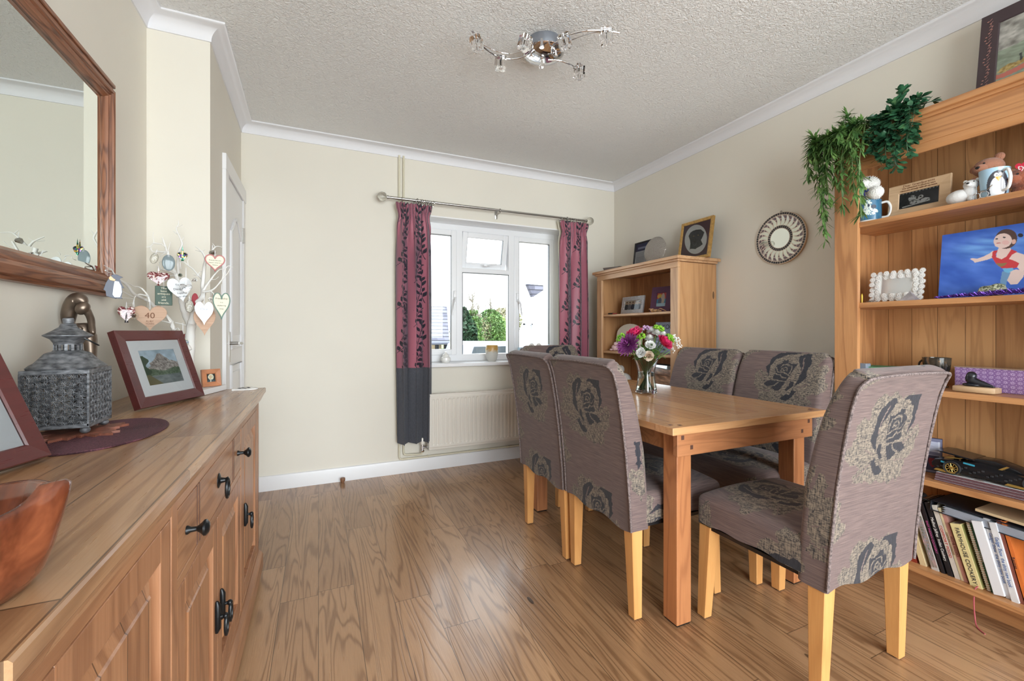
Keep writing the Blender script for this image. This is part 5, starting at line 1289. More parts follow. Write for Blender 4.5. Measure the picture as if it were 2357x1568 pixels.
orn('glass_bauble', 'clear glass bauble with blue and yellow swirls by the tree trunk', 421, 789, 22, 22, 1.80, 'ball', None or (lambda: [setattr(M, 'x', 0) if False else None, M.__setitem__('marb', (lambda n: (n.set('Base Color', n.ramp(n.noise(n.vscale(n.coord(), (60, 60, 60)), 1, 1, .5, 1.5), [(.4, srgb(210, 222, 220)), (.5, srgb(60, 120, 190)), (.56, srgb(200, 200, 90)), (.62, srgb(220, 228, 226))])), n.m)[1])(NT('swirl_marble_glass', .06))), M['marb']][-1])(), string=36)
orn('bauble', 'dull red bauble half hidden behind the tree trunk', 429, 778, 20, 22, 1.88, 'ball', plain('dull_red_glass', (150, 34, 48), .2), string=0)
orn('ribbon_loop', 'red ribbon loop on the right fork of the twig tree', 449, 690, 13, 30, 1.80, 'oval', plain('red_ribbon', (150, 30, 44), .6), thick=.001, string=0)
orn('glass_bird', 'clear glass drop on the right side of the tree above the rimmed heart', 486, 690, 12, 20, 1.80, 'drop', crystal)
orn('silver_star', 'silver drop ornament behind the checked friends heart', 489, 582, 14, 16, 1.82, 'drop', M['steel'])
# stained glass penguin
d = 1.46; p = atD(261, 660, d); r = _ray(261); n_ = Vector((-r[0], -r[1], 0)).normalized()
t = thing_m('penguin_ornament', 'stained glass penguin hanging at the left end of the twig tree', 'ornament', frame_matrix(p, Vector((-n_.y, n_.x, 0)), (0, 0, 1))); k = d / FPX
def zz(L): return [((x - 140) / 4.9 * k, -(y - 890) / 4.9 * k) for x, y in L]
b = MB(); b.prism(zz([(105, 790), (130, 755), (170, 752), (222, 780), (190, 795), (205, 840), (232, 905), (212, 900), (216, 960), (205, 1010), (220, 1025), (140, 1022), (60, 992), (85, 1000), (78, 940), (56, 930), (80, 850)]), 2, 0, .003, .0008); local_build(b, 'penguin_body', plain('slate_blue_glass', (60, 66, 86), .35, 0, .4), t)
b = MB(); b.prism(zz([(150, 825), (185, 830), (206, 880), (212, 950), (195, 1008), (150, 1012), (132, 980), (140, 900)]), 2, .0005, .004, .0006); local_build(b, 'belly', plain('milky_glass', (214, 218, 226), .15), t)
b = MB(); b.prism(zz([(100, 795), (118, 770), (140, 800), (160, 810), (150, 828), (110, 820)]), 2, .0005, .004, .0006); local_build(b, 'collar', plain('amber_glass', (196, 150, 70), .15), t)
b = MB(); b.tube([(0.0, .028, 0), (-.002, .05, 0)], .0006, 5); local_build(b, 'hanger', M['iron'], t)
# ---------------------------------------------------------------- flowers in a glass vase
VC = Vector((1.690, 1.925, TZ + .0005))
t = thing('flower_vase', 'waisted clear glass vase of water on the dining table', 'vase', VC)
n = NT('vase_glass', .0, (1, 1, 1, 1)); n.set('Transmission Weight', 1.0); n.set('IOR', 1.45); M['vglass'] = n.m
po = [(0, 0), (.054, 0), (.0585, .004), (.0585, .012), (.054, .04), (.049, .07), (.046, .10), (.047, .125), (.053, .155), (.062, .180), (.070, .197)]
pi_ = [(.0675, .197), (.0595, .180), (.0505, .155), (.0445, .125), (.0435, .10), (.0465, .07), (.051, .04), (.054, .018), (0, .015)]
b = MB(); b.lathe(po + pi_, 48, VC, close=False); b.build('vase_body', M['vglass'], t, smooth=True, angle=60)
n = NT('vase_water', .0, srgb(226, 240, 228)); n.set('Transmission Weight', 1.0); n.set('IOR', 1.333); M['water'] = n.m
b = MB(); b.lathe([(0, .0155), (.0535, .0185), (.0505, .04), (.046, .07), (.043, .10), (.0432, .118), (0, .118)], 48, VC, close=False); b.build('water', M['water'], t, smooth=True, angle=60)
M['stem'] = plain('green_stem', (92, 128, 62), .5, var=.2, vs=20)
n = NT('green_leaf', .45); n.set('Base Color', n.ramp(n.noise(n.coord(), 24, 2), [(.3, srgb(52, 88, 44)), (.7, srgb(104, 146, 66))])); M['leafg'] = n.m
def petal(b, base, dirv, up, L, w, curl=.3, tip=.5, n_=4, ruff=0):
    dirv = Vector(dirv).normalized(); up = Vector(up); side = dirv.cross(up)
    if side.length < 1e-4: side = dirv.cross(Vector((1, .2, .1)))
    side.normalize(); up = side.cross(dirv).normalized(); rows = []
    for i in range(n_ + 1):
        f = i / n_; wd = w * math.sin(PI * (.12 + .88 * f) ** .9) ** .6 if f < 1 else w * tip
        wd = w * (math.sin(PI * min(f * .62 + .08, 1))) * (1 if f < .95 else tip)
        p = base + dirv * (L * f) + up * (curl * L * f * f)
        rows.append([b.b.verts.new(p - side * wd / 2 + up * ruff * L * random.uniform(-1, 1) * f), b.b.verts.new(p - up * wd * .12), b.b.verts.new(p + side * wd / 2 + up * ruff * L * random.uniform(-1, 1) * f)])
    for i in range(n_):
        for j in range(2): b.b.faces.new((rows[i][j], rows[i][j + 1], rows[i + 1][j + 1], rows[i + 1][j]))
def flowerM(c): return (Vector(c) - (VC + Vector((0, 0, .20)))).normalized()
def axes(nz):
    a = nz.cross(Vector((.1, .9, .2))).normalized(); return a, nz.cross(a).normalized()
def cpx(u, v, dd): return atD(u, v, dd)
random.seed(11)
FG = 'flowers in the glass vase'
def stem_for(t_, c, r=.0022):
    a = random.uniform(0, 2 * PI); foot = VC + Vector((.03 * math.cos(a), .03 * math.sin(a), .022)); neck = VC + Vector(((c.x - VC.x) * .30, (c.y - VC.y) * .30, .17))
    b = MB(); b.tube(smooth_path([foot, VC + Vector(((c.x - VC.x) * .05, (c.y - VC.y) * .05, .10)), neck, c - flowerM(c) * .012], 5), r, 6); b.build('stem', M['stem'], t_, smooth=True)
def flower(name, label, u, v, dd, cat, build, mat, group=None):
    c = cpx(u, v, dd); t_ = thing(name, label, cat, c, 0, group); b = MB(); build(b, c, flowerM(c)); b.build('petals', mat, t_, smooth=True, angle=180); stem_for(t_, c); return t_
def fmat(name, c0, c1, sc=60):
    n = NT(name, .55); n.set('Base Color', n.ramp(n.noise(n.coord(), sc, 3), [(.3, srgb(c0)), (.7, srgb(c1))])); n.set('Subsurface Weight', .0); return n.m
def carnation(R):
    def f(b, c, nz):
        A, B = axes(nz)
        for ring, (el, L, k) in enumerate(((.15, 1, 13), (.45, .95, 12), (.75, .85, 10), (1.05, .75, 8), (1.3, .6, 6))):
            for i in range(k):
                a = 2 * PI * i / k + ring * .4 + random.uniform(-.15, .15); d_ = (A * math.cos(a) + B * math.sin(a)) * math.cos(el) + nz * math.sin(el)
                petal(b, c, d_, nz, R * L * random.uniform(.9, 1.1), R * .75, .25, .8, 4, .10)
    return f
def mum(R):
    def f(b, c, nz):
        A, B = axes(nz)
        for ring in range(8):
            el = -.25 + ring * .22; k = max(6, 22 - ring * 2)
            for i in range(k):
                a = 2 * PI * i / k + ring * .37 + random.uniform(-.08, .08); d_ = (A * math.cos(a) + B * math.sin(a)) * math.cos(el) + nz * math.sin(el)
                petal(b, c + d_ * R * .15, d_, nz, R * random.uniform(.85, 1.02) * (1 - .03 * ring), R * .20, .35 if ring < 3 else -.05, .5, 3)
    return f
def pompom(R, k=90, w=.35):
    def f(b, c, nz):
        for i in range(k):
            z = 1 - 1.35 * i / k; a = i * 2.39996; r = math.sqrt(max(0, 1 - z * z)); A, B = axes(nz); d_ = A * r * math.cos(a) + B * r * math.sin(a) + nz * z
            petal(b, c + d_ * R * .3, d_, nz, R * .7, R * w, .15, .7, 2)
    return f
def spray(R, k=26, r=.006):
    def f(b, c, nz):
        A, B = axes(nz)
        for i in range(k):
            a = random.uniform(0, 2 * PI); rr_ = R * math.sqrt(random.random()); p = c + A * rr_ * math.cos(a) + B * rr_ * math.sin(a) + nz * R * (.6 * random.random() + .3 * (1 - rr_ / R))
            b.ball(p, r * random.uniform(.7, 1.2), (1, 1, .8), 7, 5)
    return f
DV = 2.44
pink = fmat('pink_carnation', (196, 34, 92), (234, 70, 124)); purple = fmat('purple_chrysanthemum', (110, 34, 104), (176, 92, 168), 120); whitef = fmat('white_petal', (226, 226, 222), (244, 244, 242)); green = fmat('lime_pompom', (92, 150, 30), (150, 200, 60)); palep = fmat('pale_pink_petal', (218, 166, 180), (238, 204, 210)); lil = fmat('lilac_petal', (168, 128, 172), (204, 172, 206)); cream = fmat('cream_bud', (220, 196, 172), (240, 226, 208))
flower('carnation', 'bright pink carnation at the upper left of the vase bouquet', 1463, 771, 2.41, 'flower', carnation(.050), pink)
flower('carnation', 'bright pink carnation on the right side of the vase bouquet', 1526, 792, 2.38, 'flower', carnation(.050), pink)
flower('chrysanthemum', 'large purple chrysanthemum at the left front of the vase bouquet', 1447, 794, 2.37, 'flower', mum(.062), purple)
for i, (u_, v_) in enumerate(((1511, 768), (1523, 772), (1495, 781), (1499, 764))):
    flower('pompom_flower', 'small round white pompom flower in the vase bouquet', u_, v_, 2.40 + .01 * i, 'flower', pompom(.027, 70, .5), whitef, 'white pompom flowers in the vase')
for u_, v_, l_ in ((1431, 781, 'lime green pompom flower at the left edge of the vase bouquet'), (1475, 778, 'lime green pompom flower in the middle of the vase bouquet'), (1516, 759, 'lime green pompom flower at the top right of the vase bouquet'), (1539, 780, 'lime green pompom flower behind the right pink carnation')):
    flower('pompom_flower', l_, u_, v_, 2.40, 'flower', spray(.028, 64, .0062), green)
for u_, v_, l_ in ((1496, 797, 'white snapdragon spike in the middle of the vase bouquet'), (1476, 813, 'white snapdragon bloom low at the left of the vase bouquet'), (1493, 820, 'cream snapdragon bloom low at the centre of the vase bouquet')):
    flower('snapdragon', l_, u_, v_, 2.37, 'flower', carnation(.029), whitef if v_ < 818 else cream)
flower('rose', 'pale pink rose tucked behind the white pompom flowers', 1501, 771, 2.45, 'flower', pompom(.034, 50, .8), palep)
flower('lilac_sprig', 'lilac flower sprig at the top of the vase bouquet', 1490, 760, 2.45, 'flower', spray(.032, 60, .006), lil)
flower('gypsophila', 'airy white gypsophila spray at the right edge of the vase bouquet', 1551, 790, 2.42, 'flower', spray(.046, 80, .0042), whitef)
flower('gypsophila', 'small white gypsophila sprig below the right pink carnation', 1547, 808, 2.42, 'flower', spray(.020, 14, .0035), whitef)
tl = thing('foliage', 'green leaves and stems among the bouquet above the vase rim', 'foliage', VC + Vector((0, 0, .2)), 0); b = MB()
for i in range(330):
    a = random.uniform(0, 2 * PI); el = random.uniform(-.1, .9); R_ = random.uniform(.02, .095); c = VC + Vector((R_ * math.cos(a), R_ * math.sin(a), .195 + R_ * el + random.uniform(0, .03)))
    petal(b, c, Vector((math.cos(a), math.sin(a), random.uniform(-.4, .9))), Vector((0, 0, 1)), random.uniform(.018, .034), random.uniform(.010, .016), -.2, .2, 3)
b.build('leaves', M['leafg'], tl, smooth=True, angle=180)
b = MB()
for i in range(16):
    a = i * 2.4; r1 = random.uniform(.012, .036); b.tube(smooth_path([VC + Vector((r1 * math.cos(a + 2.6), r1 * math.sin(a + 2.6), .02)), VC + Vector((.008 * math.cos(a), .008 * math.sin(a), .11)), VC + Vector((.045 * math.cos(a), .045 * math.sin(a), .21))], 5), .0021, 6)
b.build('stems', M['stem'], tl, smooth=True)

# ---------------------------------------------------------------- on the small bookcase
def WM(X, u, z): return Vector((X, aX(u, 700, X).y, z))
def towall(X, u0, z, lean, u1=None):   # frame standing with its face into the room, left edge at pixel column u0
    return standM(WM(X, u0, z), (0, -1, 0), lean)
DG = {}
def dogpic(u, v):
    c = rgb(len(u), (92, 62, 70)); W_, H_ = DG['w'], DG['h']; px_, py_ = seen(DG['M'], .02 + u * (W_ - .04), .02 + v * (H_ - .04)); u = (px_ - 1440) * 5.857; v = (py_ - 480) * 5.857
    m = inell(u, v, 943, 415, 148, 198, .16); c[m] = (232, 234, 236); k = lambda L: L
    m = inpoly(u, v, k([(845, 370), (870, 325), (905, 300), (950, 285), (1010, 280), (1058, 320), (1040, 370), (1012, 425), (1036, 480), (1000, 510), (960, 530), (935, 548), (900, 543), (868, 545), (858, 565), (870, 480), (865, 430), (855, 400)]))
    c[m] = np.array([52, 54, 54]) + (vnoise(u[m] / 14, v[m] / 14, 4, 3)[:, None] - .5) * 36
    for q in ((915, 372), (975, 358)): m = inell(u, v, q[0], q[1], 11, 7); c[m] = (132, 110, 70)
    m = inell(u, v, 928, 450, 17, 12); c[m] = (26, 26, 28); m = instroke(u, v, k([(900, 480), (925, 500), (950, 478)]), 2.5); c[m] = (96, 96, 98); return c
gold = plain('gilt_frame', (176, 138, 78), .35, .35, var=.12, vs=60)
# measured on the top board of the small bookcase
pbl = WM(2.52, 1563, 1.6405); pr_ = aX(1634, 600, 2.52)
DG.update(M=standM(pbl, (0, -1, 0), .16), w=pbl.y - pr_.y + .006, h=.300)
picture_frame('picture_frame', 'gilt framed portrait of a black dog on the small bookcase', standM(pbl, (0, -1, 0), .16), pbl.y - pr_.y + .006, .300, .022, .020, [gold, gold], dogpic, 150, 160, 0)
cert = plain('black_frame_wood', (30, 30, 34), .35)
def certf(u, v):
    c = rgb(len(u), (206, 210, 216)); m = v > .70; c[m] = (62, 72, 104); m = (v > .78) & (v < .86) & (u > .15) & (u < .8); c[m] = (150, 160, 190); m = (v < .62) & (v > .12) & (((v * 18) % 1) < .3) & (u > .1) & (u < .85); c[m] = (150, 152, 160); m = (v < .14); c[m] = (120, 122, 126); return c
p0 = WM(2.53, 1458, 1.6405); picture_frame('picture_frame', 'black framed certificate behind the silver oval dish on the small bookcase', standM(p0, (0, -1, 0), .12), .215, .250, .014, .014, [cert, cert], certf, 70, 90, 0)
n = NT('hammered_silver', .35, srgb(176, 170, 164), .85); n.bump(n.voro(n.coord(), 110), 1.0, .006); M['hammer'] = n.m
pc = WM(2.45, 1507, 1.6405); Mo = frame_matrix(pc + Vector((0, 0, .124)), (0, -1, .0), Vector((.22, 0, 1)))
t = thing_m('oval_dish', 'hammered silver oval dish standing on edge beside the dog portrait', 'dish', Mo)
b = MB(); mm = Matrix.Rotation(-.9, 4, 'Z') if False else Matrix.Rotation(-.55, 4, 'Z')
b.lathe([(0, .012), (.05, .010), (.085, .004), (.100, 0), (.101, -.002), (.085, 0), (.05, .005), (0, .007)], 64, (0, 0, 0), sx=1.26, sy=1.08, m=mm, close=False)
local_build(b, 'dish_body', M['hammer'], t, smooth=True, angle=70)
b = MB(); b.tube([(-.05, -.120, .012), (-.05, -.104, -.05)], .002, 6); b.tube([(.05, -.120, .012), (.05, -.104, -.05)], .002, 6); b.tube([(-.05, -.104, -.05), (-.03, 0, -.012)], .002, 6); b.tube([(.05, -.104, -.05), (.03, 0, -.012)], .002, 6); local_build(b, 'stand', M['iron'], t)
b = MB(); q = Vector((2.40, 3.10, 1.6405)); b.prism([(-.11, .03), (.12, .045), (.09, 0), (-.05, 0)], 1, -.07, .07, .002)
o = one('tray', b, plain('grey_wood', (128, 122, 118), .5), 'shallow grey dish with flared sides at the window end of the small bookcase top', 'dish'); o.location = q; o.rotation_euler = (0, 0, PI / 2)

def family(u, v):
    c = rgb(len(u), (206, 190, 168))
    for i in range(5):
        x = .12 + .19 * i; m = inell(u, v, x, .30, .11, .34); c[m] = (54, 58, 72) if i != 1 else (120, 120, 128); m = inell(u, v, x, .72, .055, .12); c[m] = (206, 164, 136); m = inell(u, v, x, .82, .055, .06); c[m] = (86, 62, 50)
    return c
n = NT('beaten_silver_frame', .4, srgb(186, 186, 190), .6); n.bump(n.voro(n.vscale(n.coord(), (1, 2.5, 1)), 70), 1, .004); M['sframe'] = n.m
p0 = WM(2.40, 1431, 1.2625); picture_frame('picture_frame', 'beaten silver frame with a group photo on the small bookcase', standM(p0, (0, -1, 0), .16), .275, .148, .036, .012, [M['sframe'], M['sframe']], family, 90, 50, 0)
def kids(u, v):
    c = rgb(len(u), (60, 140, 180)); m = v > .55; c[m] = (200, 60, 60); m = inell(u, v, .3, .75, .25, .16); c[m] = (230, 180, 60); m = inell(u, v, .65, .55, .2, .4); c[m] = (210, 190, 176); m = inell(u, v, .35, .35, .2, .3); c[m] = (70, 80, 110); m = v < .25; c[m] = (180, 210, 226); return c
pur = plain('purple_velvet_frame', (84, 44, 72), .7, bump=(150, .4, .003))
p0 = WM(2.40, 1497, 1.2625); picture_frame('picture_frame', 'purple frame with a bright children photo on the small bookcase', standM(p0, (.25, -.97, 0), .20), .175, .205, .048, .012, [pur, pur], kids, 50, 60, 0)
def pebblef(u, v): return rgb(len(u), (150, 130, 104))
t = thing('figurine', 'small tan sleeping figurine between the silver and purple frames', 'figurine', (2.345, 2.575, 1.2625))
b = MB(); 
for c_, r_, sc_ in (((2.345, 2.60, 1.279), .016, (1, 1.3, .9)), ((2.345, 2.565, 1.275), .014, (1, 1.8, .8)), ((2.34, 2.52, 1.270), .009, (1, 2.4, .7)), ((2.34, 2.625, 1.289), .008, (1, 1.4, .6))): b.ball(c_, r_, sc_)
b.build('figurine_body', plain('tan_resin', (176, 136, 96), .6, var=.3, vs=60), t, smooth=True)
b = MB(); b.tube(smooth_path([Vector((2.34, 2.54, 1.275)), Vector((2.33, 2.50, 1.287)), Vector((2.335, 2.45, 1.268))], 4), .0035, 6); b.build('tail', plain('tan_resin', (176, 136, 96)), t, smooth=True)
t = thing('penknife', 'dark penknife with a red stripe at the far left of the small bookcase shelf', 'penknife', (2.33, 3.11, 1.2625)); b = MB(); b.box((2.32, 3.07, 1.263), (2.338, 3.13, 1.277), .004); b.build('handle', M['black'], t); b = MB(); b.box((2.322, 3.02, 1.264), (2.334, 3.07, 1.272), .002); b.build('red_blade', plain('red_plastic', (160, 36, 40), .4), t)
def archf(u, v):
    c = rgb(len(u), (226, 220, 206)); m = inell(u, v, .38, .45, .17, .22); c[m] = (74, 76, 90); m = inell(u, v, .38, .42, .08, .13); c[m] = (170, 160, 160); m = (v > .72) & (v < .78) & (u > .25) & (u < .7) & (vnoise(u * 40, v * 3, 2) > .5); c[m] = (140, 120, 110); m = inell(u, v, .78, .68, .16, .10) & (vnoise(u * 30, v * 30, 3) > .4); c[m] = (220, 150, 165); return c
p0 = WM(2.40, 1418, .9465); Ma = standM(p0, (0, -1, 0), .12); t = thing_m('arched_plaque', 'cream arched plaque with an oval photo on the middle shelf', 'plaque', Ma)
b = MB(); pts = [(0, 0), (.33, 0), (.33, .15)] + [(.165 + .165 * math.cos(a), .15 + .085 * math.sin(a)) for a in [PI * k / 12 for k in range(1, 12)]] + [(0, .15)]; b.prism(pts, 2, 0, .010, .002); local_build(b, 'plaque_body', plain('cream_plaque', (226, 220, 206), .5), t)
paint_panel(t, 'print', .03, .01, .27, .185, .0104, 90, 70, archf)
t = thing('plush_toy', 'pale pink soft toy at the left end of the middle shelf', 'soft toy', (2.36, 3.09, .9465)); b = MB(); b.ball((2.36, 3.085, .975), .028, (1, 1.1, 1)); b.ball((2.35, 3.06, 1.008), .018); b.ball((2.34, 3.11, .957), .012, (1, 1.6, .8)); b.build('toy_body', plain('pale_pink_plush', (224, 192, 196), .9, bump=(200, .5, .003)), t, smooth=True)
def youf(u, v):
    c = rgb(len(u), (150, 160, 190)) + (vnoise(u * 12, v * 20, 3, 3)[:, None] - .5) * 40; m = (v > .40) & (v < .43); c[m] = (110, 116, 140); return c
p0 = WM(2.43, 1508, .9465); Mt = standM(p0, (0, -1, 0), .06); t = thing_m('slogan_plaque', 'grey blue plaque lettered TO YOU behind the flowers', 'plaque', Mt); b = MB(); b.box((0, 0, 0), (.30, .242, .008), .002); local_build(b, 'board', plain('grey_blue_board', (150, 160, 190), .6), t); paint_panel(t, 'print', .003, .003, .297, .239, .0084, 60, 50, youf)
text(t, "TO YOU I'M", MW[t.name] @ Matrix.Translation((.125, .203, .009)), .052, M['ink']); text(t, 'MAY BE A STAR', MW[t.name] @ Matrix.Translation((.13, .135, .009)), .038, M['ink']); text(t, 'BUT', MW[t.name] @ Matrix.Translation((.13, .08, .009)), .03, M['ink'])
t = thing('china_hen', 'white china hen on the lower shelf behind the table', 'figurine', (2.38, 2.98, .6305)); b = MB(); b.ball((2.38, 2.98, .70), .055, (1, 1.2, 1.15)); b.ball((2.375, 3.02, .79), .030, (1, 1, 1.2)); b.ball((2.38, 2.91, .69), .03, (1, 1.5, .8)); b.lathe([(0, 0), (.04, 0), (.045, .01), (.03, .03)], 20, (2.38, 2.98, .6305)); b.build('hen_body', plain('white_china', (236, 234, 230), .2), t, smooth=True)
def hair(u, v): c = rgb(len(u), (190, 130, 90)) + (vnoise(u * 6 + v * 8, v * 20, 3, 3)[:, None] - .5) * 190; m = v > .86; c[m] = (40, 36, 40); return c
picture_frame('picture_frame', 'dark framed print with brown swirls on the lower shelf behind the vase', standM(WM(2.42, 1502, .6305), (0, -1, 0), .1), .24, .235, .012, .012, [cert, cert], hair, 60, 60, 0)
t = thing('floral_plate', 'white floral china cap hanging in the gap left of the small bookcase, the upper piece', 'china', (2.59, 3.345, 1.04)); 
flc = painted('floral_china', .3, .4)
def china(t_, c, R, sy):
    N1, N2 = 60, 40; U_, V_ = np.meshgrid(np.linspace(0, 2 * PI, N1), np.linspace(0, PI / 2, N2), indexing='ij'); x = -np.cos(V_) * 0; P = np.stack([c[0] - .035 * np.cos(V_), c[1] + R * np.sin(V_) * np.cos(U_), c[2] + R * sy * np.sin(V_) * np.sin(U_)], -1).reshape(-1, 3)
    cc = np.ones((N1 * N2, 4)); base = rgb(N1 * N2, (236, 234, 228)); s_ = vnoise(P[:, 1] * 60, P[:, 2] * 60, 3); base[s_ > .80] = (196, 90, 110); base[s_ < .12] = (120, 110, 170); cc[:, :3] = lin(base); return np_mesh('china_body', P, grid_faces(N1, N2), flc, t_, cc)
china(t, (2.648, 3.345, 1.04), .075, .85)
t = thing('floral_plate', 'white floral china piece behind the chair back, lower of the two by the curtain', 'china', (2.59, 3.345, .82)); china(t, (2.648, 3.345, .83), .08, 1.0)

# ---------------------------------------------------------------- tall bookcase: ornaments
S1, S2, S3, S4, S5 = SHELF_A
def yA(u, X): return aX(u, 700, X).y
# picture on top
def raft(u, v):
    px_, py_ = seen(DG['R'], .055 + u * .39, .055 + v * .29); c = rgb(len(u), (136, 146, 128)) + (vnoise(u * 20 + v * 12, v * 34, 4, 3)[:, None] - .5) * 60; m = v > .55 + .1 * vnoise(u * 8, v * 0, 2); rk = vnoise(u * 18, v * 18, 6, 3); c[m] = (np.array([156, 152, 146]) + (rk[m, None] - .5) * 130)
    x = (px_ - 2220) * 4.715; y = (py_ - 30) * 4.715; m = instroke(x, y, [(345, 690), (420, 665), (520, 620), (600, 580), (700, 520), (900, 420)], 22); c[m] = (200, 110, 96); m = inpoly(x, y, [(355, 640), (400, 590), (480, 540), (560, 520), (700, 440), (800, 380), (900, 340), (900, 400), (640, 520), (500, 600), (400, 645)]); c[m] = np.array([176, 146, 84]) + (vnoise(u[m] * 50, v[m] * 50, 4, 2)[:, None] - .5) * 120
    m = inpoly(x, y, [(598, 430), (625, 415), (630, 490), (600, 510)]); c[m] = (52, 54, 58); return c
dkf = plain('dark_aubergine_frame', (64, 50, 54), .5)
X_ = 2.50; p0 = aX(2247, 210, X_); p0.z = 2.0385
DG['R'] = standM(p0, (0, -1, 0), .17)
tf = picture_frame('picture_frame', 'dark brown picture of a river raft standing on the tall bookcase', standM(p0, (0, -1, 0), .17), .50, .40, .055, .018, [dkf, dkf], raft, 160, 120, 0)
b = MB()
for i in range(26):
    y_ = .03 + i * .0135; a = .9 * math.sin(i * 1.3); b.ball((.026 + .009 * math.sin(i * .9), y_, .0192), .0035, (1, .7, .3), 6, 4); b.tube([(.026, y_, .0188), (.026 + .010 * math.cos(a), y_ + .008, .0192)], .0007, 4)
local_build(b, 'leaf_trim', plain('copper_leaf_paint', (170, 122, 110), .5), tf)

# trailing plants
def vine_plant(name, label, anchors, leafmat, stemmat, leaf, nleaf, cat='plant'):
    t_ = thing(name, label, cat, anchors[0][0]); b = MB(); bl = MB()
    for path in anchors:
        P = smooth_path([Vector(p) for p in path], 7); b.tube(P, .0016, 5)
        L = len(P)
        for i in range(2, L):
            for k in range(nleaf):
                f = random.random(); p = P[i - 1].lerp(P[i], f); d_ = (P[i] - P[i - 1]).normalized(); a = random.uniform(0, 2 * PI)
                o_ = Vector((math.cos(a), math.sin(a), random.uniform(-.2, .9))).normalized(); leaf(bl, p, (o_ * .9 + d_ * .7).normalized())
    b.build('stems', stemmat, t_, smooth=True); o = bl.build('leaves', leafmat, t_, smooth=True, angle=180); return t_
n = NT('glossy_leaf', .25); n.set('Base Color', n.ramp(n.noise(n.coord(), 30, 2), [(.3, srgb(34, 74, 54)), (.62, srgb(64, 112, 78)), (.8, srgb(120, 156, 100))])); M['gleaf'] = n.m
n = NT('bamboo_leaf', .45); n.set('Base Color', n.ramp(n.noise(n.coord(), 26, 2), [(.3, srgb(62, 102, 54)), (.6, srgb(108, 146, 78)), (.8, srgb(160, 184, 112))])); M['bleaf'] = n.m
def leafA(b, p, d_): petal(b, p + d_ * .006, d_, Vector((-.3, 0, 1)) + Vector((random.uniform(-.4, .4),) * 3), random.uniform(.024, .036), random.uniform(.016, .022), -.15, .12, 4)
def leafB(b, p, d_):
    for k in range(3):
        q = (d_ + Vector((random.uniform(-.6, .6), random.uniform(-.6, .6), random.uniform(-.9, .2)))).normalized(); petal(b, p, q, Vector((-.3, 0, 1)), random.uniform(.036, .064), random.uniform(.007, .011), -.2, .05, 3)
random.seed(5)
FX = BF - .035   # just in front of the frieze
def wpt(u, v, X): return aX(u, v, X)
top = Vector((2.36, 1.06, 2.045))
A_ = []
for end, X in (((2065, 390), FX), ((2040, 385), FX - .01), ((2055, 345), FX), ((2020, 372), FX), ((2090, 355), FX - .005), ((2098, 325), FX), ((2030, 330), FX), ((2012, 345), FX - .01)):
    e = wpt(*end, X); m_ = wpt(end[0] + random.uniform(-10, 14), 300 + random.uniform(-20, 20), X - .008); A_.append([top + Vector((random.uniform(-.03, .03), random.uniform(-.02, .02), 0)), Vector((FX + .005, m_.y, 2.055)), m_, (m_ + e) / 2 + Vector((-.012, random.uniform(-.02, .02), 0)), e])
for end in ((2078, 208), (2125, 222), (2148, 232), (2072, 250), (2100, 255), (2040, 262), (2010, 282), (2060, 235), (2095, 240)):
    e = wpt(*end, 2.33); A_.append([top, top.lerp(e, .5) + Vector((0, 0, .02)), e])
for e in ((2.30, 1.20, 2.06), (2.28, 1.25, 2.05), (2.33, 1.15, 2.07), (2.31, 1.02, 2.07)): A_.append([top, top.lerp(Vector(e), .5) + Vector((0, 0, .03)), Vector(e)])
vine_plant('trailing_plant', 'dark glossy green trailing plant spilling over the tall bookcase top', A_, M['gleaf'], plain('dark_vine_stem', (60, 92, 62), .6), leafA, 3)
B_ = []; top2 = Vector((2.36, 1.24, 2.045))
for end, X in (((1868, 370), 2.30), ((1875, 330), 2.30), ((1860, 410), 2.30), ((1900, 555), 2.31), ((1895, 500), 2.30), ((1910, 470), 2.28), ((1885, 440), 2.3), ((1940, 480), 2.26), ((1925, 425), 2.26), ((1968, 455), 2.255), ((1960, 400), 2.255), ((1905, 400), 2.28), ((1890, 360), 2.3), ((1982, 500), 2.255), ((1945, 350), 2.25), ((1985, 430), 2.255), ((1898, 530), 2.31), ((1915, 350), 2.27), ((1935, 385), 2.26)):
    e = wpt(*end, X); hi = Vector((X, min(e.y + random.uniform(-.03, .03), 1.36), 2.06)); B_.append([top2, top2.lerp(hi, .6) + Vector((0, 0, .02)), hi, (hi + e) / 2 + Vector((-.03, .0, .03)), e])
for end in ((1950, 262), (1940, 285), (1965, 290), (1920, 310), (1985, 300)):
    e = wpt(*end, 2.33); B_.append([top2, top2.lerp(e, .5), e])
vine_plant('trailing_plant', 'light green bamboo-leaved trailing plant hanging off the far corner of the tall bookcase', B_, M['bleaf'], plain('light_vine_stem', (108, 132, 82), .6), leafB, 2)

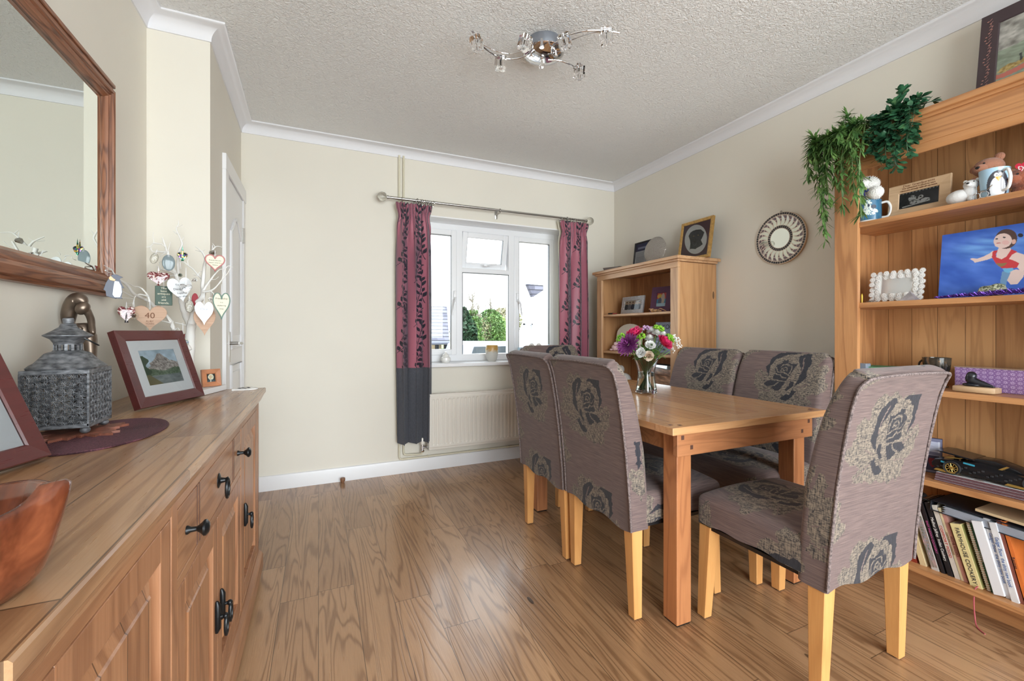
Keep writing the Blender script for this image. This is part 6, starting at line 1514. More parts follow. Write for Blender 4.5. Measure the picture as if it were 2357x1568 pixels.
# mug with polar bear toy
def mug(label, c, R, H, fn, mat_in, handle=-1, top_k=1.0, name='mug'):
    t_ = thing(name, label, 'mug', c); N1, N2 = 160, 90
    U_, V_ = np.meshgrid(np.linspace(0, 2 * PI, N1), np.linspace(0, 1, N2), indexing='ij'); rr2 = R * (1 + (top_k - 1) * V_)
    P = np.stack([c[0] + rr2 * np.cos(U_), c[1] + rr2 * np.sin(U_), c[2] + .006 + (H - .006) * V_], -1).reshape(-1, 3); cc = np.ones((N1 * N2, 4)); cc[:, :3] = lin(np.clip(fn(U_.ravel(), V_.ravel()), 0, 255)); np_mesh('printed_sleeve', P, grid_faces(N1, N2), M['gloss_paint'], t_, cc)
    b = MB(); b.lathe([(0, 0), (R - .003, 0), (R - .001, .003), (R - .0008, .007)] + [(R * top_k - .0004, H), (R * top_k - .003, H + .001), (R * top_k - .004, H - .002), (R - .004, .01), (0, .009)], 40, c, close=False); b.build('mug_body', mat_in, t_, smooth=True, angle=40)
    ca, sa = math.cos(handle), math.sin(handle); q = Vector((c[0] + ca * R, c[1] + sa * R, c[2])); dd = Vector((ca, sa, 0)); b = MB(); b.tube(smooth_path([q + Vector((0, 0, H * .85)) - dd * .003, q + dd * .020 + Vector((0, 0, H * .86)), q + dd * .031 + Vector((0, 0, H * .55)), q + dd * .022 + Vector((0, 0, H * .22)), q + Vector((0, 0, H * .18)) - dd * .003], 5), .0052, 10); b.build('handle', mat_in, t_, smooth=True); return t_
wc = plain('white_ceramic', (232, 232, 230), .2)
mu = Vector((2.362, yA(2001, 2.362) , S5 + .0005))
def bearmug(u, v):
    c = rgb(len(u), (46, 104, 138)) + (vnoise(u * 3, v * 5, 4, 2)[:, None] - .5) * 30; x = (((u - 3.55 + PI) % (2 * PI)) - PI) / .9
    m = inell(x, v, -.05, .72, .36, .26) | inell(x, v, .2, .38, .7, .16) | inell(x, v, -.05, .5, .5, .2); m &= vnoise(u * 16, v * 16, 4, 2) > .36; c[m] = (214, 222, 214); m = inell(x, v, .0, .70, .10, .08) | inell(x, v, .45, .62, .25, .1); c[m] = (40, 48, 70); return c
mug('blue polar bear picture mug holding a white bear toy', mu, .045, .100, bearmug, wc, -1.1)
n = NT('white_plush', .95, srgb(236, 234, 230)); n.bump(n.noise(n.coord(), 240, 3), 1, .006); n.set('Sheen Weight', .5); M['plush'] = n.m
def fuzz(b, c, r, sc=(1, 1, 1), k=120, L=.007):
    b.ball(c, r, sc, 18, 12); c = Vector(c)
    for i in range(k):
        z = 1 - 2 * (i + .5) / k; a = i * 2.39996; q = math.sqrt(1 - z * z); d_ = Vector((q * math.cos(a), q * math.sin(a), z)); p = c + Vector((d_.x * sc[0], d_.y * sc[1], d_.z * sc[2])) * r * .96
        e = (d_ + Vector((random.uniform(-.4, .4), random.uniform(-.4, .4), random.uniform(-.5, .3)))).normalized() * L; s_ = e.cross(Vector((0, 0, 1)) if abs(d_.z) < .9 else Vector((1, 0, 0))).normalized() * .0022
        v1, v2, v3 = b.b.verts.new(p + s_), b.b.verts.new(p - s_), b.b.verts.new(p + e); b.b.faces.new((v1, v2, v3))
t = thing('polar_bear_toy', 'white plush polar bear with a blue bow sitting in the blue mug', 'soft toy', mu + Vector((0, 0, .05)))
b = MB(); h = mu + Vector((-.010, .004, .176)); fuzz(b, h, .043, (1, 1.15, .88), 320); fuzz(b, mu + Vector((0, 0, .120)), .038, (1, 1.1, 1), 160); fuzz(b, mu + Vector((-.034, .034, .116)), .023, (1, 1, 1.3), 110); fuzz(b, mu + Vector((-.030, -.040, .126)), .027, (1, 1.15, 1.1), 110); b.build('bear_body', M['plush'], t, smooth=True, angle=180)
b = MB(); b.ball(h + Vector((-.034, -.002, .002)), .022, (1, 1.1, .8)); b.build('muzzle', plain('white_fur_muzzle', (228, 226, 222), .8), t, smooth=True)
b = MB(); b.ball(h + Vector((-.054, -.002, .012)), .0072, (.7, 1.3, .85)); b.ball(h + Vector((-.037, .028, .006)), .0034); b.ball(h + Vector((-.037, -.028, .020)), .0034); b.tube([h + Vector((-.049, .012, -.012)), h + Vector((-.055, .0, -.004)), h + Vector((-.050, -.012, -.008))], .0010, 5); b.build('face', M['black'], t, smooth=True)
b = MB(); bw = mu + Vector((-.046, 0, .138)); b.ball(bw + Vector((0, .011, .002)), .009, (.4, 1.2, .7)); b.ball(bw + Vector((0, -.011, .003)), .009, (.4, 1.2, .7)); b.ball(bw, .004); b.tube([bw, bw + Vector((.002, -.006, -.028))], .003, 6); b.build('bow', plain('navy_ribbon', (44, 52, 120), .5), t, smooth=True)
def scan(u, v):
    c = rgb(len(u), (34, 38, 46)); nz_ = vnoise(u * 22, v * 22, 5, 3); m = inell(u, v, .52, .33, .26, .14) | inell(u, v, .34, .56, .10, .18) | inell(u, v, .55, .55, .07, .12); c[m & (nz_ > .42)] = (206, 210, 214); m = instroke(u, v, [(.12, .12), (.5, .2), (.75, .24)], .035); c[m] = (200, 204, 208); m = (v > .9) & (((u * 12) % 1) < .5); c[m] = (150, 154, 160); c += (nz_[:, None] - .5) * 30; return c
paleo = wood('pale_engraved_wood', (210, 178, 142), (176, 142, 108), 0, .5, None, 6, 2, .6, 0, knots=False, seed=33)
X_ = 2.40; y0_ = yA(2045, X_); y1_ = yA(2189, X_)
t = picture_frame('picture_frame', 'pale wooden frame with a dark ultrasound scan beside the blue mug', standM((X_, y0_, S5 + .0008), (0, -1, 0), .10), y0_ - y1_, .150, .040, .010, [paleo, paleo], scan, 130, 90, 0)
t_w = y0_ - y1_
for s_, z_, q_ in (('Dear Grandparents', .140, .014), ('Our adventure is about to start', .129, .009), ('I love you already with all my heart', .119, .009)): text(t, s_, MW[t.name] @ Matrix.Translation((t_w / 2, z_, .0105)), q_, M['brown_ink'])
# resin polar bear
t = thing('polar_bear_figurine', 'white resin polar bear figurine looking up, beside the penguin mug', 'figurine', (2.36, yA(2215, 2.36), S5)); cb = Vector((2.362, yA(2212, 2.362), S5)); b = MB()
b.ball(cb + Vector((0, .004, .030)), .036, (.9, 1.15, .85)); b.ball(cb + Vector((0, -.024, .036)), .026, (.9, .9, 1.2)); b.ball(cb + Vector((-.004, -.030, .070)), .021, (1, 1.05, .95)); b.ball(cb + Vector((-.020, -.032, .068)), .011, (1.3, .9, .8)); b.ball(cb + Vector((.004, -.012, .088)), .007); b.ball(cb + Vector((.004, -.048, .088)), .007); b.ball(cb + Vector((-.014, -.034, .014)), .013, (1, .8, 1.2)); b.build('bear_body', plain('white_resin', (222, 222, 222), .5, bump=(90, .4, .004)), t, smooth=True)
b = MB(); b.ball(cb + Vector((-.034, -.032, .072)), .004, (.8, 1.3, .9)); b.ball(cb + Vector((-.019, -.020, .079)), .0024); b.ball(cb + Vector((-.018, -.044, .079)), .0024); b.build('face', M['black'], t, smooth=True)
q = Vector((2.325, yA(2247, 2.325), S5)); t = thing('silver_trinket', 'tiny silver wire bicycle ornament in front of the penguin mug', 'ornament', q); b = MB(); b.tube([q, q + Vector((0, 0, .055))], .0018, 6); b.torus(q + Vector((0, -.022, .014)), .012, .0014, Matrix.Rotation(PI / 2, 4, 'Y')); b.tube([q + Vector((0, 0, .028)), q + Vector((0, -.03, .03)), q + Vector((0, -.044, .044))], .0013, 6); b.torus(q + Vector((0, 0, .012)), .012, .0014, Matrix.Rotation(PI / 2, 4, 'Y')); b.build('wire_body', M['chrome'], t, smooth=True)
# penguin mug
pm = Vector((2.365, yA(2289, 2.365), S5 + .0005))
def pengmug(u, v):
    c = rgb(len(u), (168, 204, 228)); x = (((u - 3.7 + PI) % (2 * PI)) - PI); m = inell(x, v, 0, .30, .80, .58); c[m] = (62, 64, 74); m = inell(x, v, 0, .22, .58, .44); c[m] = (226, 230, 236)
    for q in (-.14, .14): m = inell(x, v, q, .72, .13, .075); c[m] = (240, 240, 240); m = inell(x, v, q * .7, .71, .035, .03); c[m] = (20, 20, 20)
    m = inpoly(x, v, [(-.2, .64), (.22, .66), (.02, .46)]); c[m] = (240, 176, 50); return c
mug('tall penguin picture mug with a brown teddy bear peeping over it', pm, .036, .108, pengmug, wc, -2.2, 1.18)
def teddy(label, c, col, R, name='teddy_bear'):
    m_ = plain('plush_%d' % col[0], col, .95, bump=(220, .9, .004), sheen=.3); t_ = thing(name, label, 'soft toy', c); b = MB()
    b.ball(c, R, (1, 1.15, .92), 20, 14); b.ball(c + Vector((-R * .75, R * .25, -R * .15)), R * .55, (1, 1.05, .85)); b.ball(c + Vector((R * .1, R * 1.05, R * .1)), R * .36, (.5, 1, 1)); b.ball(c + Vector((R * .1, -R * .75, R * .85)), R * .40, (.5, 1, 1)); b.ball(c + Vector((R * .2, -R * .3, -R * 1.2)), R * .9, (.8, 1.2, 1)); b.ball(c + Vector((-R * .1, R * 1.0, -R * 1.3)), R * .36, (.8, 1, 1.6)); b.ball(c + Vector((-R * .1, -R * 1.4, -R * 1.1)), R * .42, (.8, 1.5, 1)); b.build('bear_body', m_, t_, smooth=True)
    b = MB(); b.ball(c + Vector((-R * 1.25, R * .35, -.1 * R)), R * .16, (.6, 1.2, .9)); b.ball(c + Vector((-R * .92, R * .62, R * .12)), R * .09); b.ball(c + Vector((-R * .98, -.02 * R, R * .28)), R * .09); b.build('face', M['black'], t_, smooth=True); return t_
teddy('light brown teddy bear leaning behind the penguin mug', Vector((2.445, yA(2275, 2.445), S5 + .145)), (186, 130, 104), .040)
t = teddy('reddish brown teddy bear at the right photo edge, with a red heart tag', Vector((2.40, yA(2352, 2.40), S5 + .062)), (160, 92, 66), .040)
b = MB(); b.prism(heart_pts(.034, .034), 2, 0, .002, .0005); Mg = frame_matrix(Vector((2.352, yA(2352, 2.352) , S5 + .092)), (0, -1, 0), (0, 0, 1)); bmesh.ops.transform(b.b, matrix=Mg, verts=b.b.verts[:]); b.build('heart_tag', plain('red_tag', (206, 44, 70), .4), t)
text(t, 'ty', Mg @ Matrix.Translation((0, 0, .0025)), .026, M['white'])
# shelf 4: daisies, pyramid, canvas, stone, tinsel
X_ = 2.42; y0_ = yA(1999, X_); w_ = y0_ - yA(2131, X_); t = thing_m('daisy_frame', 'picture frame covered in white china daisies with a blank silver centre', 'picture frame', standM((X_, y0_, S4 + .001), (0, -1, 0), .13)); h_ = .148
b = MB(); b.box((.016, .012, -.002), (w_ - .016, h_ - .012, .004)); local_build(b, 'back', wc, t); b = MB(); b.quad((.052, .04, .0048), (w_ - .052, .04, .0048), (w_ - .052, h_ - .038, .0048), (.052, h_ - .038, .0048)); local_build(b, 'mirror_glass', plain('silver_sheet', (224, 228, 230), .25, .6), t)
spots_ = []
nx_, ny_ = 8, 6
for i in range(nx_): spots_ += [(.016 + (w_ - .032) * i / (nx_ - 1), .013), (.016 + (w_ - .032) * i / (nx_ - 1), h_ - .013)]
for j in range(1, ny_ - 1): spots_ += [(.014, .013 + (h_ - .026) * j / (ny_ - 1)), (w_ - .014, .013 + (h_ - .026) * j / (ny_ - 1))]
for i in range(6): spots_ += [(.036 + (w_ - .072) * i / 5, .030), (.036 + (w_ - .072) * i / 5, h_ - .030)]
for j in range(1, 4): spots_ += [(.036, .030 + (h_ - .06) * j / 4), (w_ - .036, .030 + (h_ - .06) * j / 4)]
for k_, (x, y) in enumerate(spots_):
    b = MB(); z_ = .006 + .003 * (k_ % 3)
    for i in range(14):
        a = 2 * PI * i / 14 + k_; b.ball((x + .0075 * math.cos(a), y + .0075 * math.sin(a), z_), .005, (1.15, .42, .3), 6, 4, rot=(0, 0, a))
    b.ball((x, y, z_ + .0012), .0034, (1, 1, .5), 8, 5); local_build(b, 'daisy', wc, t, smooth=True)
q = Vector((2.345, yA(2095, 2.345), S4)); b = MB(); r_ = .026; V = [b.b.verts.new(q + Vector(p)) for p in ((-r_, -r_, 0), (r_, -r_, 0), (r_, r_, 0), (-r_, r_, 0))]; ap = b.b.verts.new(q + Vector((0, 0, .042))); b.b.faces.new(V[::-1])
for k in range(4): b.b.faces.new((V[k], V[(k + 1) % 4], ap))
one('stone_pyramid', b, plain('grey_polished_stone', (150, 142, 144), .15, var=.12, vs=40), 'small grey polished stone pyramid in front of the daisy frame', 'pyramid')
q = Vector((2.35, yA(1984, 2.35) , S4 + .0005)); t = thing('candle', 'thin yellow candle standing at the far end of the daisy frame shelf', 'candle', q); b = MB(); b.lathe([(.0035, 0), (.0035, .034), (.001, .044), (0, .045)], 12, q); b.build('candle_body', plain('yellow_wax', (226, 190, 70), .5), t, smooth=True)
q = Vector((2.335, yA(1990, 2.335) - .012, S4 + .001)); b = MB()
for k in range(7): b.torus(q + Vector((.004 * math.sin(k), -.006 * k, .003)), .0045, .0012, Matrix.Rotation(.5 * k, 4, 'Y'), 12, 5)
one('chain', b, M['steel'], 'little silver chain lying beside the yellow candle', 'chain', smooth=True)
def swim(u, v):
    # photo 1547 px zoom: canvas spans x 165..1650, y 245..1470
    px_, py_ = seen(DG['S'], u * .44, v * .285, .018); x = (px_ - 2140) * 7.129; y = (py_ - 480) * 7.129; v0 = v
    c = rgb(len(u), (62, 104, 196)); c += (vnoise(u * 7 + v * 3, v * 6, 4, 3)[:, None] - .5) * 50; c[:, 2] += v * 8
    g = np.exp(-(((u - .35) / .22) ** 2 + ((v - .72) / .2) ** 2)) * vnoise(u * 9 + v * 16, v * 12, 7, 2); c += g[:, None] * np.array([90, 110, 60])
    sk = np.array([228, 204, 198]); P = lambda L: inpoly(x, y, L)
    m = P([(1290, 1030), (1420, 1000), (1560, 1030), (1540, 1120), (1440, 1240), (1330, 1250), (1270, 1180)]); c[m] = sk * .98
    m = P([(1190, 1030), (1330, 1050), (1270, 1180), (1230, 1370), (1160, 1320), (1160, 1180)]); c[m] = (110, 150, 190)
    m = P([(660, 830), (700, 815), (780, 825), (880, 790), (980, 740), (1040, 690), (1060, 800), (950, 840), (830, 870), (740, 890), (720, 865)]); c[m] = sk
    m = P([(1160, 600), (1310, 600), (1340, 690), (1560, 760), (1600, 1000), (1500, 1040), (1430, 960), (1300, 880), (1180, 850), (1090, 800), (1110, 690)]); c[m] = sk
    m = P([(1060, 690), (1120, 685), (1085, 750), (1090, 800), (1180, 835), (1260, 790), (1340, 670), (1440, 710), (1350, 760), (1300, 830), (1370, 850), (1470, 900), (1430, 970), (1300, 995), (1180, 980), (1090, 910), (1020, 800), (1030, 720)]); c[m] = (200, 62, 70)
    m = P([(1085, 895), (1150, 900), (1275, 890), (1240, 930), (1170, 960), (1120, 940)]); c[m] = (140, 118, 80)
    m = P([(1190, 985), (1360, 975), (1380, 1010), (1290, 1060), (1230, 1040)]); c[m] = (110, 180, 220)
    m = inell(x, y, 1255, 500, 185, 160, -.3); c[m] = (86, 66, 62); m = inell(x, y, 1200, 530, 150, 120, -.2) | P([(1050, 560), (1075, 620), (1150, 650), (1300, 620), (1330, 480), (1240, 420), (1080, 460)]); c[m] = sk
    m = inell(x, y, 1490, 440, 46, 32); c[m] = (50, 46, 56); m = inell(x, y, 1380, 545, 34, 42, .4); c[m] = (222, 180, 168)
    for q in ((1100, 500), (1222, 475)): m = inell(x, y, q[0], q[1], 24, 11); c[m] = (50, 54, 60)
    m = inell(x, y, 1130, 568, 42, 8, -.05); c[m] = (196, 110, 110); m = inell(x, y, 1245, 560, 60, 36); c[m] = c[m] * .6 + np.array([226, 160, 160]) * .4
    return c
X_ = 2.47; y0_ = yA(2164, X_); DG['S'] = standM((X_, y0_, S4 + .001), (0, -1, 0), .13); t = thing_m('canvas_print', 'large blue canvas photo of a child swimming under water, wearing a red top', 'canvas', standM((X_, y0_, S4 + .001), (0, -1, 0), .13))
b = MB(); b.box((0, 0, 0), (.44, .285, .018), .001); local_build(b, 'canvas_block', plain('blue_canvas_edge', (52, 92, 178), .7), t); paint_panel(t, 'picture', 0, 0, .44, .285, .0184, 330, 230, swim)
q = Vector((2.40, yA(2285, 2.40), S4 + .004)); b = MB(); vs = b.ball(q + Vector((0, 0, .022)), .024, (1, 1.75, 1.0), 24, 16)
for v in vs: k_ = .82 + .36 * float(vnoise(np.array([v.co.y * 60 + v.co.z * 20]), np.array([v.co.z * 70 + v.co.x * 30]), 3)[0]); v.co = q + Vector((0, 0, .022)) + (v.co - q - Vector((0, 0, .022))) * k_
n = NT('speckled_stone', .8); n.set('Base Color', n.ramp(n.noise(n.coord(), 160, 3), [(.35, srgb(50, 54, 44)), (.5, srgb(142, 146, 116)), (.7, srgb(206, 206, 186))])); one('stone', b, n.m, 'rough speckled green and grey stone in front of the blue canvas', 'stone', smooth=True)
b = MB(); 
for i in range(900):
    f = random.random(); y_ = yA(2150, 2.335) + (yA(2380, 2.335) - yA(2150, 2.335)) * f; a = random.uniform(0, 2 * PI); p = Vector((2.345 + random.uniform(-.012, .012), y_, S4 + .004 + random.random() * .008 * (.3 + f))); L = .005 + .010 * min(1, f * 1.6)
    b.tube([p, p + Vector((math.cos(a) * L * .6, math.sin(a) * L, abs(math.sin(a * 3)) * L))], .0006, 3)
tag(b.build('tinsel', plain('purple_tinsel', (92, 50, 150), .2, .6)), 'purple and blue tinsel lying along the shelf edge below the blue canvas', 'tinsel', kind='stuff')
# shelf 3: tray stack, papers, dark mug, purple box, seal
X_ = 2.43; ya, yb = yA(1975, X_) + .01, yA(2105, X_)
gw = wood('grey_limed_wood', (150, 152, 160), (84, 86, 94), 1, .6, None, 8, 2, 1, 0, knots=False, seed=35)
for i, (z0_, z1_, k) in enumerate(((0, .030, 0), (.032, .062, .012))):
    b = MB(); b.prism([(2.345 + k, ya), (2.345 + k, yb + .05), (2.37, yb + .015 + k), (2.41, yb), (2.47, yb), (2.50, yb + .02), (2.52, yb + .05), (2.52, ya)], 2, S3 + .001 + z0_, S3 + z1_, .006)
    one('wooden_tray', b, gw, ('lower' if i == 0 else 'upper') + ' grey limed tray of the stack of two on the third shelf', 'tray')
lt = [('green', (72, 130, 92), .34, -.02, .010), ('olive', (140, 138, 80), .2, .02, .005), ('white', (220, 214, 222), -.3, -.03, .002), ('lilac', (190, 176, 206), .1, -.06, 0)]
for i, (nm, col_, rz, dy, zz_) in enumerate(lt):
    b = MB(); b.box((-.045, -.075, 0), (.045, .075, .0012 + .002 * (i < 2))); o = one('paper', b, plain(nm + '_paper', col_, .8), {'green': 'green folded card at the back of the papers on the grey trays', 'olive': 'olive card in the papers on the grey trays', 'white': 'white letter fanned out on the grey trays', 'lilac': 'pale lilac sheet at the bottom of the papers on the grey trays'}[nm], 'paper'); o.location = (2.42, (ya + yb) / 2 + .01 + dy * .5, S3 + .0635 + .0035 * (3 - i)); o.rotation_euler = (0, -.04 * (i == 0), rz)
b = MB(); q = Vector((2.365, yA(1987, 2.365), S3 + .063)); b.box(q + Vector((-.02, -.022, 0)), q + Vector((.02, .018, .028)), .003); one('plastic_box', b, plain('cloudy_plastic', (176, 188, 206), .15, trans=.5), 'small cloudy plastic box at the far end of the grey trays', 'box')
q = Vector((2.455, yA(2156, 2.455), S3 + .0005)); t = thing('tiki_mug', 'dark glazed waisted mug behind the near chair back', 'mug', q); b = MB(); b.lathe([(0, 0), (.036, 0), (.037, .006), (.026, .018), (.024, .030), (.036, .052), (.043, .08), (.046, .112), (.047, .128), (.043, .128), (.040, .11), (.03, .05), (0, .04)], 36, q, close=False)
n = NT('dark_drip_glaze', .15); n.set('Base Color', n.ramp(n.noise(n.vscale(n.coord(), (30, 30, 14)), 1, 3, .6, 1), [(.4, srgb(26, 26, 26)), (.58, srgb(70, 62, 52)), (.7, srgb(160, 112, 66))])); b.build('mug_body', n.m, t, smooth=True); b = MB(); b.tube(smooth_path([q + Vector((0, .044, .118)), q + Vector((0, .060, .10)), q + Vector((0, .056, .07)), q + Vector((0, .036, .055))], 4), .004, 8); b.build('handle', n.m, t, smooth=True)
X_ = 2.45; y0_ = yA(2198, X_); t = thing('gift_box', 'purple patterned box with a clear lid and window edges', 'box', (2.50, y0_ - .13, S3 + .001))
def damask(u, v):
    c = rgb(len(u), (138, 104, 158)); x = u * 26; y = v * 11; d1 = np.sqrt(((x % 2) - 1) ** 2 + ((y % 2) - 1) ** 2); d2 = np.sqrt((((x + 1) % 2) - 1) ** 2 + (((y + 1) % 2) - 1) ** 2); m = ((d1 > .28) & (d1 < .45)) | ((d1 > .6) & (d1 < .75) & (np.sin(np.arctan2((y % 2) - 1, (x % 2) - 1) * 8) > 0)) | (d2 < .16); c[m] = (212, 190, 222); return c
b = MB(); b.box((X_, y0_ - .255, S3 + .001), (X_ + .11, y0_, S3 + .092)); b.build('box_body', plain('purple_card', (128, 92, 150), .6), t)
Mb = frame_matrix((X_ - .0006, y0_, S3 + .001), (0, -1, 0), (0, 0, 1)); U_ = MW[t.name].inverted()
cv, = [None]
gx_, gy_ = 200, 80; UU, VV = np.meshgrid(np.linspace(0, 1, gx_), np.linspace(0, 1, gy_), indexing='ij'); cc = np.ones((gx_ * gy_, 4)); cc[:, :3] = lin(damask(UU.ravel(), VV.ravel())); np_mesh('patterned_front', np.stack([np.full_like(UU, X_ - .0007), y0_ - .255 * UU, S3 + .001 + .091 * VV], -1).reshape(-1, 3), grid_faces(gx_, gy_), M['gloss_paint'], t, cc, smooth=False)
b = MB(); b.box((X_ - .004, y0_ - .258, S3 + .092), (X_ + .113, y0_ + .003, S3 + .096), .001); b.build('lid', plain('silver_brown_lid', (170, 150, 136), .2, .3), t)
q = Vector((2.378, (yA(2200, 2.378) + yA(2298, 2.378)) / 2, S3 + .0005)); t = thing('seal_sculpture', 'black seal sculpture on a pale round-ended wooden base', 'sculpture', q); L_ = (yA(2200, 2.378) - yA(2298, 2.378)) / 2
b = MB(); b.prism([(q.x - .035, q.y + L_ - .012), (q.x - .028, q.y + L_), (q.x + .028, q.y + L_), (q.x + .035, q.y + L_ - .01), (q.x + .035, q.y - L_ + .01), (q.x + .028, q.y - L_), (q.x - .028, q.y - L_), (q.x - .035, q.y - L_ + .01)], 2, S3 + .001, S3 + .024, .004); b.build('base', wood('pale_birch_base', (208, 176, 138), (170, 136, 100), 1, .5, None, 5, 2, .6, 0, knots=False, seed=36), t, smooth=True, angle=50)
b = MB(); z0_ = S3 + .024; b.tube(smooth_path([Vector((q.x, q.y - L_ * .85, z0_ + .003)), Vector((q.x, q.y - L_ * .4, z0_ + .010)), Vector((q.x, q.y, z0_ + .016)), Vector((q.x, q.y + L_ * .25, z0_ + .026)), Vector((q.x - .004, q.y + L_ * .2, z0_ + .044)), Vector((q.x - .010, q.y + L_ * .15, z0_ + .052))], 4), [.002, .004, .006, .008, .010, .012, .013, .0145, .0155, .016, .0165, .017, .017, .0165, .016, .0155, .015, .0145, .013, .011, .007], 16); b.ball((q.x, q.y + L_ * .2, z0_ + .006), .024, (1, 1.2, .35)); b.build('seal_body', plain('black_soapstone', (30, 32, 38), .25), t, smooth=True, angle=80)
# shelf 2: card boxes, placemats, model car
def bookbox(name, label, cat, Mx, w, h, d_, mat, fn=None, nx=60, ny=90, pages=None):
    t_ = thing_m(name, label, cat, Mx); b = MB(); b.box((0, 0, -d_), (w, h, 0), .0008); local_build(b, name + '_body', mat, t_)
    if fn: paint_panel(t_, 'print', .001, .001, w - .001, h - .001, .0004, nx, ny, fn)
    return t_
def cards(u, v):
    c = rgb(len(u), (110, 112, 138)); m = (u > .12) & (u < .9) & (v < .52) & (v > .04); c[m] = (52, 52, 78); m = (u > .12) & (u < .9) & (v < .52) & (v > .04) & ((abs(u - .51) > .36) | (abs(v - .28) > .22)); c[m] = (150, 152, 174); x = (u - .51) / .22; y = (v - .28) / .15; m = (x * x + (y * 1.1 - .5 * np.abs(x)) ** 2) < .9; c[m] = (126, 34, 48); m = (v > .6) & (v < .92) & (u > .1) & (u < .9); c[m] = (196, 200, 214); m = m & (((v * 30) % 1) < .4) & (u > .2) & (u < .8); c[m] = (100, 108, 150); return c
X_ = 2.415; bookbox('card_box', 'navy playing card box with a red heart, leaning by the model car', 'box', frame_matrix((2.44, yA(2123, 2.44), S2 + .001), (.30, -.95, 0), Vector((.0, .17, .985))), .062, .150, .020, plain('navy_card', (44, 48, 92), .5), cards)
bookbox('card_box', 'thin white box behind the navy playing card box', 'box', frame_matrix((2.43, yA(2115, 2.43), S2 + .001), (.30, -.95, 0), Vector((.0, .17, .985))), .020, .120, .04, plain('white_card', (224, 226, 232), .5))
bookbox('card_box', 'light blue box beside the white and navy card boxes', 'box', frame_matrix((2.425, yA(2108, 2.425), S2 + .001), (.30, -.95, 0), Vector((.0, .17, .985))), .018, .105, .04, plain('sky_blue_card', (70, 140, 196), .5))
bookbox('card_box', 'small red box half hidden by the near chair back', 'box', frame_matrix((2.42, yA(2099, 2.42), S2 + .001), (.30, -.95, 0), Vector((.0, .10, .995))), .020, .060, .04, plain('red_card', (190, 60, 60), .5))
pmx0, pmy0 = 2.345, yA(2150, 2.345); PMT = S2
for i in range(7):
    z = S2 + .0008 + i * .0052; b = MB(); b.box((pmx0 + .002 * (i % 2), pmy0 - .36, z), (pmx0 + .20, pmy0 - .001 * i, z + .0036), .0005)
    o = one('placemat', b, [plain('plum_cork_edge', (104, 62, 70), .7), plain('pale_mat_top', (214, 216, 218), .5)], ['lowest', 'second lowest', 'third lowest', 'middle', 'third highest', 'second highest', 'topmost'][i] + ' plum-edged table mat in the stack under the model car', 'place mat', 'table mats stacked under the model car')
    for f in o.data.polygons:
        if f.normal.z > .9: f.material_index = 1
    PMT = z + .0037
sp = MB()
for i in range(16): sp.lathe([(0, 0), (.012, 0), (.012, .0003), (0, .0003)], 12, (pmx0 + .01 + (i * .037) % .06, pmy0 - .03 - i * .02, PMT + .0), sx=.6, sy=1.2)
sp.build('printed_spots', plain('muted_spots', (150, 130, 120), .6), o)
t = thing('model_car', 'black and gold brick-built supercar model on the stack of table mats', 'model car', (2.42, pmy0 - .20, PMT))
cy0 = yA(2160, 2.42); cl = .36; cx_ = 2.425; blk = plain('glossy_black_bricks', (26, 27, 30), .22); gld = plain('gold_bricks', (190, 156, 84), .28, .6)
def cpt(f, z): return (cy0 - cl * f, PMT + z)
side = [(0, .020), (.0, .034), (.03, .050), (.10, .054), (.2, .055), (.30, .064), (.42, .066), (.55, .062), (.70, .050), (.85, .040), (.97, .026), (1.0, .014), (.93, .010), (.78, .010), (.3, .010), (.1, .012)]
for dx_, k in ((0, 1),):
    b = MB(); b.prism([cpt(f, z) for f, z in side], 0, cx_ - .066, cx_ + .066, .006); b.build('body_shell', blk, t, smooth=True, angle=25)
b = MB(); b.prism([cpt(f, z) for f, z in ((.28, .060), (.36, .078), (.50, .080), (.66, .064), (.72, .050))], 0, cx_ - .040, cx_ + .040, .005); b.build('cabin', blk, t, smooth=True, angle=25)
b = MB(); m_ = Matrix.Translation((0, 0, 0)); b.prism([cpt(f, z) for f, z in ((.02, .084), (.10, .086), (.34, .076), (.36, .070), (.12, .079))], 0, cx_ - .058, cx_ + .058, .001); b.prism([cpt(f, z) for f, z in ((.16, .055), (.20, .055), (.22, .08), (.18, .08))], 0, cx_ - .03, cx_ - .025); b.prism([cpt(f, z) for f, z in ((.16, .055), (.20, .055), (.22, .08), (.18, .08))], 0, cx_ + .025, cx_ + .03); b.build('rear_wing', blk, t)
b = MB(); 
for f0 in (.03, .60): b.prism([cpt(f0 + q_[0], q_[1]) for q_ in ((0, .006), (.15, .004), (.22, .008), (.16, .012), (.02, .014))], 0, cx_ - .073, cx_ + .073, .001)
b.prism([cpt(f, z) for f, z in ((.10, .060), (.24, .066), (.26, .070), (.12, .064))], 0, cx_ - .05, cx_ + .05); b.prism([cpt(f, z) for f, z in ((.58, .058), (.62, .070), (.60, .072), (.55, .058))], 0, cx_ - .068, cx_ - .05); b.build('gold_trim', gld, t)
b = MB()
for f, z, l_ in ((.09, .048, .05), (.28, .060, .09), (.80, .048, .08)): b.prism([cpt(f, z), cpt(f + l_, z - .003), cpt(f + l_, z - .009), cpt(f, z - .006)], 0, cx_ - .0695, cx_ - .064)
b.build('blue_trim', plain('turquoise_bricks', (60, 150, 176), .3), t)
b = MB()
for i in range(26):
    f = .05 + i * .034; b.box((cx_ - .0675 - .002 * (i % 2), cy0 - cl * f - .008, PMT + .018 + .006 * (i % 4)), (cx_ - .060, cy0 - cl * f, PMT + .024 + .006 * (i % 4)), .001)
b.build('side_vent', plain('matt_black_bricks', (40, 41, 45), .5), t)
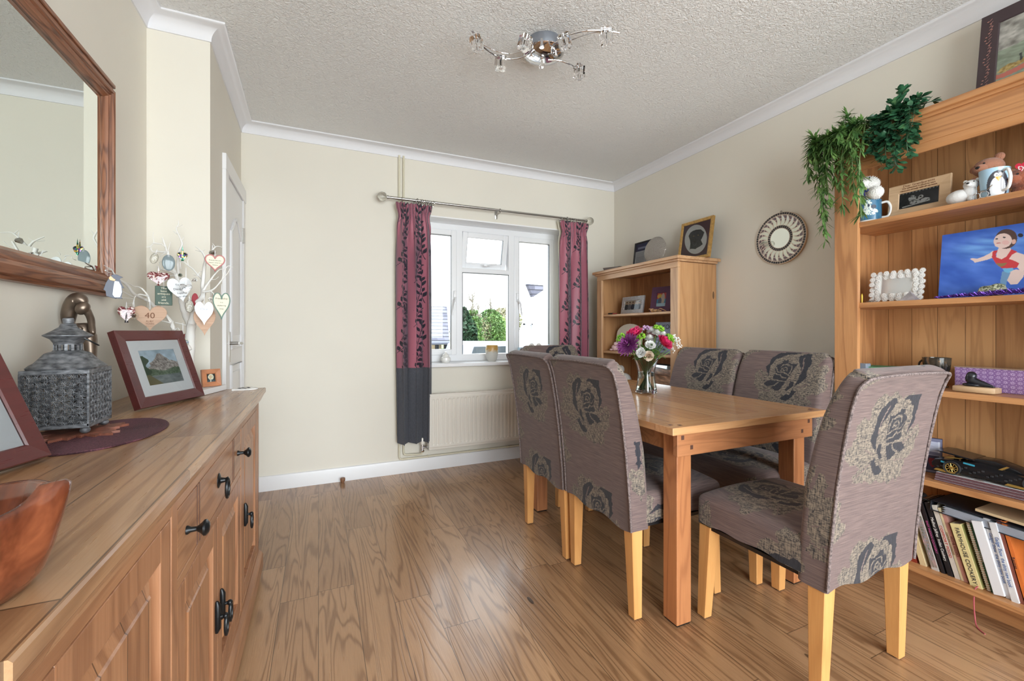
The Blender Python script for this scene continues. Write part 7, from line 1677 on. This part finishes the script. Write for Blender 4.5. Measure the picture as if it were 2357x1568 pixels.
for f in (.185, .80):
    for sx_ in (-1, 1):
        wy, wz = cpt(f, .0275); mm = Matrix.Translation((cx_ + sx_ * .062, wy, wz)) @ Matrix.Rotation(-sx_ * PI / 2 if sx_ < 0 else PI / 2, 4, 'Y')
        b = MB(); b.lathe([(.019, -.010), (.026, -.012), (.0275, -.008), (.0275, .008), (.026, .012), (.019, .010)], 40, m=Matrix.Translation((cx_ + sx_ * .062, wy, wz)) @ Matrix.Rotation(sx_ * PI / 2, 4, 'Y'), close=False); o = b.build('wheel', plain('tyre_rubber', (28, 28, 30), .7), t, smooth=True)
        b = MB(); m2 = Matrix.Translation((cx_ + sx_ * .072, wy, wz)) @ Matrix.Rotation(sx_ * PI / 2, 4, 'Y'); b.torus((0, 0, 0), .0185, .0012, None, 32, 6); b.lathe([(0, -.002), (.005, -.002), (.005, .002), (0, .002)], 12, close=False)
        for k in range(20): a = 2 * PI * k / 20; b.tube([(.004 * math.cos(a), .004 * math.sin(a), 0), (.0185 * math.cos(a + .16 * (-1) ** k), .0185 * math.sin(a + .16 * (-1) ** k), 0)], .0009, 4)
        bmesh.ops.transform(b.b, matrix=m2, verts=b.b.verts[:]); b.build('rim', gld, o, smooth=True)
        b = MB(); b.lathe([(0, 0), (.019, 0)], 24, m=Matrix.Translation((cx_ + sx_ * .066, wy, wz)) @ Matrix.Rotation(sx_ * PI / 2, 4, 'Y'), close=False); b.build('brake_disc', M['black'], o)
# bottom shelf: books leaning to the far side
def cover_noise(c0, c1, sc=9, seed=3): 
    return lambda u, v: rgb(len(u), c0) + vnoise(u * sc, v * sc, seed, 3)[:, None] * (np.array(c1, float) - np.array(c0, float))
lean = .27
def book(label, y_near, th, h, d_, col, txt=None, tc=None, ts=.6, xf=2.345, cover=None, tilt=None, txoff=0, spine2=None, name='book', flip=False):
    tl_ = lean if tilt is None else tilt
    # spine faces -X; book origin at bottom, spine's near (small Y) corner; leans towards +Y
    p = Vector((xf, y_near, S1 + .001)); up = Vector((0, math.sin(tl_), math.cos(tl_))); Mx = frame_matrix(p, (0, -math.cos(tl_), math.sin(tl_)), up)
    # local x -> towards the camera side, y -> up the spine, z -> out of the spine (-X)
    Mx = Matrix.Translation(Mx.to_3x3() @ Vector((-th, 0, 0))) @ Mx
    t_ = thing_m(name, label, 'book', Mx); b = MB(); b.box((.0015, .002, -d_ + .003), (th - .0015, h - .002, -.002)); local_build(b, 'pages', plain('book_pages', (220, 214, 200), .8), t_)
    b = MB(); b.box((0, 0, -d_), (.0018, h, 0), .0005); b.box((th - .0018, 0, -d_), (th, h, 0), .0005); b.box((0, 0, -.002), (th, h, .0008), .0006); local_build(b, 'cover', plain('book_%d_%d_%d' % tuple(col), col, .45, var=.06, vs=20), t_)
    if spine2: paint_panel(t_, 'spine_art', .001, h * spine2[0], th - .001, h * spine2[1], .0012, 14, 60, spine2[2])
    if txt:
        Mt_ = MW[t_.name] @ Matrix.Translation((th / 2, h * (.5 + txoff), .0016)) @ Matrix.Rotation(-PI / 2, 4, 'Z'); text(t_, txt, Mt_, th * ts * 1.25, tc or M['ink'], xs=min(1.25, h * .80 / (len(txt) * th * ts * .72)))
    if cover:
        P0 = (th + .0004); nx2, ny2 = 60, 80; UU, VV = np.meshgrid(np.linspace(0, 1, nx2), np.linspace(0, 1, ny2), indexing='ij'); cc = np.ones((nx2 * ny2, 4)); cc[:, :3] = lin(np.clip(cover(UU.ravel(), VV.ravel()), 0, 255)); np_mesh('cover_art', np.stack([np.full_like(UU, P0), .003 + (h - .006) * VV, -.003 - (d_ - .006) * UU], -1).reshape(-1, 3), grid_faces(nx2, ny2), M['gloss_paint'], t_, cc, smooth=False, world=False)
    return t_
red = plain('red_print', (190, 50, 40), .5); whi = plain('white_print', (232, 230, 226), .5); blu = plain('blue_print', (84, 116, 170), .5); pnk = plain('pink_print', (200, 90, 150), .5)
XB = 2.345
def by(u): return aX(u, 1300, XB).y
arts = cover_noise((60, 90, 60), (240, 180, 190), 8, 5)
BK = [(2111, .020, .225, 'red barbecue book at the far end of the bottom shelf', (140, 52, 36), 'BARBECUE', whi, None, None),
      (2133, .021, .250, 'plain cream-spined book next to the red barbecue book', (214, 192, 150), None, None, None, None),
      (2162, .024, .275, 'Christmas cookery book with a floral spine', (196, 190, 184), 'CHRISTMAS FOOD', plain('silver_print', (150, 150, 160), .4), (.05, .78, arts), None),
      (2176, .012, .280, 'thin black Indian cookery book with pink lettering', (34, 30, 34), 'EASY INDIAN COOKERY', pnk, None, None),
      (2195, .017, .285, 'black Indian Cookery book with large white lettering', (30, 30, 34), 'Madhur Jaffrey  Indian Cookery', whi, None, None),
      (2211, .016, .282, 'grey-spined Comfort Food book with red lettering', (206, 198, 188), 'COMFORT FOOD', red, None, None),
      (2219, .008, .275, 'slim cream book beside the Comfort Food book', (212, 196, 160), 'COMPLETE COOKBOOK', M['brown_ink'], None, None),
      (2229, .012, .262, 'dusty pink book left of the Farmhouse Cookery book', (186, 134, 122), 'HOME RECIPES', M['brown_ink'], None, None)]
for u_, th, h_, lab, col_, tx, tc_, sp2, cv_ in BK: book(lab, by(u_), th, h_, .19, col_, tx, tc_, .62, spine2=sp2, cover=arts if 'Christmas' in lab else None)
def farmc(u, v):
    c = rgb(len(u), (150, 148, 92)); m = (u > .06) & (u < .94) & (((v > .68) & (v < .94)) | ((v < .42) & (v > .05))); nz_ = vnoise(u * 12, v * 14, 4, 3); c[m] = np.array([60, 54, 40]) + nz_[m, None] * np.array([120, 120, 60]); m = (u > .15) & (u < .85) & (((v > .58) & (v < .63)) | ((v > .48) & (v < .53))); c[m] = (70, 80, 50); return c
book('thick cream Farmhouse Cookery book with a red ribbon marker', aX(2262, 1355, 2.335).y, .034, .235, .20, (222, 206, 150), 'FARMHOUSE COOKERY', M['ink'], .42, xf=2.335, cover=farmc)
b = MB(); q = Vector((2.328, aX(2249, 1358, 2.328).y, S1 + .002)); b.tube(smooth_path([q + Vector((.006, 0, .004)), q + Vector((-.018, 0, -.004)), q + Vector((-.026, 0, -.05)), q + Vector((-.030, -.004, -.10)), q + Vector((-.060, -.02, -S1 + .002)), q + Vector((-.085, -.05, -S1 - .0))], 6), .0022, 6)
one('ribbon_marker', b, plain('faded_red_ribbon', (178, 84, 92), .6), 'faded red ribbon marker trailing from the bottom shelf to the floor', 'ribbon', smooth=True)
b = MB(); 
t = book('cream wire-bound recipe book beside the Farmhouse Cookery book', aX(2282, 1345, XB).y, .010, .250, .19, (206, 184, 160), tilt=.25); b = MB()
for k in range(30): b.torus((.005, .006 + k * .008, .0), .0055, .0012, Matrix.Rotation(PI / 2, 4, 'X'), 10, 5)
local_build(b, 'wire_binding', plain('white_wire', (222, 220, 216), .4), t)
book('dark green book next to the wire-bound book', aX(2289, 1345, XB).y, .009, .255, .19, (34, 86, 66), 'COOKING', whi, tilt=.25)
b = None
Mw = frame_matrix((2.330, aX(2310, 1378, 2.33).y + .026, S1 + .001), (0, -math.cos(.24), math.sin(.24)), (0, math.sin(.24), math.cos(.24)))
bookbox('slip_case', 'thick white slip case among the bottom shelf books', 'box', Mw, .030, .262, .20, plain('white_slip_case', (226, 226, 230), .5))
book('white Gadget Show book next to the white slip case', aX(2331, 1390, XB).y, .017, .285, .2, (214, 214, 216), 'Gadget Show  the shiny new book', blu, .62, tilt=.22)
book('second white Gadget Show book, the one nearer the right photo edge', aX(2349, 1398, XB).y, .019, .278, .2, (216, 216, 218), 'Gadget Show  the shiny new book', blu, .62, tilt=.22, xf=2.335)
book('brown-spined book beside the second Gadget Show book', aX(2362, 1400, XB).y, .014, .29, .2, (122, 66, 52), tilt=.22)
book('orange and yellow book at the right photo edge of the bottom shelf', aX(2372, 1400, XB).y, .014, .29, .2, (206, 110, 50), 'Recipes', M['ink'], tilt=.22)
# binder lying across the books
yb0 = aX(2140, 1150, 2.335).y; Ms = Matrix.Translation((2.335, yb0, .372)) @ Matrix.Rotation(.055, 4, 'X')
t = thing_m('ring_binder', 'black ring binder full of plastic pockets lying across the books', 'binder', Ms); b = MB(); W_ = .32
b.box((0, -W_, .040), (.25, 0, .0425), .0008); b.box((0, -W_, 0), (.25, 0, .0025), .0008); b.box((0, -.0022, 0), (.25, 0, .0425), .0008); local_build(b, 'cover', plain('black_binder', (30, 32, 40), .45), t)
b = MB(); b.torus((.02, -.030, .021), .016, .0011, Matrix.Rotation(PI / 2, 4, 'Y')); b.torus((.20, -.030, .021), .016, .0011, Matrix.Rotation(PI / 2, 4, 'Y')); local_build(b, 'ring', M['steel'], t, smooth=True)
b = MB()
for k in range(14): b.box((.004 + .0006 * (k % 3), -W_ + .004, .003 + k * .0021), (.235, -.038 - .003 * (k % 4), .0042 + k * .0021))
local_build(b, 'plastic_pockets', plain('clear_pocket_pages', (178, 184, 196), .15), t)
Ms2 = Matrix.Translation((2.34, yb0 - .135, .4175)) @ Matrix.Rotation(.055, 4, 'X'); b = MB(); b.box((0, -.24, 0), (.18, 0, .010), .001); o = one('booklet', b, plain('kraft_booklet', (196, 172, 136), .7), 'tan booklet resting on top of the black ring binder', 'booklet'); o.matrix_world = Ms2; 
o.location = Ms2.to_translation(); o.rotation_euler = Ms2.to_euler()
b = MB(); q = Vector((2.39, aX(2105, 1135, 2.39).y, .408)); b.ball(q, .022, (1.6, 1.9, .55)); b.tube(smooth_path([q + Vector((-.02, 0, .0)), q + Vector((-.03, -.04, -.004)), q + Vector((-.02, -.075, -.012))], 4), .004, 6)
one('cable_bundle', b, plain('black_cable', (32, 32, 34), .5, bump=(120, .6, .004)), 'bundle of black cable on the books at the far end of the bottom shelf', 'cable', smooth=True)
# ---------------------------------------------------------------- window sill items
def sy(u, v, Y=3.56): return aY(u, v, Y)
q = sy(1026, 815, 3.56); q.z = WZ0; t = thing('china_pot', 'white china lidded pot on the window sill beside the left curtain', 'pot', q)
b = MB(); b.lathe([(0, 0), (.030, 0), (.042, .018), (.040, .04), (.026, .052), (.030, .056), (.018, .072), (.008, .078), (.010, .088), (0, .092)], 28, q); b.build('pot_body', plain('white_china', (236, 234, 230), .2), t, smooth=True)
q = sy(1132, 818, 3.55); q.z = WZ0; t = thing('amber_jar', 'frosted amber and white glass candle jar in the middle of the window sill', 'jar', q)
n = NT('frosted_amber', .3); n.set('Transmission Weight', .35); xz = n.sep(n.coord()); n.set('Base Color', n.ramp(n.math('ADD', n.math('MULTIPLY', xz[2], 6), n.math('MULTIPLY', n.noise(n.coord(), 60, 3), .5)), [(.72, srgb(240, 238, 230)), (.86, srgb(222, 176, 96))])); 
b = MB(); b.lathe([(0, 0), (.034, 0), (.046, .02), (.054, .06), (.056, .10), (.053, .135), (.050, .14), (.050, .136), (.050, .06), (.03, .01), (0, .01)], 32, q, close=False); b.build('jar_body', n.m, t, smooth=True)
q = sy(1232, 797, 3.55); q.z = WZ0; t = thing('swan_pair', 'pair of white swans facing each other to form a heart on the sill', 'figurine', q); b = MB(); rb = MB()
for s_ in (-1, 1):
    P = [q + Vector((s_ * .050, 0, .03)), q + Vector((s_ * .066, 0, .07)), q + Vector((s_ * .064, 0, .115)), q + Vector((s_ * .046, 0, .142)), q + Vector((s_ * .022, 0, .136)), q + Vector((s_ * .012, 0, .118))]
    b.tube(smooth_path(P, 5), [.018, .017, .016, .015, .013, .012, .011, .010, .0095, .009, .0088, .0086, .0084, .0082, .0085, .009, .010, .0115, .012, .0115, .010, .008, .006, .005, .004, .003], 10); b.ball(q + Vector((s_ * .040, 0, .028)), .030, (1.3, .8, .8)); rb.tube([q + Vector((s_ * .014, -.002, .122)), q + Vector((s_ * .004, -.004, .112)), q + Vector((0, -.004, .106))], [.0045, .003, .002], 6)
b.build('swans', plain('white_china', (236, 234, 230), .2), t, smooth=True, angle=80); rb.build('beaks', plain('red_beak', (190, 50, 50), .4), t, smooth=True)
q = sy(1203, 800, 3.59); q.z = WZ0; t = thing('greeting_card', 'pale blue patterned card standing on the sill left of the swans', 'card', q); b = MB(); b.box(q + Vector((-.05, 0, 0)), q + Vector((.05, .002, .115)), .0005, 2); b.build('card', plain('pale_blue_card', (176, 200, 216), .7, var=.2, vs=40), t)
q = sy(1263, 800, 3.58); q.z = WZ0; t = thing('striped_bottle', 'slim blue and white striped bottle on the sill right of the swans', 'bottle', q); b = MB(); b.lathe([(0, 0), (.014, 0), (.014, .11), (.006, .125), (.006, .14), (0, .14)], 16, q); b.build('bottle_body', plain('blue_white_glass', (150, 176, 200), .2, var=.3, vs=120), t, smooth=True)
q = aY(1122, 655, 3.64); t = thing('wire_angel', 'little wire angel hanging against the middle window pane', 'ornament', q); b = MB(); b.tube([q + Vector((-.016, 0, -.02)), q + Vector((-.006, 0, .012)), q + Vector((0, 0, .02)), q + Vector((.006, 0, .012)), q + Vector((.016, 0, -.02))], .0012, 5); b.torus(q + Vector((0, 0, .025)), .006, .001, Matrix.Rotation(PI / 2, 4, 'X')); b.tube([q + Vector((0, 0, .03)), q + Vector((0, .018, .05))], .0005, 4); b.build('wire', M['steel'], t)

# ---------------------------------------------------------------- outside
GZ = -.75
n = NT('gravel_drive', .9, srgb(206, 198, 184)); M['gravel'] = n.m
n = NT('meadow_grass', .9); n.set('Base Color', n.ramp(n.noise(n.coord(), 3, 4), [(.3, srgb(110, 140, 70)), (.7, srgb(140, 164, 92))])); M['grass'] = n.m
b = MB(); b.box((-30, YB + .35, GZ - .2), (40, 24, GZ)); structure('ground_drive', b, M['gravel'])
b = MB(); V = [b.b.verts.new(p) for p in ((-40, 24, GZ), (70, 24, GZ), (90, 70, .62), (-60, 70, .62))]; b.b.faces.new(V); structure('ground_meadow', b, M['grass'])
b = MB(); b.box((-20, -30, -.5), (20, YN - .3, -.15)); structure('ground_garden', b, plain('pale_bounce_slabs', (190, 188, 182), .8))  # unseen ground, made pale so it bounces white light onto the ceiling
# slate-roofed outbuilding at the left
Yr = 11.5; xr = aY(1034, 780, Yr).x; ez = aY(1034, 786, Yr).z
n = NT('grey_roof_tiles', .75); oc = n.coord(); x_ = n.sep(oc)
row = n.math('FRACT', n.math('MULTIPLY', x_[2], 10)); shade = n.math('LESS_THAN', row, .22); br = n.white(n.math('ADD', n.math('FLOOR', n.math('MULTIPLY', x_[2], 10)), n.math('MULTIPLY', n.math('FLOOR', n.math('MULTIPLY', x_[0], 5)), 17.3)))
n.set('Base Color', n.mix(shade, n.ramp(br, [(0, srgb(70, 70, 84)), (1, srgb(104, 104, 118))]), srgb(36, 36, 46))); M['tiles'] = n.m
t = thing('outbuilding', 'low outbuilding with a steep grey tiled roof seen through the left pane', 'building', (xr - 2.5, Yr + 1, GZ))
rz = aY(1030, 706, Yr + 1.6).z
b = MB(); vs = b.prism([(Yr, ez), (Yr + 1.6, rz), (Yr + 3.2, ez)], 0, xr - 6, xr)
for v in vs:
    if v.co.x > xr - 1: v.co.x = xr + (v.co.y - Yr) * .24
b.build('roof', M['tiles'], t)
b = MB(); b.box((xr - 6, Yr + .25, GZ), (xr - .15, Yr + 3, ez)); b.build('wall', plain('pale_timber_wall', (196, 180, 150), .8, var=.1, vs=6), t)
b = MB(); b.tube([(xr - 6, Yr - .04, ez - .04), (xr, Yr - .04, ez - .04)], .05, 8); b.tube([(xr - .28, Yr + .16, ez), (xr - .28, Yr + .16, GZ)], .035, 8); b.build('gutter', plain('grey_gutter', (92, 96, 108), .5), t)
for u_ in (1006, 1026):
    q = aY(u_, 800, Yr + .1); b = MB(); b.box(q + Vector((-.05, -.02, -.12)), q + Vector((.05, .06, .10)), .02); b.tube([q + Vector((0, .15, .18)), q + Vector((0, .02, .18)), q + Vector((0, .02, .1))], .015, 6); b.build('wall_lamp', M['iron'], t)
# white cottage at the right
Yw = 9.0; x0 = aY(1188, 700, Yw).x; t = thing('cottage', 'bright white rendered cottage filling the right window pane', 'building', (x0 + 3, Yw + 2, GZ))
b = MB(); vs = b.prism([(x0, GZ), (x0 + 7, GZ), (x0 + 7, 5.2), (x0 + 1.0, 2.75), (x0 + .35, 1.8), (x0, .9)], 1, Yw, Yw + 5)
for v in vs: v.co.x += (v.co.y - Yw) * .52
b.build('wall', plain('white_render', (238, 236, 230), .85), t)
xa, xb = aY(1212, 655, Yw - .1).x, aY(1248, 660, Yw - .1).x; za, zb = aY(1212, 655, Yw).z, aY(1226, 675, Yw).z
b = MB(); b.prism([(xa, za), (xb, za - .02), (xb, zb + .06), (xa + .14, zb - .10)], 1, Yw - .16, Yw - .02); b.build('roof', M['tiles'], t)
xa, xb = aY(1204, 746, Yw).x, aY(1224, 746, Yw).x; za = aY(1204, 745, Yw).z; b = MB(); fr_ = .03
b.box((xa, Yw - .05, GZ), (xa + fr_, Yw, za)); b.box((xb - fr_, Yw - .05, GZ), (xb, Yw, za)); b.box((xa, Yw - .05, za - fr_), (xb, Yw, za)); b.build('door_frame', plain('pale_blue_grey_frame', (150, 160, 176), .6), t)
# parked car
q = aY(1105, 800, 9.5); t = thing('car', 'silver grey estate car parked outside the middle window', 'car', (q.x + .5, 9.5, GZ))
zt = aY(1105, 788, 9.5).z; xl = aY(1058, 800, 9.5).x
prof = [(xl - .6, GZ + .3), (xl - .6, GZ + .75), (xl - .1, .05), (xl + .15, zt - .06), (xl + .5, zt), (xl + 1.9, zt - .02), (xl + 2.6, .15), (xl + 3.6, .02), (xl + 3.8, GZ + .5), (xl + 3.8, GZ + .3)]
b = MB(); b.prism(prof, 1, 9.5, 11.1, .08); b.build('body', plain('silver_car_paint', (170, 178, 190), .25, .4), t, smooth=True, angle=40)
b = MB()
for (a0, a1) in ((.18, .62), (.72, 1.5)):
    b.prism([(xl + a0 - .05, .12), (xl + a0 + .16, zt - .10), (xl + a1, zt - .10), (xl + a1 + .02, .12)], 1, 9.47, 9.5)
b.build('side_window', plain('dark_car_glass', (46, 54, 60), .1), t)
for x in (xl + .3, xl + 2.9):
    b = MB(); b.lathe([(0, 0), (.3, 0), (.3, .2), (0, .2)], 24, m=Matrix.Translation((x, 9.65, GZ + .3)) @ Matrix.Rotation(PI / 2, 4, 'X')); b.build('wheel', plain('tyre_rubber', (28, 28, 30), .7), t)
# trees and hedges
def foliage_mat(name, c0, c1):
    n = NT(name, .8); n.set('Base Color', n.ramp(n.noise(n.coord(), 2.5, 4), [(.3, srgb(c0)), (.7, srgb(c1))])); return n.m
def tree(name, label, x, Y, h, w, mat, k, seed, kind='round', trunk=None, leaf=.16, group=None, z0=None):
    rs = random.Random(seed); z0 = GZ if z0 is None else z0; t_ = thing(name, label, 'tree' if kind != 'hedge' else 'hedge', (x, Y, z0), 0, group); b = MB()
    for i in range(k):
        f = rs.random(); a = rs.uniform(0, 2 * PI)
        if kind == 'cone': z = f * h; r = w * (1 - f) ** .7 * rs.uniform(.6, 1) * (1 + .15 * math.sin(z * 7))
        elif kind == 'bare': z = h * (.15 + .5 * f); r = w * .5 * rs.uniform(.1, 1) * (1 - f * .4)
        else: z = h * (.06 + .94 * f); r = w * math.sqrt(max(0, 1 - (2 * f - .85) ** 2 / 1.4)) * rs.uniform(.55, 1)
        p = Vector((x + r * math.cos(a), Y + r * math.sin(a), z0 + z)); s_ = leaf * rs.uniform(.6, 1.3)
        e1 = Vector((rs.uniform(-1, 1), rs.uniform(-1, 1), rs.uniform(-1, 1))).normalized(); e2 = e1.cross(Vector((rs.uniform(-1, 1), rs.uniform(-1, 1), 1))).normalized()
        b.b.faces.new([b.b.verts.new(p + e1 * s_), b.b.verts.new(p + e2 * s_ * .6), b.b.verts.new(p - e1 * s_), b.b.verts.new(p - e2 * s_ * .6)])
    b.build('foliage', mat, t_)
    b = MB(); tm = trunk or M['trunk']
    b.tube([(x, Y, z0), (x + .05 * w, Y, z0 + h * .5), (x, Y, z0 + h * .96)], [.09 * w, .05 * w, .01], 6)
    if kind == 'bare':
        for i in range(46):
            a = rs.uniform(0, 2 * PI); zb_ = z0 + h * rs.uniform(.25, .85); L = w * rs.uniform(.4, 1.1) * (1 - .5 * (zb_ - z0) / h); p = Vector((x, Y, zb_)); e = p + Vector((math.cos(a) * L * .5, math.sin(a) * L * .5, L * .9)); b.tube([p, (p + e) / 2 + Vector((math.cos(a) * .15, 0, 0)), e], [.03, .018, .006], 4)
            for j in range(3): q2 = p.lerp(e, rs.uniform(.4, .9)); b.tube([q2, q2 + Vector((rs.uniform(-.5, .5) * L * .5, 0, L * .4))], [.012, .004], 4)
    b.build('trunk', tm, t_); return t_
M['trunk'] = plain('grey_bark', (120, 112, 104), .9)
dk = foliage_mat('dark_conifer', (22, 50, 34), (52, 84, 56)); ivy = foliage_mat('ivy_green', (60, 90, 50), (110, 136, 80)); lt_ = foliage_mat('spring_hedge', (110, 140, 70), (160, 180, 110)); ol = foliage_mat('twiggy_hedge', (120, 116, 92), (160, 154, 124))
def tx(u, Y): return aY(u, 700, Y).x
tree('conifer', 'dark green conifer at the left of the middle pane', tx(1068, 16), 16, 2.75, 1.05, dk, 5200, 1, 'cone', leaf=.10)
tree('bare_tree', 'tall ivy-clad bare tree behind the conifer', tx(1087, 30), 30, 5.2, 1.3, ivy, 900, 2, 'bare', leaf=.14)
tree('bare_tree', 'slimmer ivy-clad bare tree right of the taller one', tx(1100, 34), 34, 4.6, 1.2, ivy, 700, 3, 'bare', leaf=.14)
tree('bare_tree', 'bare spreading tree above the middle of the hedge', tx(1128, 44), 44, 5.6, 2.4, ol, 700, 4, 'bare', leaf=.14, z0=-.2)
for i, (u_, Y, h, w_, m_, lab) in enumerate(((1112, 40, 2.3, 1.6, lt_, 'pale green hedge bush left in the meadow hedge'), (1128, 38, 3.0, 1.5, ivy, 'fuller mid green bush in the middle of the meadow hedge'), (1142, 40, 2.6, 1.5, lt_, 'pale green hedge bush right of the full green one'), (1156, 42, 3.4, 1.6, ol, 'brownish twiggy bush near the right of the middle pane'), (1172, 42, 3.2, 1.8, ol, 'brownish twiggy bush cut by the right mullion'), (1096, 38, 2.5, 1.4, ol, 'brownish twiggy bush behind the conifer edge'))):
    tree('hedge_bush', lab, tx(u_, Y), Y, h + .5, w_, m_, 2600, 10 + i, 'hedge', leaf=.12, z0=-.4)
